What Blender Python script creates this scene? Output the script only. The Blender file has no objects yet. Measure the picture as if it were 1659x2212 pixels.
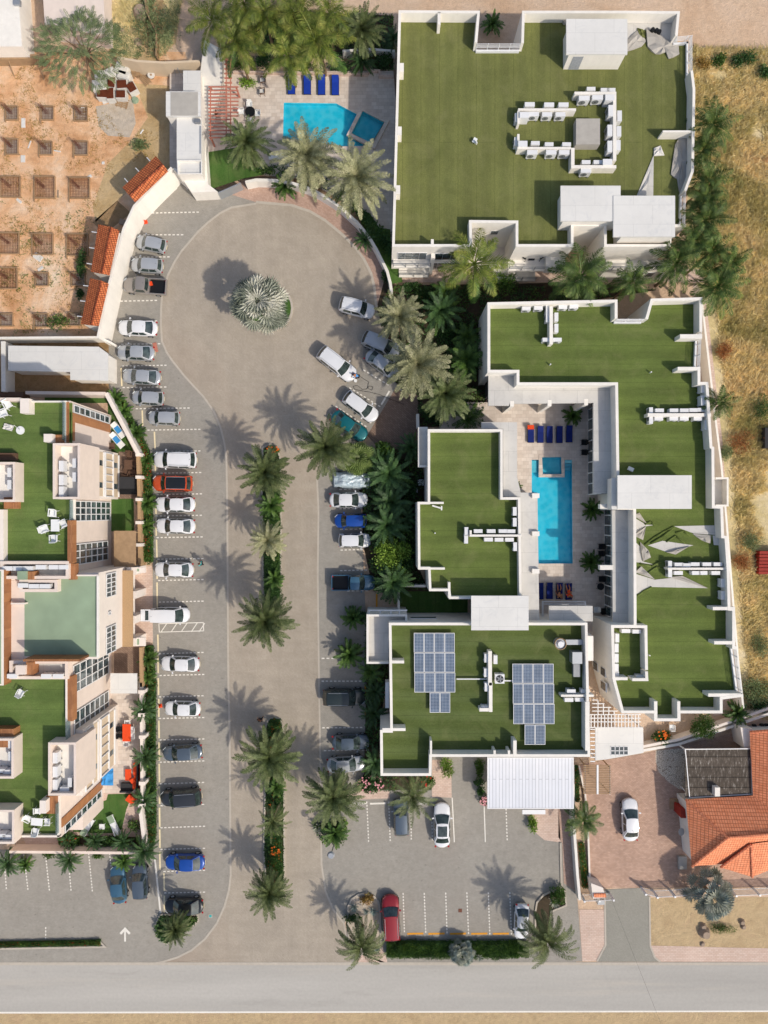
import bpy, math, random
from mathutils import Vector, noise
R=math.radians
random.seed(7)
sc=bpy.context.scene
COL=sc.collection
# ---------------------------------------------------------------- camera, sky, sun
S=0.054; H=80.0
cam=bpy.data.cameras.new('camera'); camo=bpy.data.objects.new('camera',cam); COL.objects.link(camo)
camo.location=(0,0,H); camo.rotation_euler=(0,0,0)
cam.sensor_fit='VERTICAL'; cam.sensor_height=24.0; cam.lens=24.0*H/(2*1106*S)
cam.clip_start=1; cam.clip_end=2000
sc.camera=camo
SUN_EL=R(43); sdir=Vector((math.cos(SUN_EL)*.765,-math.cos(SUN_EL)*.644,math.sin(SUN_EL)))
w=bpy.data.worlds.new('World'); sc.world=w; w.use_nodes=True
nt=w.node_tree; bg=nt.nodes['Background']; sky=nt.nodes.new('ShaderNodeTexSky'); sky.sky_type='NISHITA'; sky.sun_disc=False
sky.sun_elevation=SUN_EL; sky.sun_rotation=math.atan2(sdir.x,sdir.y); sky.air_density=1.0; sky.dust_density=2.5; sky.ozone_density=1.0
nt.links.new(sky.outputs[0],bg.inputs[0]); bg.inputs[1].default_value=0.15
sl=bpy.data.lights.new('sun','SUN'); sl.energy=3.25; sl.angle=R(1.2); sl.color=(1,.92,.80)
so=bpy.data.objects.new('sun',sl); COL.objects.link(so); so.rotation_euler=(-sdir).to_track_quat('-Z','Y').to_euler()
sc.view_settings.view_transform='Standard'; sc.view_settings.look='None'; sc.view_settings.exposure=0.0; sc.view_settings.gamma=1
# ---------------------------------------------------------------- coordinates
TI=[0,0]
def T(i,j): TI[0]=553.05*i; TI[1]=737.3*j
def D(x,y,z=0.0):
    k=S*(H-z)/H
    return Vector(((x-829.5)*k,-(y-1106)*k,z))
def P(x,y,z=0.0): return D(TI[0]+x/3.0,TI[1]+y/3.0,z)
def G(pts,z=0.0): return [P(x,y,z).xy for x,y in pts]
def GD(pts,z=0.0): return [D(x,y,z).xy for x,y in pts]
# ---------------------------------------------------------------- materials
def lin(h):
    c=[int(h[i:i+2],16)/255 for i in (0,2,4)]
    return tuple((v/12.92 if v<=.04045 else ((v+.055)/1.055)**2.4) for v in c)+(1,)
M={}
class NB:
    def __init__(s,name,rough=.8,metal=0,spec=.3):
        s.m=bpy.data.materials.new(name); s.m.use_nodes=True; s.t=s.m.node_tree; s.b=s.t.nodes['Principled BSDF']
        s.b.inputs['Roughness'].default_value=rough; s.b.inputs['Metallic'].default_value=metal
        s.b.inputs['Specular IOR Level'].default_value=spec
        s.pos=s.t.nodes.new('ShaderNodeNewGeometry').outputs['Position']; M[name]=s.m
    def n(s,t,**k):
        o=s.t.nodes.new(t)
        for a,v in k.items(): setattr(o,a,v)
        return o
    def l(s,a,b): s.t.links.new(a,b)
    def noise(s,scale,detail=3,rough=.6,vec=None,stretch=None,dist=0):
        v=vec or s.pos
        if stretch:
            mp=s.n('ShaderNodeMapping'); mp.inputs['Scale'].default_value=stretch; s.l(v,mp.inputs[0]); v=mp.outputs[0]
        o=s.n('ShaderNodeTexNoise'); o.inputs['Scale'].default_value=scale; o.inputs['Detail'].default_value=detail
        o.inputs['Roughness'].default_value=rough; o.inputs['Distortion'].default_value=dist; s.l(v,o.inputs['Vector']); return o.outputs['Fac']
    def ramp(s,f,stops):
        o=s.n('ShaderNodeValToRGB'); e=o.color_ramp.elements
        while len(e)<len(stops): e.new(.5)
        for x,(p,c) in zip(e,stops): x.position=p; x.color=lin(c) if isinstance(c,str) else (c,c,c,1)
        s.l(f,o.inputs[0]); return o.outputs[0]
    def mix(s,f,a,b,mode='MIX'):
        o=s.n('ShaderNodeMix',data_type='RGBA',blend_type=mode)
        for q,i in ((f,0),(a,6),(b,7)):
            if isinstance(q,(int,float)): o.inputs[i].default_value=q
            elif isinstance(q,str): o.inputs[i].default_value=lin(q)
            elif isinstance(q,tuple): o.inputs[i].default_value=q
            else: s.l(q,o.inputs[i])
        return o.outputs[2]
    def vary(s,c,amt,scale,detail=3,stretch=None):
        f=s.ramp(s.noise(scale,detail,stretch=stretch),[(.28,1-amt),(.72,1+amt)])
        return s.mix(1.0,c,f,'MULTIPLY')
    def bump(s,f,st=.4,d=.02):
        o=s.n('ShaderNodeBump'); o.inputs['Strength'].default_value=st; o.inputs['Distance'].default_value=d; s.l(f,o.inputs['Height']); s.l(o.outputs[0],s.b.inputs['Normal'])
    def base(s,c):
        if isinstance(c,str): s.b.inputs['Base Color'].default_value=lin(c)
        else: s.l(c,s.b.inputs['Base Color'])
    def col(s,c):
        o=s.n('ShaderNodeRGB'); o.outputs[0].default_value=lin(c); return o.outputs[0]
    def rot(s,a,sc=1):
        mp=s.n('ShaderNodeMapping'); mp.inputs['Rotation'].default_value=(0,0,a); mp.inputs['Scale'].default_value=(sc,sc,sc); s.l(s.pos,mp.inputs[0]); return mp.outputs[0]
    def brick(s,a,b,mortar,w,h,ms=.015,rot=0,off=.5):
        o=s.n('ShaderNodeTexBrick',offset=off); s.l(s.rot(rot),o.inputs[0])
        for k,v in ((1,lin(a)),(2,lin(b)),(3,lin(mortar))): o.inputs[k].default_value=v
        o.inputs['Scale'].default_value=1; o.inputs['Mortar Size'].default_value=ms; o.inputs['Brick Width'].default_value=w; o.inputs['Row Height'].default_value=h
        o.inputs['Mortar Smooth'].default_value=.3
        return o.outputs[0],o.outputs[1]
def simple(name,c,rough=.7,amt=.06,scale=1.5,metal=0,spec=.3,detail=4,amt2=0.04,s2=.25):
    b=NB(name,rough,metal,spec); q=b.vary(b.col(c),amt,scale,detail)
    if amt2: q=b.vary(q,amt2,s2,2)
    b.base(q); return b
# light & dark fabrics, plaster, metals
b=NB('white_plaster',.85); c=b.vary(b.col('e1dcd3'),.03,2.2,4); c=b.vary(c,.05,.25,3); c=b.vary(c,.05,1.4,5,stretch=(1,1,.12)); o=b.noise(1.1,6,.75); c=b.mix(b.ramp(o,[(.58,0.0),(.72,.3)]),c,'b3ab9e'); b.base(c)
simple('cream_plaster','ded4ca',.85,.04,1.6)
simple('pink_plaster','d8c9bd',.85,.05,1.2)
simple('tan_plaster','c9b69c',.85,.05,1.2)
b=NB('screed',.8); c=b.vary(b.col('c3c0ba'),.05,.7,4); o=b.noise(.9,7,.75,dist=.5); c=b.mix(b.ramp(o,[(.5,0.0),(.7,.4)]),c,'a09e9a'); s_,_=b.brick('ffffff','f6f6f6','d4d4d4',3.0,2.2,.02); b.base(b.mix(.8,c,s_,'MULTIPLY'))
b=NB('pale_roof',.6); c=b.vary(b.col('d4d2cd'),.03,1.0,4); c=b.vary(c,.05,.2,4); o=b.noise(.8,7,.75,dist=.6); c=b.mix(b.ramp(o,[(.52,0.0),(.7,.35)]),c,'aeb0b3'); s_,_=b.brick('ffffff','fbfbfb','dcdcdc',4.0,2.0,.02); b.base(b.mix(.7,c,s_,'MULTIPLY'))
simple('pale_green_roof','8b9d83',.8,.07,.5,amt2=.09)
simple('concrete','a7a29a',.9,.08,1.5)
simple('kerb','b2a99c',.9,.08,2.5)
simple('soil','443a2c',.95,.25,2)
simple('white_metal','d8d8d8',.4,.02,2,spec=.5)
simple('grey_metal','85888c',.45,.06,3,metal=.4,spec=.5)
simple('galvanised','a5a9ad',.4,.06,2,metal=.5,spec=.5)
simple('black_plastic','17181a',.5,.1,4)
simple('rubber','121212',.8,.1,4)
simple('blue_fabric','12369a',.85,.1,3)
simple('navy_fabric','0c2064',.85,.1,3)
simple('sky_blue_cloth','3b8cc9',.7,.15,3)
simple('orange_fabric','d9481c',.8,.08,3)
simple('white_plastic','dedfdd',.5,.03,3)
simple('brown_wicker','5f4738',.8,.15,8)
simple('charcoal_fabric','333335',.85,.1,4)
simple('skin','a9714f',.6,.05,6)
simple('hair','1c1512',.8,.1,6)
simple('teal_cloth','37a3a5',.8,.05,6)
simple('dark_cloth','23252b',.85,.05,6)
simple('terracotta','b47462',.75,.14,3)
simple('roof_brown','5c2a16',.9,.25,6)
simple('white_sack','cdcac4',.8,.1,3)
simple('timber','9c8163',.85,.15,2)
simple('rebar','6e4636',.8,.2,6)
simple('rusty_red','8e2b20',.7,.1,3)
simple('orange_cone','e2491f',.6,.05,3)
simple('grey_rock','9a8775',.9,.2,1.5)
simple('trunk','75614a',.95,.2,6)
simple('orange_flower','d4651f',.8,.2,8)
simple('red_flower','b02a22',.8,.2,8)
simple('pink_flower','d99aa0',.8,.2,8)
simple('line_white','ded9cf',.8,.08,5)
simple('line_cream','e3d3ae',.8,.08,5)
simple('line_orange','d7952f',.8,.1,5)
simple('wicker_fence','a88a67',.9,.15,8)
b=NB('door_grey',.6); b.base(b.ramp(b.noise(6,2,stretch=(1,8,1)),[(.3,'8b8f95'),(.7,'a0a3a8')]))
b=NB('wood_deck',.7); c,f=b.brick('9a7354','86624a','5e4432',1.6,.14,.012); b.base(b.vary(c,.12,2)); 
b=NB('wood_clad',.6); c,f=b.brick('a3724c','8f603f','71492f',.9,.12,.008,rot=R(90)); b.base(b.vary(c,.14,1.2))
def turf(name,base,dark,ang,period,amt=.1):
    b=NB(name,.95,spec=.1)
    wv=b.n('ShaderNodeTexWave',wave_type='BANDS',bands_direction='X'); b.l(b.rot(ang),wv.inputs[0]); wv.inputs['Scale'].default_value=.314/period*1.0; wv.inputs['Distortion'].default_value=1.2; wv.inputs['Detail'].default_value=1; wv.inputs['Detail Scale'].default_value=.4
    f=b.ramp(wv.outputs[1],[(.2,.0),(.8,1.0)])
    c=b.mix(f,base,dark); c=b.vary(c,amt,.35,5); c=b.vary(c,.07,.09,3)
    st=(1,.12,1) if abs(ang)<.5 else (.12,1,1)
    c=b.vary(c,.08,5,4,stretch=st); c=b.vary(c,.14,9,3); c=b.vary(c,.22,22,2)
    br,_=b.brick('ffffff','f4f4f4','b9b9b9',40,2.0 if name!='x' else 2,.03,rot=ang+R(90))
    c=b.mix(.55,c,br,'MULTIPLY'); o=b.noise(.4,6,.7,dist=.5); c=b.mix(b.ramp(o,[(.5,0.0),(.72,.3)]),c,'82805a'); o=b.noise(.22,5,.7,dist=.8); c=b.mix(b.ramp(o,[(.56,0.0),(.75,.3)]),c,'3f4a26'); b.base(c); b.bump(b.noise(25,2),.6,.03)
turf('turf_large','6c7041','666a3e',0,2.0)
turf('turf_roof','606e39','596635',R(90),2.0)
turf('turf_solar','58643a','515d32',R(90),2.0)
turf('turf_left','62753f','5a6d3a',R(90),2.2)
turf('turf_lawn','4a6532','43602d',0,1.5)
b=NB('drive_pavers',.85); gx=b.n('ShaderNodeMapping'); gx.inputs['Location'].default_value=(12.9,-26.2,0); b.l(b.pos,gx.inputs[0]); rg=b.n('ShaderNodeTexWave',wave_type='RINGS',rings_direction='Z'); b.l(gx.outputs[0],rg.inputs[0]); rg.inputs['Scale'].default_value=.22; rg.inputs['Distortion'].default_value=4; rg.inputs['Detail'].default_value=4; rg.inputs['Detail Scale'].default_value=.6; ringf=b.ramp(rg.outputs[1],[(.2,.975),(.8,1.01)]); c,f=b.brick('aba092','a19788','93897b',.22,.11,.012,rot=R(45))
c=b.mix(.8,c,ringf,'MULTIPLY'); c=b.vary(c,.09,.09,5); c=b.vary(c,.07,.6,4); s_=b.noise(.05,4,dist=.5); c=b.mix(b.ramp(s_,[(.52,0.0),(.68,.35)]),c,'94806f'); c=b.vary(c,.07,.5,4,stretch=(1,.06,1)); o=b.noise(2.0,4,.7); c=b.mix(b.ramp(o,[(.64,0.0),(.72,.4)]),c,'6f655c'); b.base(c); b.bump(f,.3,.01)
b=NB('bay_pavers',.85); c,f=b.brick('9f9a91','959087','837e75',.2,.1,.012)
c=b.vary(c,.08,.12,4); c=b.vary(c,.08,1.4,4); o=b.noise(2.2,4,.7); c=b.mix(b.ramp(o,[(.62,0.0),(.70,.5)]),c,'5f5954'); o=b.noise(.11,4,.6,dist=.6); c=b.mix(b.ramp(o,[(.5,0.0),(.7,.25)]),c,'857a70'); b.base(c); b.bump(f,.3,.01)
b=NB('walk_pavers',.85); c,f=b.brick('bb9f8f','ab8d7c','957d70',.24,.12,.014,rot=R(30)); b.base(b.vary(b.vary(c,.1,.5,4),.08,.1,3))
b=NB('pink_paving',.85); c,f=b.brick('cdb7a8','c3a999','ab9384',.4,.2,.014); b.base(b.vary(c,.08,.4,4))
b=NB('drive_brick',.85); c,f=b.brick('bc9d8a','aa8b78','9a8070',.3,.15,.016); c=b.vary(c,.14,.35,5); c=b.vary(c,.1,2.5,3); b.base(c); b.bump(f,.3,.01)
b=NB('brown_pavers',.85); c,f=b.brick('8a7465','7a6557','675549',.4,.2,.016,rot=R(40)); b.base(b.vary(c,.1,.5,4))
b=NB('travertine',.7); c,f=b.brick('d2c6ba','c1b3a6','b0a396',.62,.42,.012,off=.37); c=b.vary(c,.08,1.3,4); c=b.vary(c,.06,.2,3); b.base(c)
b=NB('cobble',.9); v=b.n('ShaderNodeTexVoronoi',feature='DISTANCE_TO_EDGE'); v.inputs['Scale'].default_value=5; b.l(b.pos,v.inputs['Vector']); b.base(b.mix(b.ramp(v.outputs[0],[(.03,0.0),(.09,1.0)]),'8b7a68',b.vary(b.col('d6cab8'),.1,.6)))
b=NB('asphalt',.9); c=b.vary(b.col('a9a59e'),.10,.12,5,stretch=(.15,1,1)); c=b.vary(c,.05,3,4); o=b.noise(.5,6,.75,dist=.6,stretch=(.3,1,1)); c=b.mix(b.ramp(o,[(.56,0.0),(.72,.35)]),c,'8f8a83'); o=b.noise(.3,5,.7,stretch=(.08,1.6,1)); c=b.mix(b.ramp(o,[(.55,0.0),(.75,.4)]),c,'c4b8a6'); c=b.vary(c,.06,.5,3,stretch=(.05,1,1)); b.base(c); b.bump(b.noise(20,2),.2,.01)
b=NB('grey_drive',.9); c,f=b.brick('969389','8d8a80','7f7c73',.2,.1,.012,rot=R(45)); b.base(b.vary(c,.05,.3,4))
def sand(name,a,bb,c3,sc=.25):
    b=NB(name,.95,spec=.1); f=b.noise(sc,7,.65,dist=.4); c=b.ramp(f,[(.3,a),(.5,bb),(.72,c3)]); c=b.vary(c,.1,1.6,6); c=b.vary(c,.1,9,3); b.base(c); b.bump(b.noise(2.5,7,.75),1.0,.16); return b
sand('sand_road','bd9d80','c9ae94','ceb8a4',.12)
sand('orange_soil','b88458','d8ad86','e6d0b6',.22)
sand('dry_soil','a98c61','bda37a','c5ae8b',.3)
sand('verge_sand','ae9674','bca581','b49a7b',.4)
sand('field_soil','a89a6c','c4b386','dccdb0',.18)
sand('cement_patch','b5a48f','c0b3a2','a89d90',.5)
sand('gravel_soil','83684a','9b7f5e','74603f',.6)
def leafm(name,a,bb,c3,rough=.55,sc=1.1):
    b=NB(name,rough,spec=.35)
    oi=b.n('ShaderNodeObjectInfo'); tc=b.n('ShaderNodeTexCoord')
    f=b.noise(sc,3,vec=tc.outputs['Object']); c=b.ramp(f,[(.3,a),(.5,bb),(.7,c3)])
    f2=b.noise(14,1,vec=tc.outputs['Object']); c=b.mix(1.0,c,b.ramp(f2,[(.3,.55),(.7,1.4)]),'MULTIPLY')
    c=b.mix(1.0,c,b.ramp(oi.outputs['Random'],[(0,.82),(1,1.15)]),'MULTIPLY')
    b.base(c); b.b.inputs['Transmission Weight'].default_value=0
    tr=b.n('ShaderNodeBsdfTranslucent'); b.l(c,tr.inputs[0]); mx=b.n('ShaderNodeMixShader'); mx.inputs[0].default_value=.22
    b.l(b.b.outputs[0],mx.inputs[1]); b.l(tr.outputs[0],mx.inputs[2]); b.l(mx.outputs[0],b.t.nodes['Material Output'].inputs[0]); return b
leafm('date_frond','3f4c28','5f6c3e','858b5e')
leafm('date_pale','686c4a','92926c','b3af8c')
leafm('coco_frond','40561f','6c792f','98984c')
leafm('coco_dark','3b5023','566e34','7d8c46')
leafm('areca_frond','2f4a20','4b6a2c','6c8a3a')
leafm('dark_frond','2c4524','405e34','5a7842')
leafm('silver_fan','7f8678','adb1a0','d0cfc0')
leafm('silver_dark','5f675a','848b7c','a3a797')
leafm('silver_pale','a3a898','cac9ba','e0ddcf')
leafm('blue_fan','70827f','98a6a0','bcc4b8')
leafm('green_fan','5b7238','7d9050','9cab6c')
leafm('leaf_dark','2b4420','3e6030','577a3a')
leafm('leaf_mid','35511f','4a6a2a','6a8638')
leafm('leaf_bright','587a2a','7b9a3a','9ab24e')
leafm('leaf_grey','62734c','7b8a5c','98a274',sc=.5)
leafm('dry_leaf','8a6a38','a88a4a','7d7a3c')
b=NB('dry_grass',.8,spec=.15); f=b.noise(.16,5,.7,dist=.5); tr=b.n('ShaderNodeBsdfTranslucent'); mx=b.n('ShaderNodeMixShader'); mx.inputs[0].default_value=.35; b.l(b.b.outputs[0],mx.inputs[1]); b.l(tr.outputs[0],mx.inputs[2]); b.l(mx.outputs[0],b.t.nodes['Material Output'].inputs[0]); c=b.ramp(f,[(.28,'b0ae78'),(.38,'d6ca94'),(.5,'eddfb2'),(.63,'f5e4ba'),(.78,'e0b48a')]); c=b.vary(c,.22,1.7,4); b.base(c); b.l(c,tr.inputs[0])
b=NB('dry_bush',.85); b.base(b.ramp(b.noise(1.5,3),[(.3,'7c4a28'),(.7,'b07848')]))
# pool: tiled basin and clear water
def pooltile(name,a,bb):
    b=NB(name,.35); c,f=b.brick(a,bb,bb,.12,.12,.008,off=0)
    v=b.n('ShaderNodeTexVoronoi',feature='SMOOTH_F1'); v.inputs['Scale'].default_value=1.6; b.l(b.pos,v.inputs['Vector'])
    c=b.vary(c,.1,.35,3); b.base(b.mix(b.ramp(v.outputs[0],[(.25,0.0),(.6,.28)]),c,'9fe9ee'))  # pale cell network: water caustics painted into the tile colour
pooltile('pool_tile','3ccfe2','33c6dc'); pooltile('spa_tile','46c8d4','3abccb'); pooltile('step_tile','86cfd6','72c6d0')
b=NB('water',.03,spec=.5); b.b.inputs['Base Color'].default_value=(.55,.92,1,1); b.b.inputs['Transmission Weight'].default_value=1; b.b.inputs['IOR'].default_value=1.33; b.bump(b.noise(3,3),.05,.02)
tr=b.n('ShaderNodeBsdfTransparent'); tr.inputs[0].default_value=(.72,.94,.98,1); gl=b.n('ShaderNodeBsdfGlossy'); gl.inputs['Roughness'].default_value=.05
fr=b.n('ShaderNodeFresnel'); fr.inputs[0].default_value=1.33; mx=b.n('ShaderNodeMixShader'); b.l(fr.outputs[0],mx.inputs[0]); b.l(tr.outputs[0],mx.inputs[1]); b.l(gl.outputs[0],mx.inputs[2]); b.l(mx.outputs[0],b.t.nodes['Material Output'].inputs[0])
b=NB('glass',.06,spec=.9); b.base(b.ramp(b.noise(.7,3),[(.35,'1c2326'),(.65,'4c5759')]))
b=NB('facade_glass',.08,spec=1.0); b.base(b.ramp(b.noise(.9,4,stretch=(1,1,2)),[(.35,'1c282d'),(.52,'36464c'),(.68,'6d797b')]))
b=NB('car_glass',.05,spec=.9); b.base(b.ramp(b.noise(1.5,2),[(.3,'1a2424'),(.7,'45524f')]))
b=NB('clear_rail',.05,spec=.8); tr=b.n('ShaderNodeBsdfTransparent'); tr.inputs[0].default_value=(.8,.86,.86,1); mx=b.n('ShaderNodeMixShader'); mx.inputs[0].default_value=.25; b.l(tr.outputs[0],mx.inputs[1]); b.l(b.b.outputs[0],mx.inputs[2]); b.l(mx.outputs[0],b.t.nodes['Material Output'].inputs[0]); b.base('8fa0a0')
b=NB('plastic_sheet',.15,spec=.9); b.base(b.ramp(b.noise(3,5,.7),[(.35,'9db2bc'),(.65,'d0dbe0')])); b.bump(b.noise(4,4),1,.1)
b=NB('solar_cell',.25,spec=.5); c,f=b.brick('3b4c64','44566e','a3adb8',.157,.157,.014,off=0); b.base(b.vary(c,.16,.9,4))
b=NB('corrugated',.5,spec=.4); c,f=b.brick('d3d5db','cdd0d7','a5a8ae',30,.37,.03,rot=R(90)); b.base(b.vary(c,.03,.6)); b.bump(f,.5,.03)
b=NB('dark_corrugated',.9); f=b.noise(3,6,.8,stretch=(1.6,.35,1)); c=b.ramp(f,[(.4,'474039'),(.56,'5d544b'),(.66,'a39e97')]); w2,_=b.brick('ffffff','e8e8e8','9c9c9c',30,1.15,.06); b.base(b.mix(1.0,c,w2,'MULTIPLY'))
def tilem(name,a,bb,gap,rot=0,r=.32,wd=.28,amt=.1):
    b=NB(name,.75); c,f=b.brick(a,bb,gap,wd,r,.028,rot=rot,off=0); b.base(b.vary(b.vary(c,amt,1.5,4),.06,6,3)); b.bump(f,.8,.05)
tilem('tile_orange_ew','ee9a70','e48b60','b26645'); tilem('tile_orange_ns','ee9a70','e48b60','b26645',rot=R(90))
tilem('ridge_orange','e08f6a','d4805a','b0654a')
tilem('tile_brown','9a5030','7b3820','4f2012',rot=R(15),amt=.18)
def paint(name,c,metal=.0,rough=.28): 
    b=NB(name,rough,metal,.5); b.base(b.vary(b.col(c),.03,1.0)); b.b.inputs['Coat Weight'].default_value=.6; b.b.inputs['Coat Roughness'].default_value=.06
for n_,c_,m_ in (('white','d6d7d9',0),('silver','b3b6b9',.35),('grey','5b6064',.35),('charcoal','34373a',.3),('black','1b1e20',.2),('green_black','26302f',.25),('blue','15479a',.2),('steel_blue','40667d',.35),('red','8d1f26',.2),('orange','c24a22',.1),('beige','97908a',.35),('teal','0d666c',.3),('slate','55616d',.35)): paint('paint_'+n_,c_,m_)
simple('headlamp','c9cfd2',.15,.02,3,spec=.9)
b=NB('tail_lamp',.25,spec=.6); b.base('a3161a')
# ---------------------------------------------------------------- mesh builder
class MB:
    def __init__(s): s.v=[]; s.f=[]; s.mi=[]; s.cur=0
    def face(s,idx): s.f.append(idx); s.mi.append(s.cur)
    def add(s,vs,fs):
        k=len(s.v); s.v+= [tuple(v) for v in vs]
        for f in fs: s.face([k+i for i in f])
        return s
    def prism(s,poly,z0,z1,bottom=False):
        a=sum(poly[i][0]*poly[(i+1)%len(poly)][1]-poly[(i+1)%len(poly)][0]*poly[i][1] for i in range(len(poly)))
        if a<0: poly=poly[::-1]
        n=len(poly); vs=[(p[0],p[1],z0) for p in poly]+[(p[0],p[1],z1) for p in poly]
        fs=[[i,(i+1)%n,n+(i+1)%n,n+i] for i in range(n)]+[list(range(n,2*n))]
        if bottom: fs.append(list(range(n))[::-1])
        return s.add(vs,fs)
    def flat(s,poly,z):
        a=sum(poly[i][0]*poly[(i+1)%len(poly)][1]-poly[(i+1)%len(poly)][0]*poly[i][1] for i in range(len(poly)))
        if a<0: poly=poly[::-1]
        return s.add([(p[0],p[1],z) for p in poly],[list(range(len(poly)))])
    def box(s,x0,y0,x1,y1,z0,z1):
        if x0>x1:x0,x1=x1,x0
        if y0>y1:y0,y1=y1,y0
        return s.prism([(x0,y0),(x1,y0),(x1,y1),(x0,y1)],z0,z1,True)
    def obox(s,c,l,w,z0,z1,a):
        ca,sa=math.cos(a),math.sin(a); q=[(-l/2,-w/2),(l/2,-w/2),(l/2,w/2),(-l/2,w/2)]
        return s.prism([(c[0]+x*ca-y*sa,c[1]+x*sa+y*ca) for x,y in q],z0,z1,True)
    def path(s,pts,t,z0,z1,closed=False,side=0):
        # a wall of thickness t along pts, mitred
        n=len(pts); pts=[Vector((p[0],p[1])) for p in pts]; L=[];Rr=[]
        for i in range(n):
            a=pts[i-1] if (i>0 or closed) else None; c=pts[(i+1)%n] if (i<n-1 or closed) else None; p=pts[i]
            d1=(p-a).normalized() if a is not None else (c-p).normalized(); d2=(c-p).normalized() if c is not None else d1
            n1=Vector((-d1.y,d1.x)); n2=Vector((-d2.y,d2.x)); m=(n1+n2)
            if m.length<.2: m=n1
            m.normalize(); k=1/max(.4,m.dot(n1))
            L.append(p+m*k*t*(.5+side)); Rr.append(p-m*k*t*(.5-side))
        m_=n if closed else n-1; k=len(s.v)
        for i in range(n):
            for q in (Rr[i],L[i]):
                for z in (z0,z1): s.v.append((q.x,q.y,z))
        def id(i,sd,h): return k+(i%n)*4+sd*2+h
        for i in range(m_):
            s.face([id(i,0,1),id(i+1,0,1),id(i+1,1,1),id(i,1,1)])
            s.face([id(i,0,0),id(i+1,0,0),id(i+1,0,1),id(i,0,1)])
            s.face([id(i,1,1),id(i+1,1,1),id(i+1,1,0),id(i,1,0)])
        if not closed:
            s.face([id(0,0,0),id(0,0,1),id(0,1,1),id(0,1,0)]); e=n-1
            s.face([id(e,1,0),id(e,1,1),id(e,0,1),id(e,0,0)])
        return s
    def tube(s,a,b,r,n=6,r2=None):
        a=Vector(a); b=Vector(b); r2=r if r2 is None else r2; d=(b-a).normalized(); u=d.orthogonal().normalized(); v=d.cross(u); k=len(s.v)
        for c,rr in ((a,r),(b,r2)):
            for i in range(n): s.v.append(tuple(c+(u*math.cos(2*math.pi*i/n)+v*math.sin(2*math.pi*i/n))*rr))
        for i in range(n): s.face([k+i,k+(i+1)%n,k+n+(i+1)%n,k+n+i])
        s.face([k+n+i for i in range(n)]); s.face([k+n-1-i for i in range(n)]); return s
    def cyl(s,c,r,z0,z1,n=20,r2=None): return s.tube((c[0],c[1],z0),(c[0],c[1],z1),r,n,r2)
    def build(s,name,mat,parent=None,smooth=False):
        mats=mat if isinstance(mat,(list,tuple)) else [mat]
        if parent is not None: o_=Vector(parent['_w']) if '_w' in parent else Vector(parent.location)
        else:
            xs=[v[0] for v in s.v]; ys=[v[1] for v in s.v]; zs=[v[2] for v in s.v]
            o_=Vector(((min(xs)+max(xs))/2,(min(ys)+max(ys))/2,min(zs)))
        me=bpy.data.meshes.new(name); me.from_pydata([(v[0]-o_.x,v[1]-o_.y,v[2]-o_.z) for v in s.v],[],s.f)
        for m in mats: me.materials.append(M[m] if isinstance(m,str) else m)
        if len(mats)>1: me.polygons.foreach_set('material_index',s.mi)
        if smooth: me.polygons.foreach_set('use_smooth',[True]*len(me.polygons))
        me.update(); o=bpy.data.objects.new(name,me); COL.objects.link(o)
        if parent is None: o.location=o_
        else: o.parent=parent; o['_w']=list(o_)
        return o
def tag(o,label=None,cat=None,group=None,kind=None):
    if label: o['label']=label
    if cat: o['category']=cat
    if group: o['group']=group
    if kind: o['kind']=kind
    return o
def thing(name,label,cat,loc=(0,0,0),group=None,rz=0):
    o=bpy.data.objects.new(name,None); COL.objects.link(o); o.location=loc; o.rotation_euler=(0,0,rz); o.empty_display_size=.3
    return tag(o,label,cat,group)
def sheet(name,poly,z,mat,kind='structure'): return tag(MB().flat(poly,z).build(name,mat),kind=kind)
KIDS={}
def copy_tree(o,parent=None):
    c=o.copy(); COL.objects.link(c); c.parent=parent
    for ch in KIDS.get(o.name,None) or list(o.children): copy_tree(ch,c)
    return c
def place(proto,loc,rz=0,sc=1,label=None,group=None,first=[set()]):
    if proto.name not in first[0]: o=proto; first[0].add(proto.name)
    else: o=copy_tree(proto)
    o.location=loc; o.rotation_euler=(0,0,rz); o.scale=(sc,sc,sc) if not isinstance(sc,tuple) else sc
    if label: o['label']=label
    if group: o['group']=group
    return o
ORD='first second third fourth fifth sixth seventh eighth ninth tenth eleventh twelfth'.split()
# ================================================================ SETTING (sheets each 4 mm above the one below)
sheet('ground',[(-400,-400),(400,-400),(400,400),(-400,400)],0,'sand_road')
sheet('construction_ground',GD([(-900,118),(150,112),(400,112),(420,180),(385,240),(395,400),(300,540),(240,700),(240,742),(-900,742)]),.004,'orange_soil')
T(0,0)
sheet('cement_patch',G([(620,690),(860,640),(880,800),(840,890),(700,880),(640,820)]),.008,'cement_patch')
sheet('dirt_patch',G([(870,540),(1150,560),(1150,1090),(900,1180),(720,1340),(620,1440),(600,1340),(700,1060),(860,900),(960,760)]),.008,'dry_soil')
sheet('pale_yard',G([(600,1440),(760,1300),(850,1380),(700,1500),(640,1480)]),.008,'gravel_soil')
sheet('scrub_ground',G([(690,0),(1180,0),(1140,280),(1010,400),(700,380),(720,220)]),.008,'dry_soil')
sheet('field_ground',GD([(1490,112),(1660,130),(2600,120),(2600,1500),(1700,1520),(1604,1560),(1600,1500),(1585,1300),(1560,950),(1520,650),(1480,560),(1490,300)]),.004,'field_soil')
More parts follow.
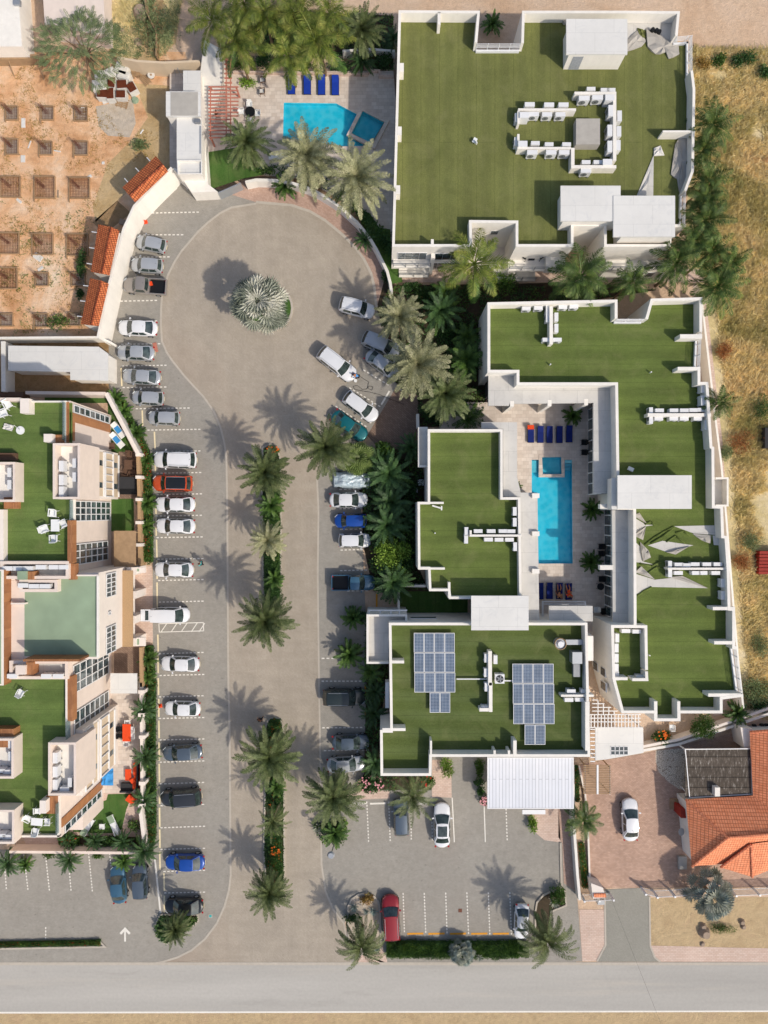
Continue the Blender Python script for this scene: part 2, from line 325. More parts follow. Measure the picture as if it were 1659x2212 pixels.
# road at the bottom
sheet('road',GD([(-900,2083),(2600,2083),(2600,2184),(-900,2190)]),.012,'asphalt')
sheet('road_line',GD([(-900,2187),(2600,2181),(2600,2184),(-900,2191)]),.016,'line_white')
sheet('verge',GD([(-900,2190),(2600,2184),(2600,2900),(-900,2900)]),.008,'verge_sand')
T(0,2)
KL=[(0,0,1659,1320),(0,0,1500,1345),(0,0,1430,1380),(0,0,1350,1440),(0,0,1285,1500),(0,0,1230,1565),(0,0,1175,1630),(0,0,1130,1700),(0,0,1090,1780),(0,0,1067,1850),(0,0,1050,1925),(0,0,1045,1990),(0,0,1043,2100),(0,0,1050,2212),(0,1,1080,70),(0,1,1120,130),(0,1,1200,230),(0,1,1320,360),(0,1,1385,450),(0,1,1430,560),(0,1,1455,660),(0,1,1467,760),(0,1,1472,1000),(0,1,1480,2212),(0,2,1488,300),(0,2,1492,800),(0,2,1495,1250),(0,2,1485,1340),(0,2,1455,1450),(0,2,1405,1560),(0,2,1330,1660),(0,2,1240,1735),(0,2,1150,1780),(0,2,1050,1810),(0,2,960,1826)]
def KP(L):
    r=[]
    for i,j,x,y in L: T(i,j); r.append(P(x,y).xy)
    return r
kl=KP(KL)
T(0,0); top=[P(1659,1215).xy,P(1450,1240).xy,P(1150,1130).xy,P(880,1330).xy,P(800,1500).xy,P(640,2212).xy]
allp=top+GD([(225,760),(240,860),(305,1010),(330,1100),(330,1835),(-700,1835),(-700,2083)]) 
sheet('parking_pavement',allp+kl[::-1],.012,'bay_pavers')
# carriageway: roundabout and two lanes
KR=[(1,1,395,880),(1,1,405,1100),(1,1,400,1500),(1,1,408,2212),(1,2,415,400),(1,2,420,900),(1,2,425,1180),(1,2,450,1350),(1,2,500,1470),(1,2,570,1560),(1,2,600,1720),(1,2,850,1823)]
kr=KP(KR)
arc=[(1,0,0,1310),(1,0,230,1330),(1,0,350,1370),(1,0,450,1430),(1,0,560,1520),(1,0,640,1600),(1,0,700,1680),(1,0,745,1770),(1,0,765,1850),(1,0,780,1990),(1,1,900,0),(1,1,860,300),(1,1,720,610),(1,1,560,760)]
ka=KP(arc)
sheet('carriageway',kl[:1]+ka+kr+GD([(553,2083),(320,2083)])+kl[:0:-1],.014,'drive_pavers')
sheet('east_parking_pavement',kr[:-2]+GD([(755,1980),(755,2050),(760,2083),(1245,2083),(1237,1850),(1237,1560),(800,1560),(780,1100),(860,1000),(720,970)]),.016,'bay_pavers')
T(1,0)
sheet('curved_walk',ka[:11]+G([(860,2100),(850,1760),(780,1610),(700,1490),(600,1380),(480,1290),(330,1210),(120,1170),(0,1165)])+[P(-120,1180).xy,P(-200,1250).xy],.018,'walk_pavers')
T(1,1)
sheet('diagonal_parking_pavement',G([(700,-60),(900,60),(960,330),(720,610),(480,470),(600,250),(690,130)]),.018,'bay_pavers')
sheet('corner_walk',G([(900,310),(1050,350),(1050,700),(800,700),(720,610)]),.022,'brown_pavers')
def line(pts,wd,name,mat,z=.024): 
    return tag(MB().path(pts,wd,z-.003,z).build(name,mat),kind='structure')
line(kl,.22,'flush_kerb','kerb'); line(kr,.2,'flush_kerb','kerb'); line(ka[:10],.3,'flush_kerb','kerb')
line(GD([(-900,2081.5),(2600,2081.5)]),.35,'flush_kerb','kerb',.03)
# markings
mk=MB(); me_=MB(); mo=MB()
def dash(a,b,n,wd=.13,m=None,z=.030):
    a=Vector(a);b=Vector(b)
    for k in range(n):
        p=a.lerp(b,(k+.0)/n); q=a.lerp(b,(k+.58)/n); d=(q-p).normalized(); nn=Vector((-d.y,d.x))*wd/2
        (m or mk).flat([p-nn,q-nn,q+nn,p+nn],z)
def seg(a,b,wd=.15,m=None,z=.030):
    a=Vector(a);b=Vector(b); d=(b-a).normalized(); nn=Vector((-d.y,d.x))*wd/2; (m or mk).flat([a-nn,b-nn,b+nn,a+nn],z)
T(0,0)
for x0,y0,x1,y1 in [(985,1381,1300,1375),(900,1522,1200,1522),(850,1667,1110,1665),(780,1952,1030,1947),(900,2083,1030,2080)]: dash(P(x0,y0).xy,P(x1,y1).xy,int((x1-x0)/26))
T(0,1)
for x0,y0,x1,y1 in [(785,20,1050,16),(790,160,1090,155),(795,300,1090,296),(880,437,1240,432),(930,576,1310,570),(1010,716,1310,710),(1015,855,1315,850),(1015,993,1320,988),(1010,1132,1320,1127),(1015,1272,1325,1267),(1020,1412,1330,1407),(1025,1550,1330,1543),(1030,1690,1330,1683),(1030,2025,1330,2015),(1035,2165,1335,2158)]: dash(P(x0,y0).xy,P(x1,y1).xy,int((x1-x0)/25))
for x0,y0,x1,y1 in [(785,172,790,290),(865,310,868,340),(922,448,926,565),(1001,587,1006,700),(1004,720,1008,850),(1008,1000,1012,1120),(1012,1140,1013,1260),(1015,1285,1018,1400),(1017,1420,1019,1540),(1018,1562,1020,1725),(1023,1900,1026,2010),(1024,2035,1026,2150)]: seg(P(x0,y0).xy,P(x1,y1).xy,.17,me_)
seg(P(1030,1830).xy,P(1320,1822).xy,.1); seg(P(1035,1884).xy,P(1320,1876).xy,.1); seg(P(1030,1828).xy,P(1033,1886).xy,.1); seg(P(1318,1822).xy,P(1320,1878).xy,.1)
for x in (1045,1110,1175,1240,1290): seg(P(x,1882).xy,P(x+38,1826).xy,.1,z=.031)
T(0,2)
for x0,y0,x1,y1 in [(1030,92,1330,84),(1030,232,1335,225),(1035,371,1335,364),(1035,515,1335,506),(1037,656,1335,645),(1040,797,1335,788),(1040,940,1340,929),(1040,1080,1340,1072),(1060,1223,1340,1214),(1065,1362,1340,1356)]: dash(P(x0,y0).xy,P(x1,y1).xy,int((x1-x0)/25))
for x0,y0,x1,y1 in [(1026,-30,1028,80),(1029,105,1030,222),(1030,245,1032,360),(1031,385,1033,505),(1032,525,1034,645),(1033,670,1035,785),(1034,810,1036,935),(1035,950,1037,1070),(1036,1095,1038,1215),(1063,1235,1065,1350),(1065,1378,1066,1490)]: seg(P(x0,y0).xy,P(x1,y1).xy,.19,me_)
for x0,y0,x1,y1 in [(25,1120,43,1345),(155,1110,183,1350),(295,1110,322,1355),(440,1110,462,1355),(575,1105,600,1360),(710,1105,722,1200),(850,1110,860,1190),(297,1583,297,1670)]: dash(P(x0,y0).xy,P(x1,y1).xy,int((y1-y0)/19))
a=P(811,1677).xy; t_=P(811,1605).xy; mk.flat([a+Vector((-.1,0)),a+Vector((.1,0)),t_+Vector((.1,0)),t_+Vector((-.1,0))],.030)
mk.flat([P(811,1583).xy,P(775,1622).xy,P(786,1632).xy,P(811,1606).xy],.031); mk.flat([P(811,1583).xy,P(847,1622).xy,P(836,1632).xy,P(811,1606).xy],.031)
seg(P(1003,1135).xy,P(1042,1505).xy,.2)
T(1,1)
for x0,y0,x1,y1 in [(515,420,725,560),(605,300,815,430),(695,185,870,290),(540,960,690,955),(540,1085,700,1082),(545,1219,700,1216),(548,1353,705,1348),(545,1486,730,1482),(590,1618,740,1614),(425,2054,520,2054),(425,2202,720,2202)]: dash(P(x0,y0).xy,P(x1,y1).xy,max(3,int(math.hypot(x1-x0,y1-y0)/26)))
seg(P(480,470).xy,P(700,605).xy,.12); seg(P(865,322).xy,P(812,410).xy,.2); seg(P(790,450).xy,P(740,530).xy,.2); seg(P(782,1636).xy,P(782,1732).xy,.2,mo)
T(1,2)
for x0,y0,x1,y1 in [(430,292,700,290),(440,440,740,436),(470,576,600,576)]: dash(P(x0,y0).xy,P(x1,y1).xy,int((x1-x0)/26))
for x0,y0,x1,y1 in [(718,770,730,1040),(860,770,870,1035),(1003,800,1006,1025),(1140,900,1144,1030),(1620,815,1628,1030),(953,1362,962,1625),(1090,1362,1100,1628),(1229,1360,1238,1632),(1366,1358,1377,1636),(1505,1358,1515,1640),(1644,1356,1655,1640)]: dash(P(x0,y0).xy,P(x1,y1).xy,int((y1-y0)/20))
for x0 in (980,1117,1256,1394,1534): seg(P(x0,1627).xy,P(x0+105,1625).xy,.22,mo)
for x0 in (612,738,875,1010): seg(P(x0,784).xy,P(x0+103,781).xy,.2)
seg(P(1271,745).xy,P(1285,1033).xy,.12); seg(P(1478,800).xy,P(1486,1033).xy,.12); seg(P(708,10).xy,P(710,80).xy,.18,mo); seg(P(709,170).xy,P(709,220).xy,.18,mo)
tag(mk.build('white_markings','line_white'),kind='structure'); tag(me_.build('cream_markings','line_cream'),kind='structure'); tag(mo.build('orange_markings','line_orange'),kind='structure')
# manholes / drains
T(0,2); m=MB(); m.obox(P(1364,1512).xy,.45,.45,.01,.034,0); o=m.build('drain_cover','kerb'); tag(o,'small square drain cover with pale frame near the rounded parking corner','drain cover'); p=MB().obox(P(1364,1512).xy,.28,.28,.03,.04,0).build('grate','teal_cloth',None); p.parent=o; p.location=(0,0,.026)
T(1,2); o=tag(MB().obox(P(1323,1476).xy,.42,.42,.01,.035,0).build('drain_cover','rebar'),'rusty square drain cover in the empty bays of the south car park','drain cover')
# sidewalks bottom right
T(2,2)
sheet('pink_walk',G([(435,1470),(595,1470),(607,1700),(555,1800),(455,1806)]),.020,'pink_paving')
sheet('grey_walk',G([(345,1355),(420,1350),(455,1806),(200,1806),(150,1700),(250,1480)]),.020,'bay_pavers')
sheet('grey_driveway',G([(605,1340),(840,1330),(885,1380),(890,1700),(920,1780),(960,1808),(550,1808),(600,1730)]),.022,'grey_drive')
sheet('pink_walk',G([(895,1703),(2400,1740),(2400,1812),(960,1808),(920,1780)]),.018,'pink_paving')
sheet('sand_garden',G([(885,1395),(2400,1385),(2400,1740),(895,1703)]),.010,'verge_sand')
sheet('brick_driveway',G([(440,530),(850,460),(2200,150),(2200,1320),(520,1330),(480,1150)]),.024,'drive_brick')
sheet('cobble_bed',G([(930,440),(1150,420),(1180,700),(1080,690),(1010,640),(950,580),(930,510)]),.030,'cobble')
sheet('brick_strip',G([(300,815),(400,815),(420,1355),(335,1300),(325,1040),(300,1000)]),.024,'walk_pavers')
sheet('pink_walk',G([(70,815),(300,815),(315,1035),(210,1020),(150,970)]),.024,'pink_paving')
line(G([(313,1035),(320,1320)]),.25,'kerb','kerb',.12); line(G([(890,1385),(895,1703),(925,1780),(960,1808)]),.2,'kerb','kerb',.05)
line(G([(600,1345),(605,1700),(550,1805)]),.2,'kerb','kerb',.05)
T(1,2)
sheet('pink_walk',G([(560,700),(865,700),(865,750),(600,760)]),.024,'pink_paving'); sheet('pink_walk',G([(1140,500),(1265,500),(1268,745),(1140,740)]),.024,'pink_paving')
sheet('side_pavement',G([(805,1660),(850,1800),(850,1823),(620,1823),(760,1700)]),.024,'pink_paving')
# pool terraces
T(1,0)
POOL1=[(180,665),(520,670),(657,742),(597,872),(735,945),(560,948),(175,892)]
SPA1=[(692,722),(828,795),(745,928),(622,860)]
def sheet_holes(name,outer,holes,z,mat,kind='structure'):
    import bmesh
    bm=bmesh.new()
    for lp in [outer]+holes:
        vs=[bm.verts.new((p[0],p[1],z)) for p in lp]
        for i in range(len(vs)): bm.edges.new((vs[i],vs[(i+1)%len(vs)]))
    bmesh.ops.triangle_fill(bm,use_beauty=True,use_dissolve=False,edges=bm.edges[:])
    bmesh.ops.recalc_face_normals(bm,faces=bm.faces[:])
    for f in bm.faces:
        if f.normal.z<0: f.normal_flip()
    me=bpy.data.meshes.new(name); bm.to_mesh(me); bm.free(); me.materials.append(M[mat]); o=bpy.data.objects.new(name,me); COL.objects.link(o); return tag(o,kind=kind)
PZ=.55   # terraces and coping stand this far above the basins' floor sheet so the basins have depth
sheet_holes('pool_terrace',G([(-560,460),(-130,460),(890,460),(905,640),(880,1640),(820,1520),(700,1420),(560,1300),(300,1160),(0,1130),(-200,1130),(-500,1110),(-560,1080)],0.6),[G(POOL1,.6),G(SPA1,.6)],.6,'travertine')
def basin(name,label,poly,z,mat,depth,watermat='water'):
    m=MB(); n=len(poly); a=sum(poly[i][0]*poly[(i+1)%n][1]-poly[(i+1)%n][0]*poly[i][1] for i in range(n))
    if a<0: poly=poly[::-1]
    vs=[(p[0],p[1],z) for p in poly]+[(p[0],p[1],z-depth) for p in poly]
    m.add(vs,[[i,n+i,n+(i+1)%n,(i+1)%n] for i in range(n)]+[list(range(n,2*n))])
    o=m.build(name,mat); tag(o,label,'pool'); wt=MB().flat(poly,z-.12).build('water_surface',watermat,None); wt.location=(0,0,depth-.12); wt.parent=o
    # recentre: child keeps its own centre
    c=Vector(((min(p[0] for p in poly)+max(p[0] for p in poly))/2,(min(p[1] for p in poly)+max(p[1] for p in poly))/2,0)); wt.location=(0,0,depth-.12)
    return o
basin('swimming_pool','turquoise angular swimming pool on the pale terrace left of the large roof',G(POOL1,.6),.6,'pool_tile',.55)
SP=basin('spa_pool','small tilted square spa pool with pale rim by the angular pool',G(SPA1,.85),.85,'spa_tile',.8)
MB().path(G([(686,702),(848,786),(765,948),(602,870)],.86),.42,.605,.87,closed=True,side=0).build('rim','travertine',SP)
T(2,1)
POOL2=[(158,850),(158,768),(128,768),(128,985),(160,985),(162,1441),(393,1440),(388,768),(340,768),(340,880),(173,880),(173,850)]
PL2=[(128,768),(172,768),(172,881),(341,881),(341,768),(388,768),(393,1440),(162,1441),(160,985),(128,985)]
SPA2=[(192,735),(320,733),(323,860),(204,862)]
dk=G([(-470,395),(560,395),(640,950),(700,1900),(110,1900),(-30,1000),(-470,1000)],.6)
sheet_holes('courtyard_terrace',dk,[G(PL2,.6),G([(195,752),(318,750),(321,860),(200,861)],.6)],.6,'travertine')
basin('swimming_pool','long turquoise rectangular swimming pool in the inner courtyard',G(PL2,.6),.6,'pool_tile',.57)
SP=basin('spa_pool','small square spa pool set at the head of the long courtyard pool',G([(195,752),(318,750),(321,860),(200,861)],.6),.6,'spa_tile',.4)
MB().path(G([(182,742),(330,740),(332,870),(184,872)],.62),.3,.605,.64,closed=True).build('rim','travertine',SP)
m=MB()
for k in range(3):
    y0=770+k*22; m.box(*P(343,y0,.6).xy,*P(387,y0+20,.6).xy,.05,.5-.13*k); 
tag(m.build('pool_steps','step_tile'),'pale underwater steps in the right corner of the long courtyard pool','pool steps')
m=MB().box(*P(131,772,.6).xy,*P(168,850,.6).xy,.05,.3); tag(m.build('pool_steps','step_tile'),'pale underwater ledge in the left corner of the long courtyard pool','pool steps')
# lawns, beds
T(1,0)
sheet('lawn',G([(620,1330),(740,1400),(800,1490),(870,1500),(880,1700),(935,1740),(948,1840),(880,1850),(850,1750),(780,1610),(690,1470)]),.618,'turf_lawn')
sheet('garden_path',G([(935,1745),(2900,1745),(2900,1830),(940,1830)]),.022,'pink_paving')
T(0,0)
sheet('lawn',G([(1352,985),(1560,950),(1720,1130),(1570,1160),(1360,1228)],.6),.608,'turf_lawn')
T(1,0); sheet('planting_bed',G([(-150,330),(720,360),(760,450),(890,450),(890,100),(-150,60)]),.010,'soil')
sheet('planting_bed',G([(850,1750),(900,1850),(2100,1830),(2600,1880),(2100,1960),(1500,1960),(1490,2212),(860,2212),(780,2000)]),.020,'soil')
T(1,1); sheet('planting_bed',G([(860,0),(1520,0),(1520,220),(1460,540),(1050,560),(1050,350),(960,330),(880,240)]),.026,'soil')
sheet('planting_bed',G([(780,700),(1060,700),(1110,1000),(1060,1480),(1120,1620),(920,1620),(760,1620),(690,1300),(690,1000),(600,860)]),.026,'soil')
sheet('planting_bed',G([(720,1740),(860,1820),(860,2212),(700,2212)]),.026,'soil')
T(1,2); sheet('planting_bed',G([(715,0),(840,0),(800,330),(800,600),(1140,610),(1140,690),(640,700),(700,590)]),.026,'soil')
sheet('lawn',GD([(860,1268),(1010,1268),(1010,1345),(860,1345)]),.022,'turf_lawn')
# ================================================================ BUILDINGS
ZT=5.8; ZP=7.2
def building(name,label,loc,cat='building'): return thing(name,label,cat,loc)
def ao(parent,name,m,mat,label=None):
    o=m.build(name,mat,parent)
    if label: o['label']=label
    return o
def turfblock(b,outl,z0,zt,zp,wallmat,turfmat,t=.28,open_=()):
    """walls prism, turf sheet and parapet along the outline (D coordinates taken at zp)"""
    pl=GD(outl,zp)
    ao(b,'wall',MB().prism(pl,z0,zt-.02),wallmat)
    n=len(pl); a=sum(pl[i][0]*pl[(i+1)%n][1]-pl[(i+1)%n][0]*pl[i][1] for i in range(n)); side=.5 if a>0 else -.5
    ao(b,'turf',MB().flat(pl,zt),turfmat)
    if not open_: ao(b,'parapet',MB().path(pl,t,zt-.01,zp,True,side),wallmat)
    else:
        # open_ lists edge indices with a rail instead of a parapet; split the ring into runs
        start=(open_[0]+1)%n; run=[start]; i=start; m=MB()
        for _ in range(n):
            if i in open_:
                if len(run)>1: m.path([pl[k] for k in run],t,zt-.01,zp,False,side)
                run=[(i+1)%n]
            else: run.append((i+1)%n)
            i=(i+1)%n
        if len(run)>1: m.path([pl[k] for k in run],t,zt-.01,zp,False,side)
        ao(b,'parapet',m,wallmat)
        for k in open_:
            m=MB()
            p,q=Vector(pl[k]),Vector(pl[(k+1)%n]); m.path([p,q],.2,zt-.01,zt+.3,False,side)
            L=(q-p).length; d=(q-p).normalized()
            for z in (.6,.8,1.0,1.2): m.path([p,q],.04,zt+z,zt+z+.04,False,side)
            for s_ in range(int(L/1.2)+1): c=p+d*min(L,s_*1.2); m.box(c.x-.03,c.y-.03,c.x+.03,c.y+.03,zt+.3,zt+1.25)
            ao(b,'railing',m,'white_metal')
    return pl
def stub(b,x0,y0,x1,y1,z0=ZT,z1=ZP,mat='white_plaster',name='fin_wall'):
    p=D(x0,y0,z1);q=D(x1,y1,z1); ao(b,name,MB().box(p.x,p.y,q.x,q.y,z0,z1),mat)
def stair_house(b,x0,y0,x1,y1,z0,z1,over=.35,door=None):
    p=D(x0,y0,z1);q=D(x1,y1,z1)
    h=ao(b,'stair_house',MB().box(p.x+over,p.y-over,q.x-over*.3,q.y+over*.3,z0,z1-.2),'white_plaster')
    r=ao(h,'roof',MB().box(p.x,p.y,q.x,q.y,z1-.2,z1),'pale_roof')
    if door:
        dx0,dx1=door; y=min(p.y,q.y)+over*.3
        d_=ao(h,'door',MB().box(dx0,y-.03,dx1,y+.03,z0,z0+2.1),'door_grey'); 
    return h
def windows_s(b,y,xs,z0,z1,w=1.2,name='window'):
    for x in xs:
        f=ao(b,name,MB().box(x-w/2,y-.05,x+w/2,y+.02,z0,z1),'white_metal'); 
        m=MB(); k=max(1,int(w/.8)); pw=(w-.1)/k
        for i in range(k): m.box(x-w/2+.05+i*pw+.02,y-.07,x-w/2+.05+(i+1)*pw-.02,y-.045,z0+.08,z1-.08)
        ao(f,'pane',m,'facade_glass')
# ---- B1 large roof
b1=building('apartment_building','large white apartment block at the top with one broad olive turf roof',D(1180,300))
o1=[(861,22),(1037,23),(1031,92),(1126,92),(1128,23),(1261,23),(1334,23),(1469,24),(1464,77),(1497,74),(1497,152),(1502,192),(1499,370),(1483,413),(1481,490),(1453,490),(1449,533),(1305,533),(1305,489),(1239,488),(1239,533),(1114,533),(1114,482),(1019,481),(1020,533),(847,533)]
pl=turfblock(b1,o1,0,ZT,ZP,'white_plaster','turf_large',open_=(2,8,9,13))
T(1,0)
stub(b1,TI[0]+1177/3,80/3,TI[0]+1196/3,158/3)
for x,y in ((930,408),(916,820),(906,1201)): stub(b1,TI[0]+x/3,y/3,TI[0]+(x+28)/3,(y+55)/3,z1=ZP+.01,name='chimney_block')
stub(b1,TI[0]+1134/3,1550/3,TI[0]+1152/3,1600/3,z1=ZP-.01)
T(2,0)
stub(b1,1469-112/3,845/3,1502-.5,860/3-1,z1=ZP-.01)
stair_house(b1,1106+352/3,122/3,1106+748/3,350/3,ZT,8.45,door=(P(375,400,6.5).x,P(440,400,6.5).x))
stair_house(b1,1106+315/3,1203/3,1106+704/3,1432/3,ZT,8.45)
# SE stair block with terrace
h=ao(b1,'stair_house',MB().box(*P(710,1290,8.4).xy,*P(1045,1535,8.4).xy,ZT,8.3),'white_plaster'); ao(h,'roof',MB().box(*P(655,1270,8.45).xy,*P(1055,1535,8.45).xy,8.3,8.52),'pale_roof')
# U-shaped service walls & equipment box
def low_walls(b,segs,t=.3,z1=6.9,name='service_wall'):
    m=MB()
    for x0,y0,x1,y1 in segs: m.box(*P(x0,y0,z1).xy,*P(x1,y1,z1).xy,ZT,z1)
    return ao(b,name,m,'white_plaster')
T(2,0)
low_walls(b1,[(405,594,676,612)]); low_walls(b1,[(655,613,676,1040)]); low_walls(b1,[(383,1070,676,1090)]); low_walls(b1,[(383,958,405,1069)]); low_walls(b1,[(35,952,382,966)]); low_walls(b1,[(34,868,49,951)]); low_walls(b1,[(40,702,415,716)]); low_walls(b1,[(35,717,50,800)])
for x,y in ((605,612),(50,725),(40,912),(590,1030)): ao(b1,'duct_box',MB().box(*P(x,y,7.05).xy,*P(x+60,y+38,7.05).xy,ZT,7.05),'white_metal')
hb=ao(b1,'roof_hatch',MB().box(*P(415,768,6.9).xy,*P(570,935,6.9).xy,ZT,6.9),'concrete')
# lower front wings, balconies on the south side
y1=D(900,533,ZP).y
T(1,0)
def balcony(b,x0,x1,ytop,depth,z,mat='white_plaster',rail='grey_metal',name='balcony'):
    o=ao(b,name,MB().box(x0,ytop-depth,x1,ytop-.003,z-.3,z),mat)
    m=MB(); y=ytop-depth+.05
    for zz in (z+.55,z+.95): m.box(x0,y-.03,x1,y+.03,zz,zz+.05)
    n=max(2,int((x1-x0)/1.3))
    for i in range(n+1): x=x0+(x1-x0)*i/n; m.box(x-.03,y-.04,x+.03,y+.04,z,z+1.0)
    ao(o,'railing',m,rail); return o
bx=lambda x: P(x,1650,4).x
balcony(b1,bx(890),bx(1130),y1,.9,3.6); balcony(b1,bx(930),bx(1130),y1,1.0,.8)
windows_s(b1,y1,[bx(1010)],3.7,5.6,3.2); windows_s(b1,y1,[bx(1232)],3.6,5.4,2.8); windows_s(b1,y1,[bx(1232)],.7,2.6,3.4)
ao(b1,'ledge_wall',MB().box(bx(1130),y1-.5,bx(1155),y1-.003,0,5.3),'white_plaster')
yb=D(1060,481,ZP).y
windows_s(b1,yb,[P(1548,1530,5).x],4.2,5.2,.9); windows_s(b1,yb,[P(1520,1615,2).x],1.6,2.6,.9)
ao(b1,'ledge_wall',MB().box(D(1020,520,6).x+.02,yb-2.4,D(1114,520,6).x-.02,yb-.02,0,.5),'cream_plaster')
T(2,0)
yc=y1; balcony(b1,P(-20,1650,4).x,P(230,1650,4).x,yc,1.2,3.4); balcony(b1,P(-100,1700,3).x,P(180,1700,3).x,yc,1.4,.7); ao(b1,'balcony',MB().box(P(215,1650,4).x,yc-1.3,P(340,1700,4).x,yc-.003,3,4.3),'white_plaster')
ye=D(1305,489,ZP).y
ao(b1,'glazed_canopy',MB().box(P(520,1560,3).x,ye-2.4,P(600,1560,3).x,ye-.02,3.0,3.06),'clear_rail')
yg=D(1400,533,ZP).y
ao(b1,'wall',MB().box(P(600,1600,3).x,yg-.02,P(1030,1600,3).x,yg-1.1,0,3.4),'white_plaster')
m=MB(); 
for i in range(9):
    x=P(560,1690,4).x+i*.8; m.box(x-.03,yg-1.15,x+.03,yg-1.1,3.4,4.4)
m.box(P(560,1690,4).x,yg-1.16,P(830,1690,4).x,yg-1.09,4.35,4.42); ao(b1,'railing',m,'grey_metal')
for x in (835,905): windows_s(b1,yg-1.1,[P(x,1660,2.5).x],1.2,2.6,.9)
# ---- B2 east building
b2=building('apartment_building','long white apartment block on the right whose zigzag turf roof wraps the courtyard',D(1480,1100))
o2=[(1053,653),(1334,647),(1334,688),(1394,688),(1406,645),(1517,642),(1517,716),(1513,797),(1513,825),(1530,825),(1539,964),(1543,966),(1544,1092),(1562,1093),(1564,1157),(1571,1158),(1576,1230),(1578,1313),(1588,1314),(1588,1396),(1592,1396),(1606,1505),(1561,1511),(1561,1541),(1470,1541),(1470,1558),(1413,1558),(1413,1541),(1343,1541),(1323,1466),(1320,1350),(1369,1350),(1368,1101),(1333,1101),(1329,832),(1116,832),(1116,805),(1053,805)]
turfblock(b2,o2,0,ZT,ZP,'white_plaster','turf_roof',t=.3,open_=(2,6,20))
T(2,0)
stub(b2,1469,722,1517,731,z1=ZP-.01); low_walls(b2,[(243,1985,265,2230)],z1=6.9)
T(2,1)
stub(b2,1464,792.5,1513,800,z1=ZP-.01); stub(b2,1540,1311,1588,1318,z1=ZP-.01); stub(b2,1543,1385,1588,1392,z1=ZP-.01); stub(b2,1530,1498,1600,1505,z1=ZP-.012)
T(2,2)
stub(b2,1413,1515,1420,1558,z1=ZP-.01); stub(b2,1463,1515,1469.5,1558,z1=ZP-.01)
T(2,1)
low_walls(b2,[(880,466,1290,487)]); low_walls(b2,[(1010,1467,1410,1481)])
p=P(1045,1650,1)
stair_house(b2,1106+684/3,737.3+868/3,1106+1165/3,737.3+1086/3,ZT,8.0,over=.3)
stair_house(b2,1106+646/3,737.3+885/3,1106+682/3,737.3+1090/3,ZT,7.35,over=.05)
# small parapet box on the west side of the SE wing
ao(b2,'service_wall',MB().path(G([(652,1848),(868,1850),(872,2130)],7.2),.3,ZT,ZP-.02),'white_plaster')
ao(b2,'service_wall',MB().path(G([(872,2140),(875,2193),(780,2193)],7.2),.3,ZT,ZP-.03),'white_plaster')
ao(b2,'service_wall',MB().path(G([(652,2187),(750,2187)],7.2),.3,ZT,ZP-.03),'white_plaster')
# windows in the west-facing façade of the SE wing
xw=D(1323,1450,ZP).x
for yy,z0,z1 in ((1450,3.4,5.0),(1480,3.4,5.2),(1450,.7,2.3)):
    Y=D(1300,yy,4).y; f=ao(b2,'window',MB().box(xw-.06,Y-.5,xw+.1,Y+.5,z0,z1),'white_metal'); ao(f,'pane',MB().box(xw-.09,Y-.42,xw-.055,Y+.42,z0+.1,z1-.1),'facade_glass')
# balcony box outside the east wall
ao(b2,'balcony',MB().box(*D(1545,1034,5.2).xy,*D(1570,1092,5.2).xy,3.8,4.1),'white_plaster'); ao(b2,'balcony',MB().path(GD([(1546,1033),(1572,1033),(1572,1092),(1546,1092)],5.2),.2,4.1,5.2),'white_plaster')
# ledges round the courtyard: concrete roof slabs over recessed glass walls
ZL=5.55
def ledge(b,poly,z=ZL,mat='screed',glass=True,rec=.6):
    pl=GD(poly,z); ao(b,'roof_terrace',MB().prism(pl,z-.35,z),mat)
    return pl
ledge(b2,[(1055,806),(1116,806),(1116,838),(1331,838),(1331,1101),(1322,1101),(1322,1066),(1282,1066),(1282,870),(1100,872),(1100,876),(1055,876)])
ledge(b2,[(1322,1102),(1370,1102),(1370,1350),(1324,1350)])
def glasswall(b,x0,y0,x1,y1,z0,z1,vertical=True):
    p=Vector((x0,y0));q=Vector((x1,y1)); g=ao(b,'glass_wall',MB().path([p,q],.08,z0,z1),'facade_glass'); L=(q-p).length; n=int(L/1.1); m=MB()
    for i in range(n+1):
        c=p.lerp(q,i/n); m.box(c.x-.06,c.y-.06,c.x+.06,c.y+.06,z0,z1)
    for z in (z0+.02,(z0+z1)/2,z1-.1): m.path([p,q],.13,z,z+.06)
    ao(g,'frame',m,'white_metal'); return g
xg=D(1263,900).x+.25; xg2=D(1299,1200).x+.2
glasswall(b2,xg,D(0,872,5).y,xg,D(0,1066,5).y,.6,5.2); glasswall(b2,xg2,D(0,1068,5).y,xg2,D(0,1340,5).y,.6,5.2)
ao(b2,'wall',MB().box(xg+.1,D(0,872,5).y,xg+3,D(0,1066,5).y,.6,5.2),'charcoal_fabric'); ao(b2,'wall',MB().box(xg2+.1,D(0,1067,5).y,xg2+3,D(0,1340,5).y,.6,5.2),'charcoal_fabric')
yn=D(0,868,5).y+.9
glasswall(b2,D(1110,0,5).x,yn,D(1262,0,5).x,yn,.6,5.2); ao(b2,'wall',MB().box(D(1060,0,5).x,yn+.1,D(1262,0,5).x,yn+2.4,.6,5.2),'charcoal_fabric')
# fins (full-height wall blades seen leaning)
def fin(b,xa,ya,wx,wy,z=ZL+.02): 
    p=D(xa,ya,z); ao(b,'wall_fin',MB().box(p.x,p.y,p.x+wx,p.y-wy,.6,z),'white_plaster')
fin(b2,1183,864,.42,.65); fin(b2,1262,862,.42,.65); fin(b2,1102,866,.42,.6)
for yy in (1089,1221): 
    p=D(1296,yy,ZL); q=D(1324,yy+10,ZL); ao(b2,'wall_fin',MB().box(p.x,p.y,q.x,q.y,4.9,ZL+.05),'white_plaster')
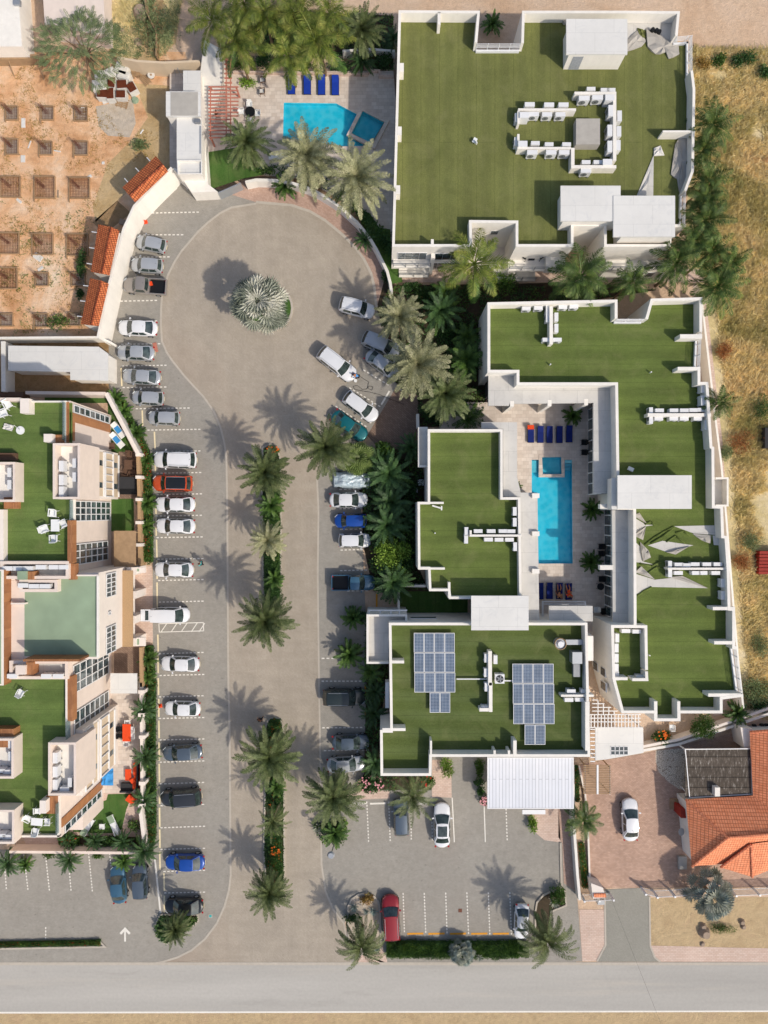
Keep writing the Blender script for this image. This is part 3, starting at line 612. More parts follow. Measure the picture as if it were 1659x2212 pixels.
# ---- B3 middle
b3=building('apartment_building','smaller white block with turf roof between the palms and courtyard pool',D(1010,1110))
o3=[(924,927),(1086,927),(1086,1074),(1124,1074),(1127,1294),(970,1294),(968,1277),(927,1277),(925,1230),(903,1230),(902,1084),(924,1084)]
turfblock(b3,o3,0,ZT,ZP-.4,'white_plaster','turf_roof',t=.26)
stub(b3,904,1084,958.5,1088.5,z1=ZP-.41); stub(b3,904,1226,961,1230.5,z1=ZP-.41); stub(b3,968,1258,973,1292,z1=ZP-.41)
T(1,1); low_walls(b3,[(1385,1252,1720,1266)]); low_walls(b3,[(1385,1225,1398,1251)])
stair_house(b3,1018,1287,1142,1361.5,ZT,8.2,over=.3)
ledge(b3,[(1040,912),(1117,912),(1117,1030),(1125,1064),(1161,1064),(1165,1340),(1128,1340),(1124,1073),(1087,1073),(1087,926),(1040,926)])
ao(b3,'wall',MB().box(D(1090,0,5).x,D(0,920,5).y,D(1110,0,5).x-.3,D(0,1340,5).y,.6,5.18),'white_plaster')
ao(b3,'wall',MB().box(D(1120,0,5).x,D(0,1070,5).y,D(1155,0,5).x-.5,D(0,1340,5).y,.6,5.19),'white_plaster')
for y in (985,1232,1475): ao(b3,'pillar',MB().box(*D(1106+132/3,737.3+y/3,ZL+.4).xy,*D(1106+178/3,737.3+(y+30)/3,ZL+.4).xy,.6,ZL+.4),'white_plaster')
ao(b3,'roof_terrace',MB().path(GD([(905,923),(905,1007),(922,1007)],5.6),.2,5.1,5.7),'white_plaster'); ao(b3,'roof_terrace',MB().prism(GD([(905,922),(924,922),(924,1007),(905,1007)],5.3),3,5.2),'white_plaster')
T(2,1)
# pergola and slab roof at the south end of the pool
pg=ao(b3,'entrance_roof',MB().prism(G([(240,1715),(522,1715),(524,1815),(240,1812)],5.6),5.2,5.6),'screed')
m=MB()
for xx in (195,470): m.box(*P(xx,1685,3.0).xy,*P(xx+10,1800,3.0).xy,2.8,3.0)
for yy in (1685,1700): m.box(*P(205,yy,3.02).xy,*P(468,yy+6,3.02).xy,2.8,3.02)
ao(b3,'pergola_frame',m,'white_metal')
# ---- B4 solar
b4=building('apartment_building','white block with solar panels on its turf roof, south of the long pool',D(1050,1490))
o4=[(840,1345),(1269,1345),(1275,1635),(933,1635),(932,1676),(822,1676),(821,1577),(843,1577)]
turfblock(b4,o4,0,ZT,ZP,'white_plaster','turf_solar',t=.28)
stub(b4,929,1600,933.2,1634,z1=ZP-.01); stub(b4,826,1573,876,1579,z1=ZP-.01); stub(b4,843,1427,873,1433,z1=ZP-.01)
T(2,2); stub(b4,1106+475/3,1474.6+125/3,1106+503/3,1474.6+440/3,z1=ZP+.01); stub(b4,1106+8/3,1474.6+375/3,1106+30/3,1474.6+478/3,z1=ZP+.01); stub(b4,1066,1621,1071,1634,z1=ZP-.01); stub(b4,1097,1621,1102,1634,z1=ZP-.01)
low_walls(b4,[(318,78,530,92)]); T(1,1); low_walls(b4,[(1505,2008,1529,2230)]); T(1,2); low_walls(b4,[(1510,0,1532,190)]); low_walls(b4,[(1448,165,1509,187)])
T(1,1)
pl=G([(716,1770),(980,1770),(980,1830),(862,1830),(860,2090),(716,2090)],5.9)
ao(b4,'wall',MB().prism(pl,0,5.2),'white_plaster'); ao(b4,'roof_terrace',MB().flat(pl,5.22),'screed'); ao(b4,'parapet',MB().path([pl[i] for i in (2,1,0,5,4)],.22,5.2,5.9,False,.5),'white_plaster')
m=MB()
for x0 in (730,800,870,925): m.box(*P(x0,1745,5.2).xy,*P(x0+8,1768,5.2).xy,5.0,5.2)
m.box(*P(728,1740,5.3).xy,*P(980,1747,5.3).xy,5.0,5.3); ao(b4,'pergola_frame',m,'white_metal')
T(2,1)
ao(b4,'parapet_box',MB().box(*P(490,1910,6.6).xy,*P(527,2070,6.6).xy,0,6.6),'white_plaster')
ao(b4,'duct',MB().box(*P(350,1935,6.6).xy,*P(472,1968,6.6).xy,6.1,6.5),'galvanised'); ao(b4,'duct',MB().box(*P(392,2015,7.1).xy,*P(455,2090,7.1).xy,ZT,7.1),'galvanised'); ao(b4,'duct',MB().box(*P(398,2092,6.6).xy,*P(442,2175,6.6).xy,ZT+.2,6.6),'grey_metal')
T(1,1); ao(b4,'gutter_box',MB().box(*D(553+838/3,1474+0/3,4.6).xy,*D(553+862/3,1474.6+165/3,4.6).xy,3.2,4.6),'white_metal')
yn4=D(0,1345,ZP).y
f=ao(b4,'window',MB().box(D(885,0,5).x,yn4-.02,D(945,0,5).x,yn4+.06,3.6,4.5),'white_metal'); ao(f,'pane',MB().box(D(887,0,5).x,yn4+.061,D(943,0,5).x,yn4+.09,3.7,4.4),'facade_glass')
# ---- boundary wall of the east block & its outer strip
def wallthing(name,label,pts,t,z0,z1,mat='white_plaster',cat='wall',side=0): return tag(MB().path(pts,t,z0,z1,False,side).build(name,mat),label,cat)
T(2,1)
sheet('side_yard',GD([(1497,600),(1525,650),(1560,950),(1585,1350),(1606,1545),(1540,1545),(1500,700)]),.026,'pink_paving')
wallthing('boundary_wall','long thin white boundary wall east of the zigzag roof, beside the dry field',GD([(1515,640),(1529,760),(1545,900),(1558,1000),(1570,1130),(1583,1290),(1595,1430),(1606,1530)],1.9),.22,0,1.9)
T(2,2)
wallthing('boundary_wall','cream boundary wall curving east from the slatted canopy past the round bushes',G([(850,415),(1080,370),(1345,280),(1659,170),(2100,0)],1.2),.3,0,1.2,'cream_plaster')
wallthing('boundary_wall','white coping wall along the brick driveway\'s curved northern edge',G([(850,440),(1080,400),(1345,312),(1659,205),(2100,40)],.9),.3,0,.9,'white_plaster')
wallthing('boundary_wall','slim white wall between the south car park and brick driveway',G([(395,535),(400,900),(425,1250),(440,1410)],1.3),.3,0,1.3)
wallthing('boundary_wall','low pale kerb wall inside the planting strip of the brick driveway',G([(430,535),(470,720),(490,1010),(500,1320)]),.2,0,.35,'cream_plaster')
# ---- carport and slatted canopy
def carport():
    T(1,2); o=thing('carport','white corrugated carport roof in front of the solar-panel block','carport',D(1145,1692))
    z=2.9; p=P(1502,488,z+.1); T(2,2); q=P(397,815,z+.1)
    ao(o,'roof',MB().box(p.x,p.y,q.x,q.y,z,z+.1),'corrugated'); m=MB().path([(p.x,p.y),(q.x,p.y),(q.x,q.y),(p.x,q.y)],.1,z-.15,z+.12,True); ao(o,'gutter',m,'white_metal')
    for x in (p.x+.3,(p.x+q.x)/2,q.x-.3):
        for y in (p.y-.3,q.y+.3): ao(o,'post',MB().box(x-.07,y-.07,x+.07,y+.07,0,z-.01),'white_metal')
    s=P(140,835,2.4); tag(MB().box(s.x-1.3,s.y-.25,s.x+1.3,s.y+.25,2.2,2.55).build('light_box','white_metal'),'small white box canopy hanging off the south edge of the corrugated carport','box')
carport()
T(2,2)
def canopy():
    z=3.0; o=thing('canopy','pale flat canopy with slatted white pergola edges between the two turf blocks','canopy',D(1330,1590))
    ao(o,'roof',MB().prism(G([(540,290),(850,290),(852,455),(615,497),(540,505)],z),z-.15,z),'pale_roof')
    m=MB()
    for x in range(510,835,22): m.box(*P(x,205,z+.01).xy,*P(x+5,292,z+.01).xy,z-.12,z+.01)
    for y in (205,228,252,288): m.box(*P(505,y,z-.02).xy,*P(835,y+5,z-.02).xy,z-.15,z-.02)
    for y in range(110,205,24): m.box(*P(520,y,z).xy,*P(520+ (y-90)*1.8,y+5,z).xy,z-.1,z)
    for x in (555,590,625,660): m.box(*P(x,115+(x-555)*.7,z+.02).xy,*P(x+5,205,z+.02).xy,z-.12,z+.02)
    for y in range(300,520,26): m.box(*P(508,y,z).xy,*P(538,y+6,z).xy,z-.1,z)
    ao(o,'slats',m,'white_metal')
    m=MB()
    for x in range(638,752,28): m.box(*P(x,412,z+.03).xy,*P(x+4,470,z+.03).xy,z+.004,z+.03)
    for y in (412,440,466): m.box(*P(638,y,z+.03).xy,*P(752,y+4,z+.03).xy,z+.004,z+.03)
    s=ao(o,'skylight',MB().box(*P(638,414,z+.02).xy,*P(750,470,z+.02).xy,z-.01,z+.012),'glass'); ao(s,'frame',m,'white_metal')
    for x,y in ((510,300),(845,295),(848,445),(545,495)): p=P(x,y,z); ao(o,'post',MB().box(p.x-.08,p.y-.08,p.x+.08,p.y+.08,0,z-.16),'white_metal')
canopy()
# ---- orange-tiled house
def house():
    T(2,2); o=thing('tiled_house','house with bright orange clay tile hip roof beside the brick driveway','house',D(1560,1790))
    ze=3.0; zr=5.4
    E=lambda x,y: P(x,y,ze); RR=lambda x,y: P(x,y,zr)
    # main west hip
    nw=E(1125,757); sw=E(1165,1190); r0=RR(1395,1003); r1=RR(2300,930); se=E(2300,1110)
    m=MB(); m.add([nw,sw,r0],[[0,1,2]]); ao(o,'roof',m,'tile_orange_ns')
    m=MB(); m.add([sw,se,r1,r0],[[0,1,2,3]]); m.add([nw,r0,r1,E(2300,690)],[[0,1,2,3]]); ao(o,'roof',m,'tile_orange_ew')
    # north wing: west slope to the top right
    nwa=E(1540,320); nwb=E(1562,735); ra=P(1800,300,4.9); rb=P(1810,900,4.9)
    m=MB(); m.add([nwa,E(1565,800),rb,ra],[[0,1,2,3]]); ao(o,'roof',m,'tile_orange_ns'); m=MB(); m.add([nwa,ra,E(2100,310)],[[0,1,2]]); ao(o,'roof',m,'tile_orange_ew')
    # south gablet hip
    a=E(1345,1190); c=P(1540,1040,4.6); d=E(1548,1252); e=E(1800,1150); f=P(1800,1000,4.7)
    up=Vector((0,0,.25)); m=MB(); m.add([a+up,d+up,c+up],[[0,1,2]]); m.add([a,d,d+up,a+up],[[0,1,2,3]]); ao(o,'roof',m,'tile_orange_ns'); m=MB(); m.add([d+up,e+up,f+up,c+up],[[0,1,2,3]]); m.add([d,e,e+up,d+up],[[0,1,2,3]]); ao(o,'roof',m,'tile_orange_ew')
    m=MB()
    for p,q in ((nw,r0),(sw,r0),(r0,r1),(c+up,d+up),(a+up,c+up),(nwa,ra)): m.tube(p+Vector((0,0,.03)),q+Vector((0,0,.03)),.15,7)
    ao(o,'ridge_tiles',m,'ridge_orange')
    ao(o,'wall',MB().prism([E(1140,785).xy,E(1180,1170).xy,E(2250,1080).xy,E(2250,780).xy],0,ze-.02),'white_plaster')
    ao(o,'wall',MB().prism([E(1560,335).xy,E(1590,780).xy,E(2250,780).xy,E(2250,320).xy],0,ze-.03),'white_plaster')
    ao(o,'wall',MB().prism([E(1365,1180).xy,E(1550,1235).xy,E(1780,1150).xy,E(1780,1000).xy],0,ze-.04),'white_plaster')
    ao(o,'step',MB().box(*P(1020,750).xy,*P(1075,818).xy,0,.18),'timber'); ao(o,'step',MB().box(*P(1060,752).xy,*P(1100,818).xy,0,.34),'timber')
    ao(o,'step',MB().box(*P(1072,1118).xy,*P(1125,1200).xy,0,.35),'concrete')
    d_=ao(o,'door',MB().box(P(1088,780,2).x+.1,P(0,826).y,P(1120,780,2).x+.3,P(0,770).y,0,2.1),'rusty_red')
    t=thing('patio_roof','weathered dark corrugated patio roof attached to the orange-tiled house','patio roof',P(1340,590)); z=2.7
    ao(t,'roof',MB().box(*P(1122,432,z).xy,*P(1548,745,z).xy,z-.08,z),'dark_corrugated'); ao(t,'edge_trim',MB().path([P(1122,432,z).xy,P(1548,428,z).xy,P(1558,722,z).xy,P(1150,745,z).xy],.09,z-.12,z+.05,True),'white_metal')
    for x,y in ((1135,445),(1160,735)): p=P(x,y,z); ao(t,'post',MB().box(p.x-.07,p.y-.07,p.x+.07,p.y+.07,0,z-.1),'white_metal')
    tag(MB().box(*P(1315,680,3.4).xy,*P(1348,738,3.4).xy,z+.001,3.4).build('chimney','white_plaster'),'small white chimney standing up through the weathered patio roof','chimney')
    tag(MB().prism(G([(1480,290),(1560,300),(1560,425),(1505,425)],2.4),0,2.4).build('garden_store','cream_plaster'),'pale wall corner behind the patio roof by the blue chair','shed')
    # satellite dish, blue chair
    p=P(1095,965,1.6); t=thing('satellite_dish','round grey satellite dish on the west wall of the tiled house','satellite dish',(p.x,p.y,0)); ao(t,'dish',MB().tube((p.x-.1,p.y,1.5),(p.x-.02,p.y+.03,1.75),.12,16,.42),'galvanised'); ao(t,'arm',MB().tube((p.x,p.y,1.6),(p.x+.5,p.y-.2,1.3),.03),'grey_metal')
    p=P(1480,372); t=thing('garden_chair','small blue garden chair behind the weathered patio roof','chair',p); ao(t,'seat',MB().box(p.x-.28,p.y-.28,p.x+.28,p.y+.28,.38,.44),'sky_blue_cloth'); ao(t,'backrest',MB().box(p.x-.28,p.y+.26,p.x+.28,p.y+.32,.44,.95),'sky_blue_cloth')
    for sx in (-1,1):
        for sy in (-1,1): ao(t,'leg',MB().tube((p.x+sx*.25,p.y+sy*.25,0),(p.x+sx*.25,p.y+sy*.25,.4),.02),'white_metal')
    for i,(x,y,w_) in enumerate(((1563,276,'leftmost'),(1612,272,'middle'),(1643,272,'rightmost'))): 
        p=P(x,y); tag(MB().cyl(p.xy,.17,0,.35,14,.24).build('plant_pot','black_plastic'),w_+' of three dark plant pots on the white wall\'s far corner','plant pot','three dark plant pots')
house()
# fence, gate, letter kiosk
T(2,2)
def mesh_fence(label,pts,z=1.5,t=.05):
    o=thing('metal_fence',label,'fence',(pts[0][0],pts[0][1],0)); m=MB()
    for i in range(len(pts)-1):
        a=Vector(pts[i]);b_=Vector(pts[i+1]); L=(b_-a).length; n=int(L/.16)
        for k in range(n): c=a.lerp(b_,k/n); m.box(c.x-.022,c.y-.022,c.x+.022,c.y+.022,.1,z)
        for zz in (.15,z-.1): m.path([a,b_],.05,zz,zz+.06)
    ao(o,'bars',m,'white_metal')
    for q in pts: ao(o,'post',MB().box(q[0]-.1,q[1]-.1,q[0]+.1,q[1]+.1,0,z+.1),'white_metal')
mesh_fence('white barred fence left of the small kiosk at the driveway entrance',G([(445,1370),(540,1368),(630,1362)]))
mesh_fence('white sliding gate of fine bars behind the silver fan palm\'s left side',G([(835,1325),(910,1345),(1020,1340),(1130,1330)]))
mesh_fence('white barred fence right of the silver fan palm below the tiled house',G([(1410,1335),(1560,1330),(1659,1325),(1900,1320)]))
o=thing('gate_kiosk','small masonry gate kiosk with a short orange tiled top','kiosk',P(560,1350)); ao(o,'wall',MB().prism(G([(512,1300),(590,1330),(605,1395),(525,1400)],1.9),0,1.9),'cream_plaster'); ao(o,'roof',MB().prism(G([(530,1368),(608,1368),(610,1392),(532,1392)],2.0),1.9,2.03),'tile_orange_ew')
tag(MB().box(*P(555,1415,.9).xy,*P(600,1440,.9).xy,0,.9).build('waste_bin','grey_metal'),'grey waste bin standing in front of the gate kiosk','bin')
# brown slatted pergola on the driveway
o=thing('pergola','brown slatted timber pergola on the brick driveway by the carport','pergola',P(550,620)); m=MB()
for i in range(17): y=535+i*11.3; m.box(*P(463,y,2.4).xy,*P(640,y+6,2.4).xy,2.3,2.38)
ao(o,'slats',m,'timber'); m=MB(); m.box(*P(548,533,2.4).xy,*P(560,722,2.4).xy,2.39,2.44); m.box(*P(470,533,2.2).xy,*P(476,722,2.2).xy,2.15,2.29); m.box(*P(630,533,2.2).xy,*P(636,722,2.2).xy,2.15,2.29); ao(o,'beam',m,'white_metal')
for x in (480,628):
    for y in (545,715): p=P(x,y,2.2); ao(o,'post',MB().box(p.x-.05,p.y-.05,p.x+.05,p.y+.05,0,2.15),'timber')
# ---- B5 left building (tall, east facades seen steeply)
b5=building('apartment_building','tall cream and timber apartment block filling the left edge, with turf terraces',D(100,1400))
ZA=10.5
def prismD(name,pts,z0,z1,mat,zc=None): return ao(b5,name,MB().prism(G(pts,z1 if zc is None else zc),z0,z1),mat)
T(0,1)
XA=-31.8; XM=-29.0
def Yt(y,z): return P(0,y,z).y
def Xt(x,z): return P(x,0,z).x
T(0,1); yN=Yt(385,ZA); ym0=Yt(1500,ZA); ym1=Yt(2060,ZA); T(0,2); yS=Yt(1000,ZA)
ao(b5,'wall',MB().box(-70,yN,XA,ym0,0,ZA-.02),'pink_plaster'); T(0,2); ysp=Yt(385,ZA); XS=-32.7; ao(b5,'wall',MB().box(-70,ym1,XA,ysp,0,ZA-.02),'pink_plaster'); ao(b5,'wall',MB().box(-70,ysp,XS,yS,0,ZA-.021),'pink_plaster')
ao(b5,'wall',MB().box(-70,ym0-.001,XM,ym1+.001,0,ZA-.021),'cream_plaster')
# turf roofs
T(0,1)
zt=ZA
def turfp(pts,mat='turf_left'): ao(b5,'turf',MB().flat(G(pts,zt),zt),mat)
turfp([(-900,385),(470,400),(470,1050),(445,1160),(440,1430),(-900,1425)])
ao(b5,'green_roof',MB().flat(G([(160,1520),(638,1520),(628,2045),(150,2040)],zt),zt+.01),'pale_green_roof')
T(0,2); turfp([(-900,-60),(420,-70),(425,400),(360,1000),(-900,1000)])
T(0,1)
def pb(name,x0,y0,x1,y1,z0,z1,mat): ao(b5,name,MB().box(*P(x0,y0,z1).xy,*P(x1,y1,z1).xy,z0,z1),mat)
# parapets
pb('parapet',-900,365,135,385,ZA,ZA+1.0,'pink_plaster'); pb('parapet',130,370,188,465,ZA,ZA+1.1,'cream_plaster'); pb('parapet',188,385,430,392,ZA,ZA+.6,'white_plaster')
pb('glass_rail',404,392,409,640,ZA,ZA+1.0,'clear_rail'); pb('parapet',412,388,428,655,ZA,ZA+.4,'white_plaster')
pb('timber_cladding',428,390,438,655,ZA-.6,ZA+.38,'wood_clad')
pb('chimney',283,600,340,652,ZA,ZA+1.3,'cream_plaster'); pb('timber_cladding',341,606,408,658,ZA,ZA+.7,'wood_clad')
pb('parapet',-900,1426,440,1440,ZA,ZA+.9,'cream_plaster')
pb('parapet',-60,1090,22,1425,ZA,ZA+.8,'cream_plaster'); pb('timber_cladding',25,1010,118,1085,ZA,ZA+.5,'wood_clad')
pb('glass_rail',449,1030,453,1160,ZA,ZA+1.0,'clear_rail'); pb('parapet',455,1026,484,1300,ZA-.02,ZA+.25,'white_plaster')
pb('timber_cladding',437,1160,470,1440,ZA,ZA+.9,'wood_clad')
pb('timber_cladding',445,1441,490,1545,ZA-.2,ZA+.5,'wood_clad')
# AC wells between roofs
def well(x0,y0,x1,y1,z1=ZA+1.0,t=.3,floor='pale_roof'):
    a=P(x0,y0,z1);b_=P(x1,y1,z1); ao(b5,'plant_well',MB().path([(a.x,a.y),(b_.x,a.y),(b_.x,b_.y),(a.x,b_.y)],t,ZA-.3,z1,True,-.5),'pink_plaster'); ao(b5,'well_floor',MB().box(a.x+t,a.y-t,b_.x-t,b_.y+t,ZA-.3,ZA+.03),floor)
well(0,1425,445,1540,ZA+.95,floor='screed'); well(125,1545,372,1625,ZA+.8,floor='screed'); well(60,2070,440,2190,ZA+.8,floor='screed')
pb('chimney',112,1490,170,1545,ZA+.1,ZA+1.5,'pale_green_roof'); pb('timber_cladding',172,1492,215,1545,ZA+.05,ZA+1.2,'wood_clad')
pb('chimney',100,2100,165,2160,ZA,ZA+1.5,'pink_plaster'); pb('timber_cladding',168,2080,215,2160,ZA,ZA+1.2,'wood_clad')
ZU=11.8
# pale terraces + higher block at the far left
pb('terrace_floor',70,1550,160,1700,ZA-.3,ZA+.02,'pink_plaster'); pb('parapet',70,1695,162,1705,ZA,ZA+.6,'cream_plaster'); pb('terrace_floor',70,1706,158,2075,ZA-.3,ZA+.02,'pink_plaster')
ao(b5,'upper_block',MB().box(-70,Yt(1480,ZU),Xt(24,ZU),Yt(2230,ZU),ZA,ZU),'cream_plaster'); ao(b5,'roof',MB().box(-70.1,Yt(1490,ZU),Xt(8,ZU),Yt(2220,ZU),ZU,ZU+.05),'pale_green_roof')
x=Xt(24,ZU); ao(b5,'timber_cladding',MB().box(x,Yt(1482,ZU),x+.06,Yt(2230,ZU),ZA,ZU-.02),'wood_clad')
for yy in (1732,1775,1830,1875,1935,1980,2030,2080): p=P(26,yy,ZU-.4); ao(b5,'wall_lamp',MB().box(p.x+.05,p.y-.08,p.x+.2,p.y+.08,ZU-.5,ZU-.3),'black_plastic')
pb('parapet',155,1512,640,1522,ZA,ZA+.25,'cream_plaster'); pb('parapet',626,1522,640,2050,ZA,ZA+.3,'white_plaster'); pb('timber_cladding',150,2060,515,2075,ZA,ZA+2.2,'wood_clad')
# rooftop plant boxes with open tops
def plantbox(x0,y0,x1,y1,z1=12.2,t=.22,tw=None,name='plant_box'):
    a=P(x0,y0,z1);c=P(x1,y1,z1); h=ao(b5,name,MB().path([(a.x,a.y),(c.x,a.y),(c.x,c.y),(a.x,c.y)],t,ZA-3 if x1<600 and x0>280 else ZA,z1,True,-.5),'pink_plaster')
    ao(h,'floor',MB().box(a.x+t,a.y-t,c.x-t,c.y+t,ZA-.4,ZA+.35),'white_plaster')
plantbox(342,660,517,1022); plantbox(-200,782,97,1040)
T(0,2); plantbox(312,388,492,732); plantbox(-200,362,88,622); plantbox(-200,825,92,1045)
pb('parapet',424,-40,436,250,ZA,ZA+.5,'cream_plaster'); pb('timber_cladding',437,-40,472,250,ZA-.5,ZA+.45,'wood_clad')
pb('glass_rail',425,255,428,380,ZA,ZA+1,'clear_rail'); pb('chimney',257,765,297,848,ZA,ZA+1.4,'cream_plaster'); pb('timber_cladding',300,735,370,850,ZA,ZA+.6,'wood_clad')
pb('parapet',370,735,384,1000,ZA,ZA+.4,'cream_plaster'); pb('glass_rail',360,790,364,990,ZA,ZA+1,'clear_rail'); pb('parapet',140,990,384,1003,ZA,ZA+.4,'cream_plaster')
pb('timber_cladding',-100,300,90,420,ZA,ZA+1.2,'wood_clad')
ao(b5,'ledge',MB().box(Xt(190,6),yS-1.6,XS-.01,yS-.002,0,5.5),'pink_plaster') 
# facade windows (on the east faces)
def fwin(X,y0,y1,z0,z1,cols,rows,d=.12,nm='window',bars='white_metal'):
    f=ao(b5,nm,MB().box(X-.02,y0,X+d*.5,y1,z0,z1),'facade_glass'); m=MB()
    for i in range(cols+1): y=y0+(y1-y0)*i/cols; m.box(X+.05,y-.05,X+d,y+.05,z0,z1)
    for i in range(rows+1): z=z0+(z1-z0)*i/rows; m.box(X+.05,min(y0,y1)-.05,X+d-.005,max(y0,y1)+.05,z-.05,z+.05)
    ao(f,'frame',m,bars); return f
def YY(t,y,z): T(*t); return P(0,y,z).y
fwin(XA,YY((0,1),1035,9.6),YY((0,1),1165,9.6),.5,9.6,3,7)
fwin(XA,YY((0,1),1318,9.9),YY((0,1),1452,9.9),1.2,9.9,3,6)
fwin(XA,YY((0,1),2105,9.9),YY((0,2),70,9.9),1.0,9.9,3,6)
fwin(XA,YY((0,2),195,9.7),YY((0,2),350,9.7),1.0,9.7,2,7)
fwin(XM,YY((0,1),1510,8.5),YY((0,1),1660,8.5),6.0,8.5,5,2)
fwin(XM,YY((0,1),1858,8.5),YY((0,1),2030,8.5),6.0,8.5,5,2)
fwin(XM,YY((0,1),1755,8.0),YY((0,1),1775,8.0),7.4,7.9,1,1)
# narrow vertical window strips framed in timber
for t,y in (((0,1),405),((0,2),945)):
    Y=YY(t,y,ZA); s=-1 if t[1]==1 else 1
    X_=XA if s<0 else XS; fwin(X_,Y,Y-.75,.8,9.8,1,7,.12); ao(b5,'timber_cladding',MB().box(X_,Y-.85,X_+.1,Y-1.75,.5,ZA) if s<0 else MB().box(X_,Y+.1,X_+.1,Y+1.0,.5,ZA),'wood_clad')
Y=YY((0,1),640,ZA); ao(b5,'timber_cladding',MB().box(XA,YY((0,1),400,ZA)-1.8,XA+.08,Y,9.6,ZA),'wood_clad')
# tall glazed loggias in white frames
def loggia(y0,y1,X,bands,ztop):
    h=ao(b5,'loggia_block',MB().box(XS-.5,y0,X,y1,0,ztop),'cream_plaster')
    for z0,z1 in bands:
        o=ao(b5,'loggia_window',MB().box(X-.02,y0-.25 if y0>y1 else y0+.25,X+.03,y1+.25,z0,z1),'tan_plaster'); m=MB(); n=6
        for i in range(n+1): y=y0-.25+(y1-y0+.5)*i/n; m.box(X+.031,y-.045,X+.16,y+.045,z0+(z1-z0)*.42,z1)
        for z in (z0,z0+(z1-z0)*.42,z1-.08): m.box(X+.031,y0-.25,X+.2,y1+.25,z,z+.09)
        ao(o,'frame',m,'white_metal'); m=MB()
        for i in range(n):
            if i%3==1: y=y0-.25+(y1-y0+.5)*(i+.5)/n; m.box(X+.032,y-.3,X+.04,y+.3,z0+.2,z0+(z1-z0)*.4)
        ao(o,'pane',m,'facade_glass')
loggia(YY((0,1),672,10),YY((0,1),1012,10),-31.0,((4.3,8.0),(.1,4.0)),8.3)
loggia(-22.4,-29.2,-31.0,((5.8,9.0),(1.3,5.2)),9.4)
# entrance canopy of pierced panels and gate pillars
T(0,1)
e=ao(b5,'entrance_canopy',MB().box(XM,YY((0,1),1485,4),XM+1.15,YY((0,1),1980,4),3.85,4.0),'wicker_fence')
for yy in (1485,1640,1800,1945):
    T(0,1); p=P(820,yy-20,3.4); q=P(880,yy+28,3.4); ao(b5,'gate_pillar',MB().box(p.x,p.y,q.x,q.y,0,3.4),'cream_plaster')
p=P(848,1500,2.8); q=P(868,1950,2.8); ao(b5,'entrance_beam',MB().box(p.x,p.y,q.x,q.y,2.5,2.8),'cream_plaster')
for ya,yb_ in ((1465,1500),(1920,1975)): p=P(880,ya,3.0); q=P(942,yb_,3.0); ao(b5,'gate_roof',MB().box(p.x-1.0,p.y,q.x,q.y,2.8,3.0),'cream_plaster'); ao(b5,'gate_roof_inset',MB().box(p.x-.9,p.y-.15,q.x-.7,q.y+.15,2.99,3.02),'pale_green_roof')
sheet('entrance_paving',G([(780,1470),(985,1455),(992,1950),(870,1990),(780,1990)]),.022,'pink_paving')
# ground-floor terraces of the left block
sheet('lawn',G([(290,350),(680,345),(860,700),(870,1230),(700,1230),(700,400),(290,400)]),.022,'turf_lawn')
sheet('terrace_deck',G([(770,715),(885,720),(885,1020),(765,1020)]),.030,'brown_pavers')
sheet('terrace_tiles',G([(740,1980),(900,1980),(900,2212),(740,2212)]),.030,'brown_pavers')
T(0,2); sheet('terrace_tiles',G([(700,-40),(905,-40),(905,500),(890,715),(600,715),(640,300)]),.034,'travertine')
sheet('garden_ground',G([(150,1000),(400,760),(700,700),(905,700),(905,1090),(190,1095)]),.026,'pink_paving'); 
sheet('lawn',G([(455,935),(580,800),(690,760),(700,722),(862,718),(820,820),(790,950),(740,975),(600,975),(480,965)]),.038,'turf_lawn')
sheet('planting_bed',G([(380,985),(560,990),(900,1000),(905,1085),(380,1060)]),.042,'soil')
T(0,1)
t=thing('timber_canopy','flat slatted timber canopy over the left block\'s ground terrace','canopy',P(810,1350)); ao(t,'roof',MB().box(*P(738,1228,2.8).xy,*P(880,1465,2.8).xy,2.7,2.8),'timber')
for x,y in ((745,1240),(870,1240),(745,1450),(870,1450)): p=P(x,y,2.7); ao(t,'post',MB().box(p.x-.06,p.y-.06,p.x+.06,p.y+.06,0,2.69),'timber')
T(0,2); tag(MB().box(*P(715,-60,2.6).xy,*P(888,70,2.6).xy,2.5,2.6).build('awning','pale_roof'),'small white flat awning over the ground terrace beside the tall hedge','awning') 
# garden walls
def gw(label,pts,z,mat='cream_plaster',t=.3): return wallthing('garden_wall',label,G(pts,z),t,0,z,mat)
T(0,1)
gw('cream garden wall along the north edge of the left block\'s lawn',[(165,332),(680,338)],2.2,'pink_plaster',.35)
gw('slanting cream garden wall between the dark lawn and row of shrubs',[(686,335),(895,730)],2.0,'cream_plaster',.45)
gw('straight garden wall with pillars between terraces and the flower hedge',[(892,735),(900,1000),(905,1460)],1.6,'wicker_fence',.35)
for i,yy in enumerate((735,880,1025,1175,1320)): tag(MB().box(*P(878,yy-10,1.9).xy,*P(915,yy+10,1.9).xy,0,1.9).build('wall_pillar','cream_plaster'),ORD[i]+' cream wall pillar from the north along the flower hedge','pillar','cream pillars of the garden wall')
gw('garden wall with pillars continuing south beside the long hedge',[(912,1985),(915,2240)],1.6,'wicker_fence',.35)
T(0,2)
gw('garden wall on the east side of the orange sofa terrace',[(912,0),(920,800)],1.6,'cream_plaster',.3)
gw('cream garden wall east of the sun lounger lawn',[(905,800),(930,1000),(938,1100)],1.5,'cream_plaster',.4)
gw('long pink garden wall facing the arrow car park',[(60,1098),(190,1098),(905,1105)],1.6,'pink_plaster',.3)
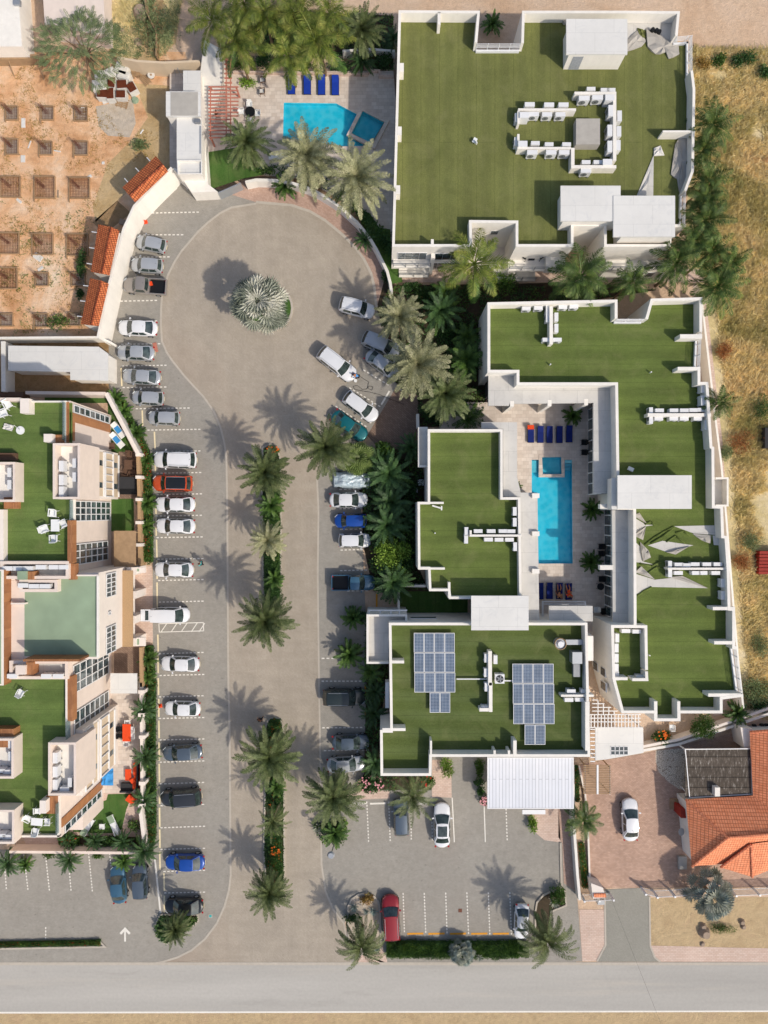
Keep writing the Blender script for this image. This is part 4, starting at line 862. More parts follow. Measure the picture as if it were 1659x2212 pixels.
for i,(x,y) in enumerate(((905,62),(905,212),(910,355),(910,655),(905,800))): tag(MB().box(*P(x-10,y-12,2.0).xy,*P(x+30,y+10,2.0).xy,0,2.0).build('wall_pillar','cream_plaster'),ORD[i]+' cream wall pillar from the north beside the orange sofa terrace','pillar','cream pillars of the terrace wall')
# ---- planters along the kerb (arrow park hedge strip)
line(G([(-300,1690),(650,1672),(683,1708),(-300,1726)],0),.2,'kerb','kerb',.15)
# ---- north-west: white long shed, tiled sheds, service block, boundary walls
T(0,1)
sheet('shed_yard',G([(-300,0),(705,0),(705,335),(-300,325)]),.026,'gravel_soil')
o=thing('storage_shed','long white flat-roofed shed left of the silver cars, in its own dark yard','shed',P(350,140)); ao(o,'wall',MB().prism(G([(60,34),(640,40),(695,85),(695,245),(462,243),(462,190),(60,185)],2.8),0,2.75),'white_plaster'); ao(o,'roof',MB().prism(G([(53,28),(640,35),(700,80),(700,255),(455,250),(455,198),(53,190)],2.9),2.76,2.9),'pale_roof')
T(0,0)
gw('white wall across the top of the long shed\'s yard',[(-300,2192),(640,2185),(720,2222)],2.0,'white_plaster',.25)
T(0,1); gw('white wall end at the far left of the shed yard',[(20,0),(22,325)],2.0,'white_plaster',.5); gw('dark low wall north of the left block\'s upper terrace',[(-300,338),(150,342)],1.5,'brown_wicker',.5)
T(0,0)
ZW=3.5
wallthing('site_wall','tall white wall snaking along the car bays below the tiled sheds',G([(1112,1085),(868,1335),(800,1482),(705,1845),(640,2150),(632,2190)],ZW),.25,0,ZW)
wallthing('site_wall','tall white wall end joining the sheds to the white service block',G([(1165,1120),(1125,1090)],ZW),.25,0,ZW-.01)
def tshed(label,pts,axis,extra):
    t=thing('tiled_shed',label,'shed',P(sum(p[0] for p in pts)/4,sum(p[1] for p in pts)/4))
    a,b_,c,d=[P(x,y,3.9) for x,y in pts]   # a-b far edge, c-d near edge
    rm=(a+d)/2*.25+a*0; 
    ra=a.lerp(d,.68)+Vector((0,0,.35)); rb=b_.lerp(c,.68)+Vector((0,0,.35)); a=a-Vector((0,0,.35)); b_=b_-Vector((0,0,.35)); 
    m=MB(); m.add([a,b_,rb,ra],[[0,1,2,3]]); m.add([ra,rb,c,d],[[0,1,2,3]]); m.add([a,d,ra],[[0,1,2]]); m.add([b_,rb,c],[[0,1,2]]); ao(t,'roof',m,axis)
    q=[(v.x,v.y) for v in (a,b_,c,d)]; cx=sum(v[0] for v in q)/4; cy=sum(v[1] for v in q)/4
    ao(t,'wall',MB().prism([(cx+(v[0]-cx)*.95,cy+(v[1]-cy)*.95) for v in q],0,3.45),'white_plaster')
    m=MB(); u=(b_-a); n=max(2,int(u.length/.75))
    ao(t,'ridge',MB().tube(ra,rb,.1,6),'tile_brown')
    for k in range(3):
        s=a.lerp(b_,(k+.5)/3); dr=(a-d).normalized(); ao(t,'rafter',MB().tube(s-Vector((0,0,.1)),s+dr*.7-Vector((0,0,.12)),.06,5),'white_metal')
tilem('tile_brown_diag','d07848','b5623a','6a3018',rot=R(38),amt=.16,r=.25,wd=.3); tilem('tile_brown_up','d07848','b5623a','6a3018',rot=R(-14),amt=.18,r=.22,wd=.25)
tshed('brown tiled shed, tilted, nearest the white service block',[(785,1205),(1003,1000),(1090,1110),(877,1312)],'tile_brown_diag',0)
tshed('brown tiled shed in the middle of the three, left of the silver estate',[(580,1755),(628,1445),(775,1495),(710,1785)],'tile_brown_up',0)
tshed('brown tiled shed southernmost of the three, left of the beige pickup',[(515,2095),(575,1795),(705,1840),(640,2115)],'tile_brown_up',0)
o=thing('service_building','white flat-roofed service block between the sheds and terracotta pergola','building',P(1230,850))
ao(o,'roof',MB().box(*P(1075,592,4.5).xy,*P(1300,752,4.5).xy,4.2,4.5),'pale_roof'); ao(o,'roof_panel',MB().box(*P(1105,596,4.55).xy,*P(1282,748,4.55).xy,4.5,4.53),'concrete')
ao(o,'roof',MB().box(*P(1145,755,4.0).xy,*P(1305,1125,4.0).xy,3.8,4.0),'pale_roof'); ao(o,'parapet',MB().path(G([(1150,1040),(1305,1040),(1306,1125),(1155,1125)],4.3),.12,4.0,4.3,True),'white_plaster')
ao(o,'wall',MB().box(*P(1085,600,4.2).xy,*P(1300,760,4.2).xy,0,4.19),'white_plaster'); ao(o,'wall',MB().box(*P(1150,762,3.8).xy,*P(1303,1122,3.8).xy,0,3.79),'white_plaster')
ao(o,'wall',MB().prism(G([(1335,290),(1450,350),(1450,556),(1340,900),(1345,1000),(1360,1215),(1420,1262),(1255,1270),(1160,1130),(1305,1120),(1305,540)],1.2),0,2.0),'white_plaster')
ao(o,'roof',MB().box(*P(1187,457,3.2).xy,*P(1300,590,3.2).xy,3.0,3.2),'pale_roof'); ao(o,'wall',MB().box(*P(1190,460,3.0).xy,*P(1298,590,3.0).xy,0,2.99),'white_plaster')
ao(o,'roof_unit',MB().box(*P(1258,768,4.4).xy,*P(1295,792,4.4).xy,4.0,4.4),'grey_metal'); ao(o,'seam',MB().box(*P(1293,815,4.03).xy,*P(1302,995,4.03).xy,4.0,4.03),'galvanised')
wallthing('entry_gate','grey-blue slatted gate in the white wall below the small lawn',G([(1410,1250),(1560,1185)],1.6),.1,0,1.6,'galvanised','gate')
T(1,0)
wallthing('curved_wall','curved white garden wall between the palm garden and roundabout walk',G([(-70,1180),(0,1165),(120,1168),(240,1188),(330,1215),(405,1250),(480,1295),(545,1340),(600,1390),(655,1440),(700,1495),(745,1555),(780,1615),(815,1685),(850,1755),(870,1830),(878,1890)],1.5),.32,0,1.5)
wallthing('planter_wall','thin pinkish wall between the coconut palms and the blue loungers',G([(-150,462),(200,468),(720,478),(735,450),(800,455),(800,490),(890,492)],1.0),.2,0,1.0,'pink_paving')
T(0,0)
o=thing('pergola','terracotta pergola of thin slats right of the white service block','pergola',P(1440,720)); m=MB()
z=2.8
for i in range(15): y=558+i*23.5; m.box(*P(1350 if i<13 else 1353,y,z).xy,*P(1545 if i<9 else 1500,y+7,z).xy,z-.1,z)
for i in range(6): y=380+i*30; m.box(*P(1453,y,z).xy,*P(1503,y+9,z).xy,z-.1,z)
ao(o,'slats',m,'terracotta'); m=MB()
for x in (1462,1490): m.box(*P(x,362,z-.1).xy,*P(x+6,880,z-.1).xy,z-.25,z-.11)
m.box(*P(1360,558,z-.1).xy,*P(1366,900,z-.1).xy,z-.25,z-.11); ao(o,'beam',m,'terracotta')
for x,y in ((1365,565),(1365,890),(1530,565),(1493,880)): p=P(x,y,z-.3); ao(o,'post',MB().box(p.x-.08,p.y-.08,p.x+.08,p.y+.08,0,z-.26),'terracotta')
p=P(1392,690); tag(MB().box(p.x-.45,p.y-1.6,p.x+.45,p.y+1.3,.61,1.4).build('grill_counter','brown_wicker'),'dark long counter under the terracotta pergola','counter')
# NW corner buildings
o=thing('white_house','white flat roof of a house in the top left corner','house',P(50,150)); ao(o,'roof',MB().prism(G([(-600,-200),(110,-200),(125,60),(142,300),(-600,306)],3.5),3.3,3.5),'white_plaster'); ao(o,'wall',MB().prism(G([(-590,-190),(100,-190),(132,290),(-590,296)],3.3),0,3.29),'white_plaster'); p=P(122,20,3.6); ao(o,'roof_vent',MB().box(p.x-.5,p.y-.3,p.x+.2,p.y+.3,3.4,3.8),'galvanised')
o=thing('pink_house','pink flat roof of a house behind the feathery acacia','house',P(470,60)); ao(o,'roof',MB().prism(G([(268,-200),(665,-200),(680,215),(640,225),(290,160)],3.2),3.0,3.2),'pink_plaster'); ao(o,'wall',MB().prism(G([(275,-190),(655,-190),(670,205),(300,150)],3.0),0,2.99),'pink_plaster')
sheet('white_path',G([(668,-100),(712,-100),(720,120),(735,260),(690,240),(680,100)]),.012,'screed')
gw('weathered brown wall along the top of the building site, left of the acacia',[(-300,372),(60,370),(290,362)],1.2,'timber',.5)
gw('orange-tan wall closing the building site, right of the stacked sacks',[(760,372),(890,395),(1060,405),(1290,395)],2.4,'tan_plaster',.25)
gw('thin old fence wall running up through the yellow scrub',[(1010,360),(1012,210),(950,80),(930,-60)],1.0,'timber',.12)
T(1,0); gw('white garden wall in shade at the top between palms and the large roof',[(560,330),(740,318),(900,330)],1.2,'white_plaster',.25)
T(1,1)
gw('pale wall around the shaded green court south of the middle block',[(925,1625),(925,1735)],1.8,'white_plaster',.25); gw('short pale wall north of the shaded green court',[(930,1585),(1100,1587)],1.8,'white_plaster',.25)
gw('low grey wall among the dark palms beside the middle block',[(930,820),(935,1100),(935,1380)],1.0,'concrete',.2)
gw('white edging wall west of the middle block\'s terrace',[(1048,470),(1050,560)],1.4,'white_plaster',.3)
# ================================================================ VEGETATION
HIDE=[]
def leafquad(m,b,d,n,L,W):
    # pointed leaf of length L, width W: base b, direction d, side n
    mid=b+d*L*.45; m.add([b,mid+n*W*.5,b+d*L,mid-n*W*.5],[[0,1,2,3]])
def frond(m,base,az,L,e0,e1,leafL,n,wid=.07,vee=.5,dr=.3,twist=0,rach=True):
    """feather leaf: rachis rising at e0 and falling to e1 with two rows of leaflets"""
    pts=[];p=Vector(base);seg=10
    for i in range(seg+1):
        t=i/seg; e=e0+(e1-e0)*t**1.2; a=az+twist*t*t; pts.append((p.copy(),Vector((math.cos(e)*math.cos(a),math.cos(e)*math.sin(a),math.sin(e)))))
        p=p+pts[-1][1]*(L/seg)
    def at(t):
        f=t*seg; i=min(seg-1,int(f)); return pts[i][0].lerp(pts[i+1][0],f-i),pts[i][1]
    c=m.cur
    if rach:
        for i in range(seg):
            a,d=pts[i];b=pts[i+1][0]; s=Vector((-math.sin(az),math.cos(az),0)); w0=.045*(1-i/seg)+.012; w1=.045*(1-(i+1)/seg)+.012
            m.add([a-s*w0,b-s*w1,b+s*w1,a+s*w0],[[0,1,2,3]])
    for k in range(n):
        t=.14+.86*(k+random.random()*.6)/n; q,d=at(min(t,.999)); s=Vector((-d.y,d.x,0)).normalized(); up=d.cross(s)*-1
        if up.z<0: up=-up
        ll=leafL*(math.sin(math.pi*min(1,(t*.86+.16)))**.6*.85+.18)*random.uniform(.85,1.12)
        for sg in (-1,1):
            dd=(s*sg*random.uniform(.75,1.0)+d*random.uniform(.55,.95)+up*vee*random.uniform(.2,1)-Vector((0,0,dr*random.uniform(.3,1.2)))).normalized()
            nn=dd.cross(up).normalized()
            leafquad(m,q,dd,(nn+up*.15).normalized(),ll,wid)
def palm(name,label,cat,kind,h,R_,n,mats,leafL=.42,wid=.075,dens=34,lean=(0,0),seed=0,dr=.3,vee=.5,e_lo=-35,wind=None,trunk_r=.22,droop=60):
    random.seed(seed); o=thing(name,label,cat)
    top=Vector((lean[0],lean[1],h)); m=MB(); prev=Vector((0,0,-.05)); pr=trunk_r*1.25
    for i in range(1,7):
        t=i/6; c=Vector((lean[0]*t*t,lean[1]*t*t,h*t)); r=trunk_r*(1.15-.35*t); m.tube(prev,c,pr,8,r); prev=c; pr=r
    m.build('trunk','trunk',o); m=MB()
    for i in range(n):
        u=(i+.5)/n; az=i*2.39996+random.uniform(-.25,.25)
        e0=R(82-(82-e_lo)*u**.85+random.uniform(-6,6)); L=R_*1.14*random.uniform(.85,1.08)*(1.0 if u>.15 else .75)
        tw=0
        if wind is not None:
            dz=(wind-az+math.pi)%(2*math.pi)-math.pi; az=az+dz*.16; tw=dz*.3
        m.cur=1 if (len(mats)>1 and u>.78 and random.random()<.5) else 0
        frond(m,top+Vector((0,0,.1)),az,L,e0,e0-R(droop+random.uniform(-10,12)),leafL,dens,wid,vee,dr,tw)
    m.build('crown',mats,o); return o
def fanleaf(m,c,d,rad,fold=.35,ns=20,spread=190):
    """palmate leaf: pleated segments spreading from the end of the stalk"""
    d=d.normalized(); s=Vector((-d.y,d.x,0)).normalized(); up=d.cross(s)
    if up.z<0: up=-up
    for k in range(ns):
        a=R(-spread/2+spread*k/(ns-1)); v=(d*math.cos(a)+s*math.sin(a)); v=(v+up*fold*abs(math.sin(a))*.8-Vector((0,0,.12))).normalized(); n=v.cross(up).normalized(); w=rad*2*math.sin(R(spread/ns/2))*1.0
        L=rad*random.uniform(.9,1.05)*(1-.18*abs(a)/R(spread/2)); mid=c+v*L*.62
        m.add([c,mid+n*w*.34+up*(.10*rad if k%2 else -.06*rad),c+v*L-Vector((0,0,.05)),mid-n*w*.34-up*(.10*rad if k%2 else -.06*rad)],[[0,1,2,3]])
def fanpalm(name,label,cat,h,R_,n,mat,rad,seed=0,lean=(0,0),trunk_r=.25,elo=-25,mats2=None):
    random.seed(seed); o=thing(name,label,cat); m=MB().tube((0,0,-.05),(lean[0],lean[1],h),trunk_r*1.2,9,trunk_r); m.build('trunk','trunk',o); m=MB(); top=Vector((lean[0],lean[1],h))
    for i in range(n):
        u=(i+.5)/n; m.cur=random.choice((0,1,2)) if isinstance(mat,list) else 0; az=i*2.39996+random.uniform(-.3,.3); e=R(80-(80-elo)*u**.9); d=Vector((math.cos(e)*math.cos(az),math.cos(e)*math.sin(az),math.sin(e))); L=(R_-rad*.75)*random.uniform(.85,1.1)*(.3+.7*u**.6)
        if L<.2:L=.2
        q=top+d*L; sd=Vector((-math.sin(az),math.cos(az),0)); m.add([top-sd*.035,q-sd*.02,q+sd*.02,top+sd*.035],[[0,1,2,3]])
        d2=(d*.8+Vector((math.cos(az),math.sin(az),0))*.5-Vector((0,0,.3))).normalized(); fanleaf(m,q,d2,rad*random.uniform(.85,1.1))
    m.build('crown',mat,o); return o
def leafcloud(m,c,rx,ry,rz,n,L=.2,W=.1,lump=0.0,sd=0):
    for _ in range(n):
        while True:
            v=Vector((random.uniform(-1,1),random.uniform(-1,1),random.uniform(-.6,1)))
            if .35<v.length<1: break
        v=v*(.75+.25*random.random())/max(.6,v.length**.5)
        k=1+lump*noise.noise(Vector((v.x*2+sd,v.y*2,v.z*2)))
        p=Vector((c[0]+v.x*rx*k,c[1]+v.y*ry*k,c[2]+v.z*rz*k)); d=(v+Vector((random.uniform(-1,1),random.uniform(-1,1),random.uniform(-.5,.8)))).normalized(); n_=d.orthogonal().normalized(); n_.rotate(__import__('mathutils').Quaternion(d,random.uniform(0,6.28)))
        leafquad(m,p,d,n_,L*random.uniform(.7,1.3),W*random.uniform(.7,1.3))
def bush(name,label,cat,rx,ry,h,n,mat,seed=0,L=.22,W=.12,flower=None,nf=0,lump=.6,clumps=7):
    random.seed(seed); o=thing(name,label,cat); m=MB()
    for i in range(6):
        a=i*1.05; m.tube((0,0,0),(math.cos(a)*rx*.5,math.sin(a)*ry*.5,h*.7),.05,5,.02)
    m.build('stem','trunk',o); m=MB()
    for i in range(clumps):
        a=random.uniform(0,6.28); r=math.sqrt(random.random())*.65; q=random.uniform(.38,.6); leafcloud(m,(math.cos(a)*rx*r,math.sin(a)*ry*r,h*random.uniform(.45,.7)),rx*q,ry*q,h*.42,n//clumps,L,W,lump,seed)
    if flower:
        m.cur=1; 
        for _ in range(nf):
            a=random.uniform(0,6.28); r=math.sqrt(random.random())*.85; c=Vector((math.cos(a)*rx*r,math.sin(a)*ry*r,h*(1.0-.35*r*r)+.04))
            for k in range(4): d=Vector((math.cos(k*1.57+a),math.sin(k*1.57+a),.4)).normalized(); leafquad(m,c,d,Vector((-d.y,d.x,0)).normalized(),.14,.12)
    m.build('foliage',[mat,flower] if flower else mat,o); return o
PG={'date':'date palms of the car park and gardens','coco':'coconut palms','dark':'dark shaded palms in the planting beds','fan':'fan palms'}
# prototypes are placed once as themselves
PR={}
def proto(key):
    if key in PR: return PR[key]
    k,v=key[:-1],int(key[-1])
    if k=='date': o=palm('date_palm','x','palm tree','date',5.6,3.0,62+3*v,['date_frond','date_frond'],.44,.07,36,seed=11+v,e_lo=-42)
    elif k=='pale': o=palm('date_palm','x','palm tree','date',5.6,3.0,52,['date_pale','date_frond'],.46,.07,36,seed=21+v,e_lo=-40)
    elif k=='wisp': o=palm('date_palm','x','palm tree','date',5.0,3.0,34,['date_frond','date_pale'],.42,.06,34,seed=31,e_lo=-30)
    elif k=='wind': o=palm('date_palm','x','palm tree','date',4.2,3.1,50,['date_frond','date_pale'],.47,.06,36,seed=41+v,wind=R(100 if v==0 else 118),e_lo=-30)
    elif k=='coco': o=palm('coconut_palm','x','palm tree','coco',6.2,3.3,17+v,['coco_frond','areca_frond'],.95,.05,70,lean=(.5,.3) if v%2 else (-.3,.4),seed=51+v,dr=1.0,vee=.1,e_lo=-15,trunk_r=.16,droop=70)
    elif k=='cdark': o=palm('coconut_palm','x','palm tree','coco',6.2,3.3,21+v,['coco_dark','areca_frond'],.95,.055,64,lean=(.4,.3) if v%2 else (-.3,.4),seed=151+v,dr=1.0,vee=.1,e_lo=-15,trunk_r=.16,droop=70)
    elif k=='areca': o=palm('areca_palm','x','palm tree','dark',3.0,3.0,22,['areca_frond','dark_frond'],.6,.08,34,seed=61+v,dr=.4,vee=.3,e_lo=5,trunk_r=.2,droop=75)
    elif k=='dark': o=palm('dark_palm','x','palm tree','dark',2.2,3.0,34,['dark_frond','areca_frond'],.42,.1,28,seed=71+v,dr=.35,vee=.4,e_lo=5,droop=70)
    elif k=='small': o=palm('young_palm','x','palm tree','date',.9,1.6,30,['areca_frond','date_frond'],.3,.08,24,seed=81+v,e_lo=-10)
    elif k=='fan': o=fanpalm('fan_palm','x','palm tree',3.2,2.5,26,'green_fan',1.05,seed=91+v)
    elif k=='sfan': o=fanpalm('silver_fan_palm','x','palm tree',5.0,3.5,37,['silver_fan','silver_dark','silver_pale'],1.45,seed=95+v)
    elif k=='bfan': o=fanpalm('silver_fan_palm','x','palm tree',2.6,3.2,31,['blue_fan','silver_fan','silver_fan'],1.3,seed=98+v)
    PR[key]=o; return o
BASE={'date':3.0,'pale':3.0,'wisp':3.0,'wind':3.1,'coco':3.3,'cdark':3.3,'areca':3.0,'dark':3.0,'small':1.6,'fan':2.5,'sfan':3.5,'bfan':3.2}
HT={'date':5.6,'pale':5.6,'wisp':5.0,'wind':4.2,'coco':6.2,'cdark':6.2,'areca':3.0,'dark':2.2,'small':.9,'fan':3.2,'sfan':5.0,'bfan':2.6}
def tree(key,x,y,r,label,group=None,rz=None,z0=0,hh=None):
    """crown centre (x,y) and crown radius r in tile pixels; height scales with the crown"""
    k=key[:-1]; o=proto(key); rad=r/3*S*(.98 if k in('date','pale') else .93); s=rad/BASE[k]; hz=HT[k]*s*(1.0)
    if k in('date','pale','wisp','sfan'): hz=max(hz,4.2); 
    if k in('coco','cdark'): hz=6.4
    if hh: hz=hh
    c=P(x,y,z0+hz+.3); sz=hz/HT[k]
    rz=random.Random(x*7+y).uniform(0,6.28) if rz is None else rz
    if k=='wind': rz=0
    return place(o,(c.x,c.y,z0),rz,(s,s,sz),label,group or {'date':PG['date'],'pale':PG['date'],'wisp':PG['date'],'wind':PG['date'],'coco':PG['coco'],'cdark':PG['coco'],'areca':PG['dark'],'dark':PG['dark'],'small':'young palms in the beds','fan':PG['fan'],'sfan':'silver fan palms','bfan':'silver fan palms'}[k])
T(0,0)
tree('date0',1600,920,160,'date palm at the left end of the palm garden, above the small lawn')
for i,(x,y,r,l) in enumerate(((1400,130,190,'coconut palm leftmost in the cluster above the blue loungers'),(1580,50,180,'coconut palm touching the picture\'s top, second in the cluster'),(1540,290,170,'coconut palm drooping over the white service block and pergola'))): tree('coco%d'%i,x,y,r,l)
T(1,0)
for i,(x,y,r,l) in enumerate(((60,110,190,'coconut palm above the wicker chairs and the first blue lounger'),(290,80,190,'coconut palm top centre of the cluster behind the pool'),(210,330,180,'coconut palm low in the cluster, over the first two blue loungers'),(420,250,230,'large coconut palm hanging over the third blue lounger'),(470,60,190,'yellow-green coconut palm at the right end of the cluster'))): tree('coco%d'%((i*2)%4),x,y,r,l)
tree('date1',690,190,150,'greyish date palm between the coconut cluster and large roof')
tree('dark0',890,250,90,'dark palm squeezed against the large roof\'s left wall')
tree('dark1',690,400,100,'dark low palm under the greyish date palm by the pool terrace')
tree('pale0',335,1010,215,'pale date palm overhanging the left end of the angular pool'); tree('pale1',655,1150,220,'large pale date palm below the tilted spa')
tree('small0',190,1200,90,'small bright palm leaning over the curved garden wall')
tree('coco1',1460,1700,240,'large coconut palm below the big roof\'s front balconies'); tree('pale1',930,2050,160,'pale date palm between the parked white cars and middle gardens')
tree('dark0',1200,2010,160,'dark palm right of the pale date palm, north of the east block',None); tree('areca0',1230,1890,110,'dark palm directly under the large roof\'s front wall')
tree('areca1',1370,2180,110,'feathery palm beside the north-west corner of the zigzag roof')
tree('small1',1535,150,80,'dark little palm in the notch of the large roof\'s north wall',z0=0)
tree('dark2',705,1550,80,'shaded low palm between curved wall and the lawn strip')
T(2,0)
for i,(x,y,r,l) in enumerate(((1300,830,170,'coconut palm topmost of those east of the large roof'),(1300,1150,160,'coconut palm second from the top, east of the large roof'),(1290,1420,180,'coconut palm east of the large roof, level with its white terrace block'),(1090,1720,180,'coconut palm below the large roof\'s south-east corner'),(1300,1640,150,'coconut palm third row down east, at the dry field\'s edge'),(1310,1860,190,'coconut palm at the zigzag roof\'s north-east corner'),(430,1760,210,'coconut palm in front of the black balcony chairs'),(1230,1290,140,'coconut palm squeezed between the second palm and the level of the white terrace block'),(1190,1560,140,'coconut palm hugging the large roof\'s south-east wall corner'),(1420,1720,120,'small coconut palm leaning out furthest into the dry field'),(1230,980,120,'small coconut palm between the two topmost ones east of the large roof'),(770,1830,130,'smaller coconut palm above the notch of the zigzag roof'))): tree('cdark%d'%((i+1)%4),x,y,r,l)
T(1,0); tree('sfan0',15,1955,212,'big silver fan palm on the green island of the roundabout',rz=1.0)
T(1,1)
tree('pale0',1050,150,215,'largest pale date palm, over the nose of the silver diagonal sedan'); tree('date1',1230,340,175,'date palm right of the brown brick corner walk'); tree('areca0',1370,120,150,'glossy areca palm at the zigzag roof\'s west wall'); tree('areca1',1380,500,120,'shaded areca palm above the middle block\'s terrace')
tree('date2',60,850,170,'northernmost date palm on the median island'); tree('date0',455,690,185,'date palm half covering the teal car'); tree('fan0',655,755,130,'light green fan palm above the car under plastic sheet')
for i,(x,y,r,l) in enumerate(((860,860,170,'dark palm behind the covered car'),(880,1040,150,'dark palm behind the white saloon with black glass'),(850,1190,160,'dark palm over the blue hatchback\'s tail'),(890,1560,150,'dark palm over the nose of the teal pickup'),(1010,690,110,'dark palm beside the middle block\'s white side terrace'),(800,760,110,'dark low palm right of the fan palm'),(960,1130,100,'dark palm deep in the bed west of the middle block'))): tree('dark%d'%(i%3),x,y,r,l)
tree('small0',95,1060,95,'young green palm below the northernmost median palm'); tree('pale0',75,1290,125,'thin pale palm in the middle of the median hedge'); tree('small1',115,1540,75,'young palm in the median hedge above the big date palm'); tree('date1',60,1815,185,'big date palm at the south end of the northern median hedge')
tree('small2',630,1790,85,'young palm at the pink-edged bed left of the white terrace annex'); tree('small0',605,2030,105,'dark young palm below the white terrace annex'); tree('areca1',745,2140,100,'green palm beside the first white wall west of the solar block')
T(1,2)
tree('date0',85,490,205,'largest median date palm, at the head of the southern island',hh=4.5); tree('date2',500,750,190,'date palm at the corner of the south car park',hh=4.4); tree('wisp0',1015,740,165,'wispy date palm above the slate car'); tree('wisp0',110,900,115,'thin pale palm midway along the southern median island',rz=2.); tree('date1',85,1370,150,'southernmost date palm on the median island',hh=4.2)
tree('small1',510,980,100,'low palm beside the street lamp'); tree('dark1',765,200,105,'dark palm below the black car\'s bay'); tree('dark2',775,520,115,'dark palm at the nose of the silver car near the solar block'); tree('dark0',770,60,90,'dark palm directly behind the black sports utility car')
tree('wind0',680,1715,165,'windblown date palm below the cactus island by the road')
fp=tree('bfan0',1335,1770,100,'small silver fan palm in front of the clipped roadside hedge')
tree('small2',130,680,70,'young palm just below the largest median palm')
T(2,2)
tree('wind1',225,1680,190,'windblown date palm beside the white car at the road',None); tree('cdark3',470,920,135,'palm on the planting strip of the brick driveway',hh=2.6); tree('bfan0',1300,1390,185,'large silver-blue fan palm in front of the tiled house',rz=.7); tree('small1',1462,200,90,'bright small palm behind the curved cream wall')
T(2,1)
tree('small0',395,480,75,'small yellowish palm by the courtyard loungers'); tree('small1',520,1090,80,'dark small palm under the upper courtyard fin'); tree('small2',515,1430,80,'dark small palm under the lower courtyard fin'); tree('cdark0',1360,400,115,'lone palm outside the zigzag roof\'s east wall'); tree('small0',10,940,60,'palm peeping from the opening in the middle block\'s ledge')
T(0,2)
tree('date1',1135,1600,100,'palm on the green corner island below the black car'); tree('dark1',445,1150,95,'dark palm leaning out over the empty arrow park bays',); tree('dark2',50,1170,100,'dark palm at the far left of the garden wall'); tree('small1',160,1180,60,'small palm right of the far left wall palm'); tree('dark0',930,1090,110,'dark palm at the corner above the grey hatchback'); tree('small0',800,1160,75,'palm frond tuft over the steel blue car\'s bonnet')
for i,(x,y,r) in enumerate(((930,170,95),(940,480,100),(930,760,95),(430,1020,60),(610,1025,75),(790,1035,80))): tree('dark%d'%(i%3),x,y,r,['hedge palm level with the white car beside the orange cone','hedge palm level with the orange sofa\'s top','hedge palm beside the orange lounge chair','small palm lower left of the sun lounger lawn','small palm between the two striped sun loungers','small palm right of the striped sun loungers\' lawn'][i])
T(0,1)
for i,(x,y,r) in enumerate(((745,370,70),(800,450,65),(880,590,70),(945,770,60),(950,1050,75),(945,1200,60),(960,2060,70),(955,2170,65))): tree('small%d'%(i%3),x,y,r,['first','second','third','fourth','fifth','sixth','seventh','eighth'][i]+' small hedge palm from the north along the left car row')
# shrubs
def sh(x,y,rx,ry,h,n,mat,label,seed,name='shrub',cat='shrub',z0=0,**k):
    o=bush(name,label,cat,rx,ry,h,n,mat,seed,**k); p=P(x,y,z0+h*.6); o.location=(p.x,p.y,z0); return o
T(0,0)
def acacia():
    random.seed(5); o=thing('acacia_tree','wide feathery grey-green acacia tree over the site\'s north wall','tree'); m=MB(); m.tube((0,0,-.05),(.2,.1,2.2),.25,8,.18)
    ends=[]
    for i in range(13):
        a=i*.483*1.03; r=random.uniform(1.6,3.3); e=Vector((math.cos(a)*r,math.sin(a)*r*.85,3.2+random.uniform(-.3,.9))); m.tube((.2,.1,2.1),e,.11,5,.03); ends.append(e)
    m.build('trunk','trunk',o); m=MB()
    for k in range(420):
        a=random.uniform(0,6.28); r=math.sqrt(random.random()); rr=4.5*(1+.28*noise.noise(Vector((math.cos(a)*1.6,math.sin(a)*1.6,3)))); q=Vector((math.cos(a)*r*rr,math.sin(a)*r*rr*.82,3.1+1.5*(1-r*r)+random.uniform(-.7,.3)))
        az=a+random.uniform(-.9,.9); frond(m,q,az,random.uniform(.8,1.5),R(random.uniform(-5,35)),R(random.uniform(-35,-5)),.26,14,.055,.2,.1,0,False)
    m.build('crown','leaf_grey',o); p=P(500,285,4.0); o.location=(p.x,p.y,0)
acacia()
sh(960,190,3.2,3.6,1.4,2600,'leaf_grey','patch of yellow-green scrub bush behind the site wall',3,L=.3,W=.07,lump=1.2,clumps=16)
sh(905,945,1.2,.8,.5,380,'leaf_grey','small weedy green bush in the middle of the building site',4,L=.25)
sh(520,1700,.7,1.8,1.0,700,'leaf_dark','leafy weed bush between the pits and the middle tiled shed',6)
sh(520,1900,.5,.7,.8,300,'leaf_dark','small dark weed bush left of the southern tiled shed',7)
sh(370,2090,1.6,1.0,.7,500,'leaf_mid','straggly green bush at the bottom of the building site',8,clumps=12,lump=1)
sh(1610,545,.9,.85,1.2,520,'leaf_bright','round clipped bush between pergola and blue loungers',10,z0=0)
sh(1560,400,1.3,.9,1.2,600,'leaf_mid','bush under the coconut fronds beside the pergola',12)
T(1,0)
for i,(x,y,rx,ry,mt) in enumerate(((60,400,1.2,.9,'leaf_dark'),(290,420,1.8,.6,'leaf_dark'),(560,430,1.8,.7,'leaf_dark'),(820,400,1.2,1.2,'leaf_dark'))): sh(x,y,rx,ry,1.2,600,mt,ORD[i]+' dark shrub from the left in the bed behind the loungers',20+i)
sh(1610,1850,1.5,1.6,2.0,1500,'leaf_mid','dense round green bush north of the zigzag roof\'s corner',26)
sh(1000,1850,1.2,.6,1.0,500,'leaf_dark','dark bush below the big roof\'s corner lawn',27); sh(1100,1920,1.6,1.0,1.4,800,'leaf_dark','dark bush right of the small white frame wall',28); sh(840,1560,.9,1.2,1.2,600,'leaf_dark','dark bush at the lower left corner of the large roof',29)
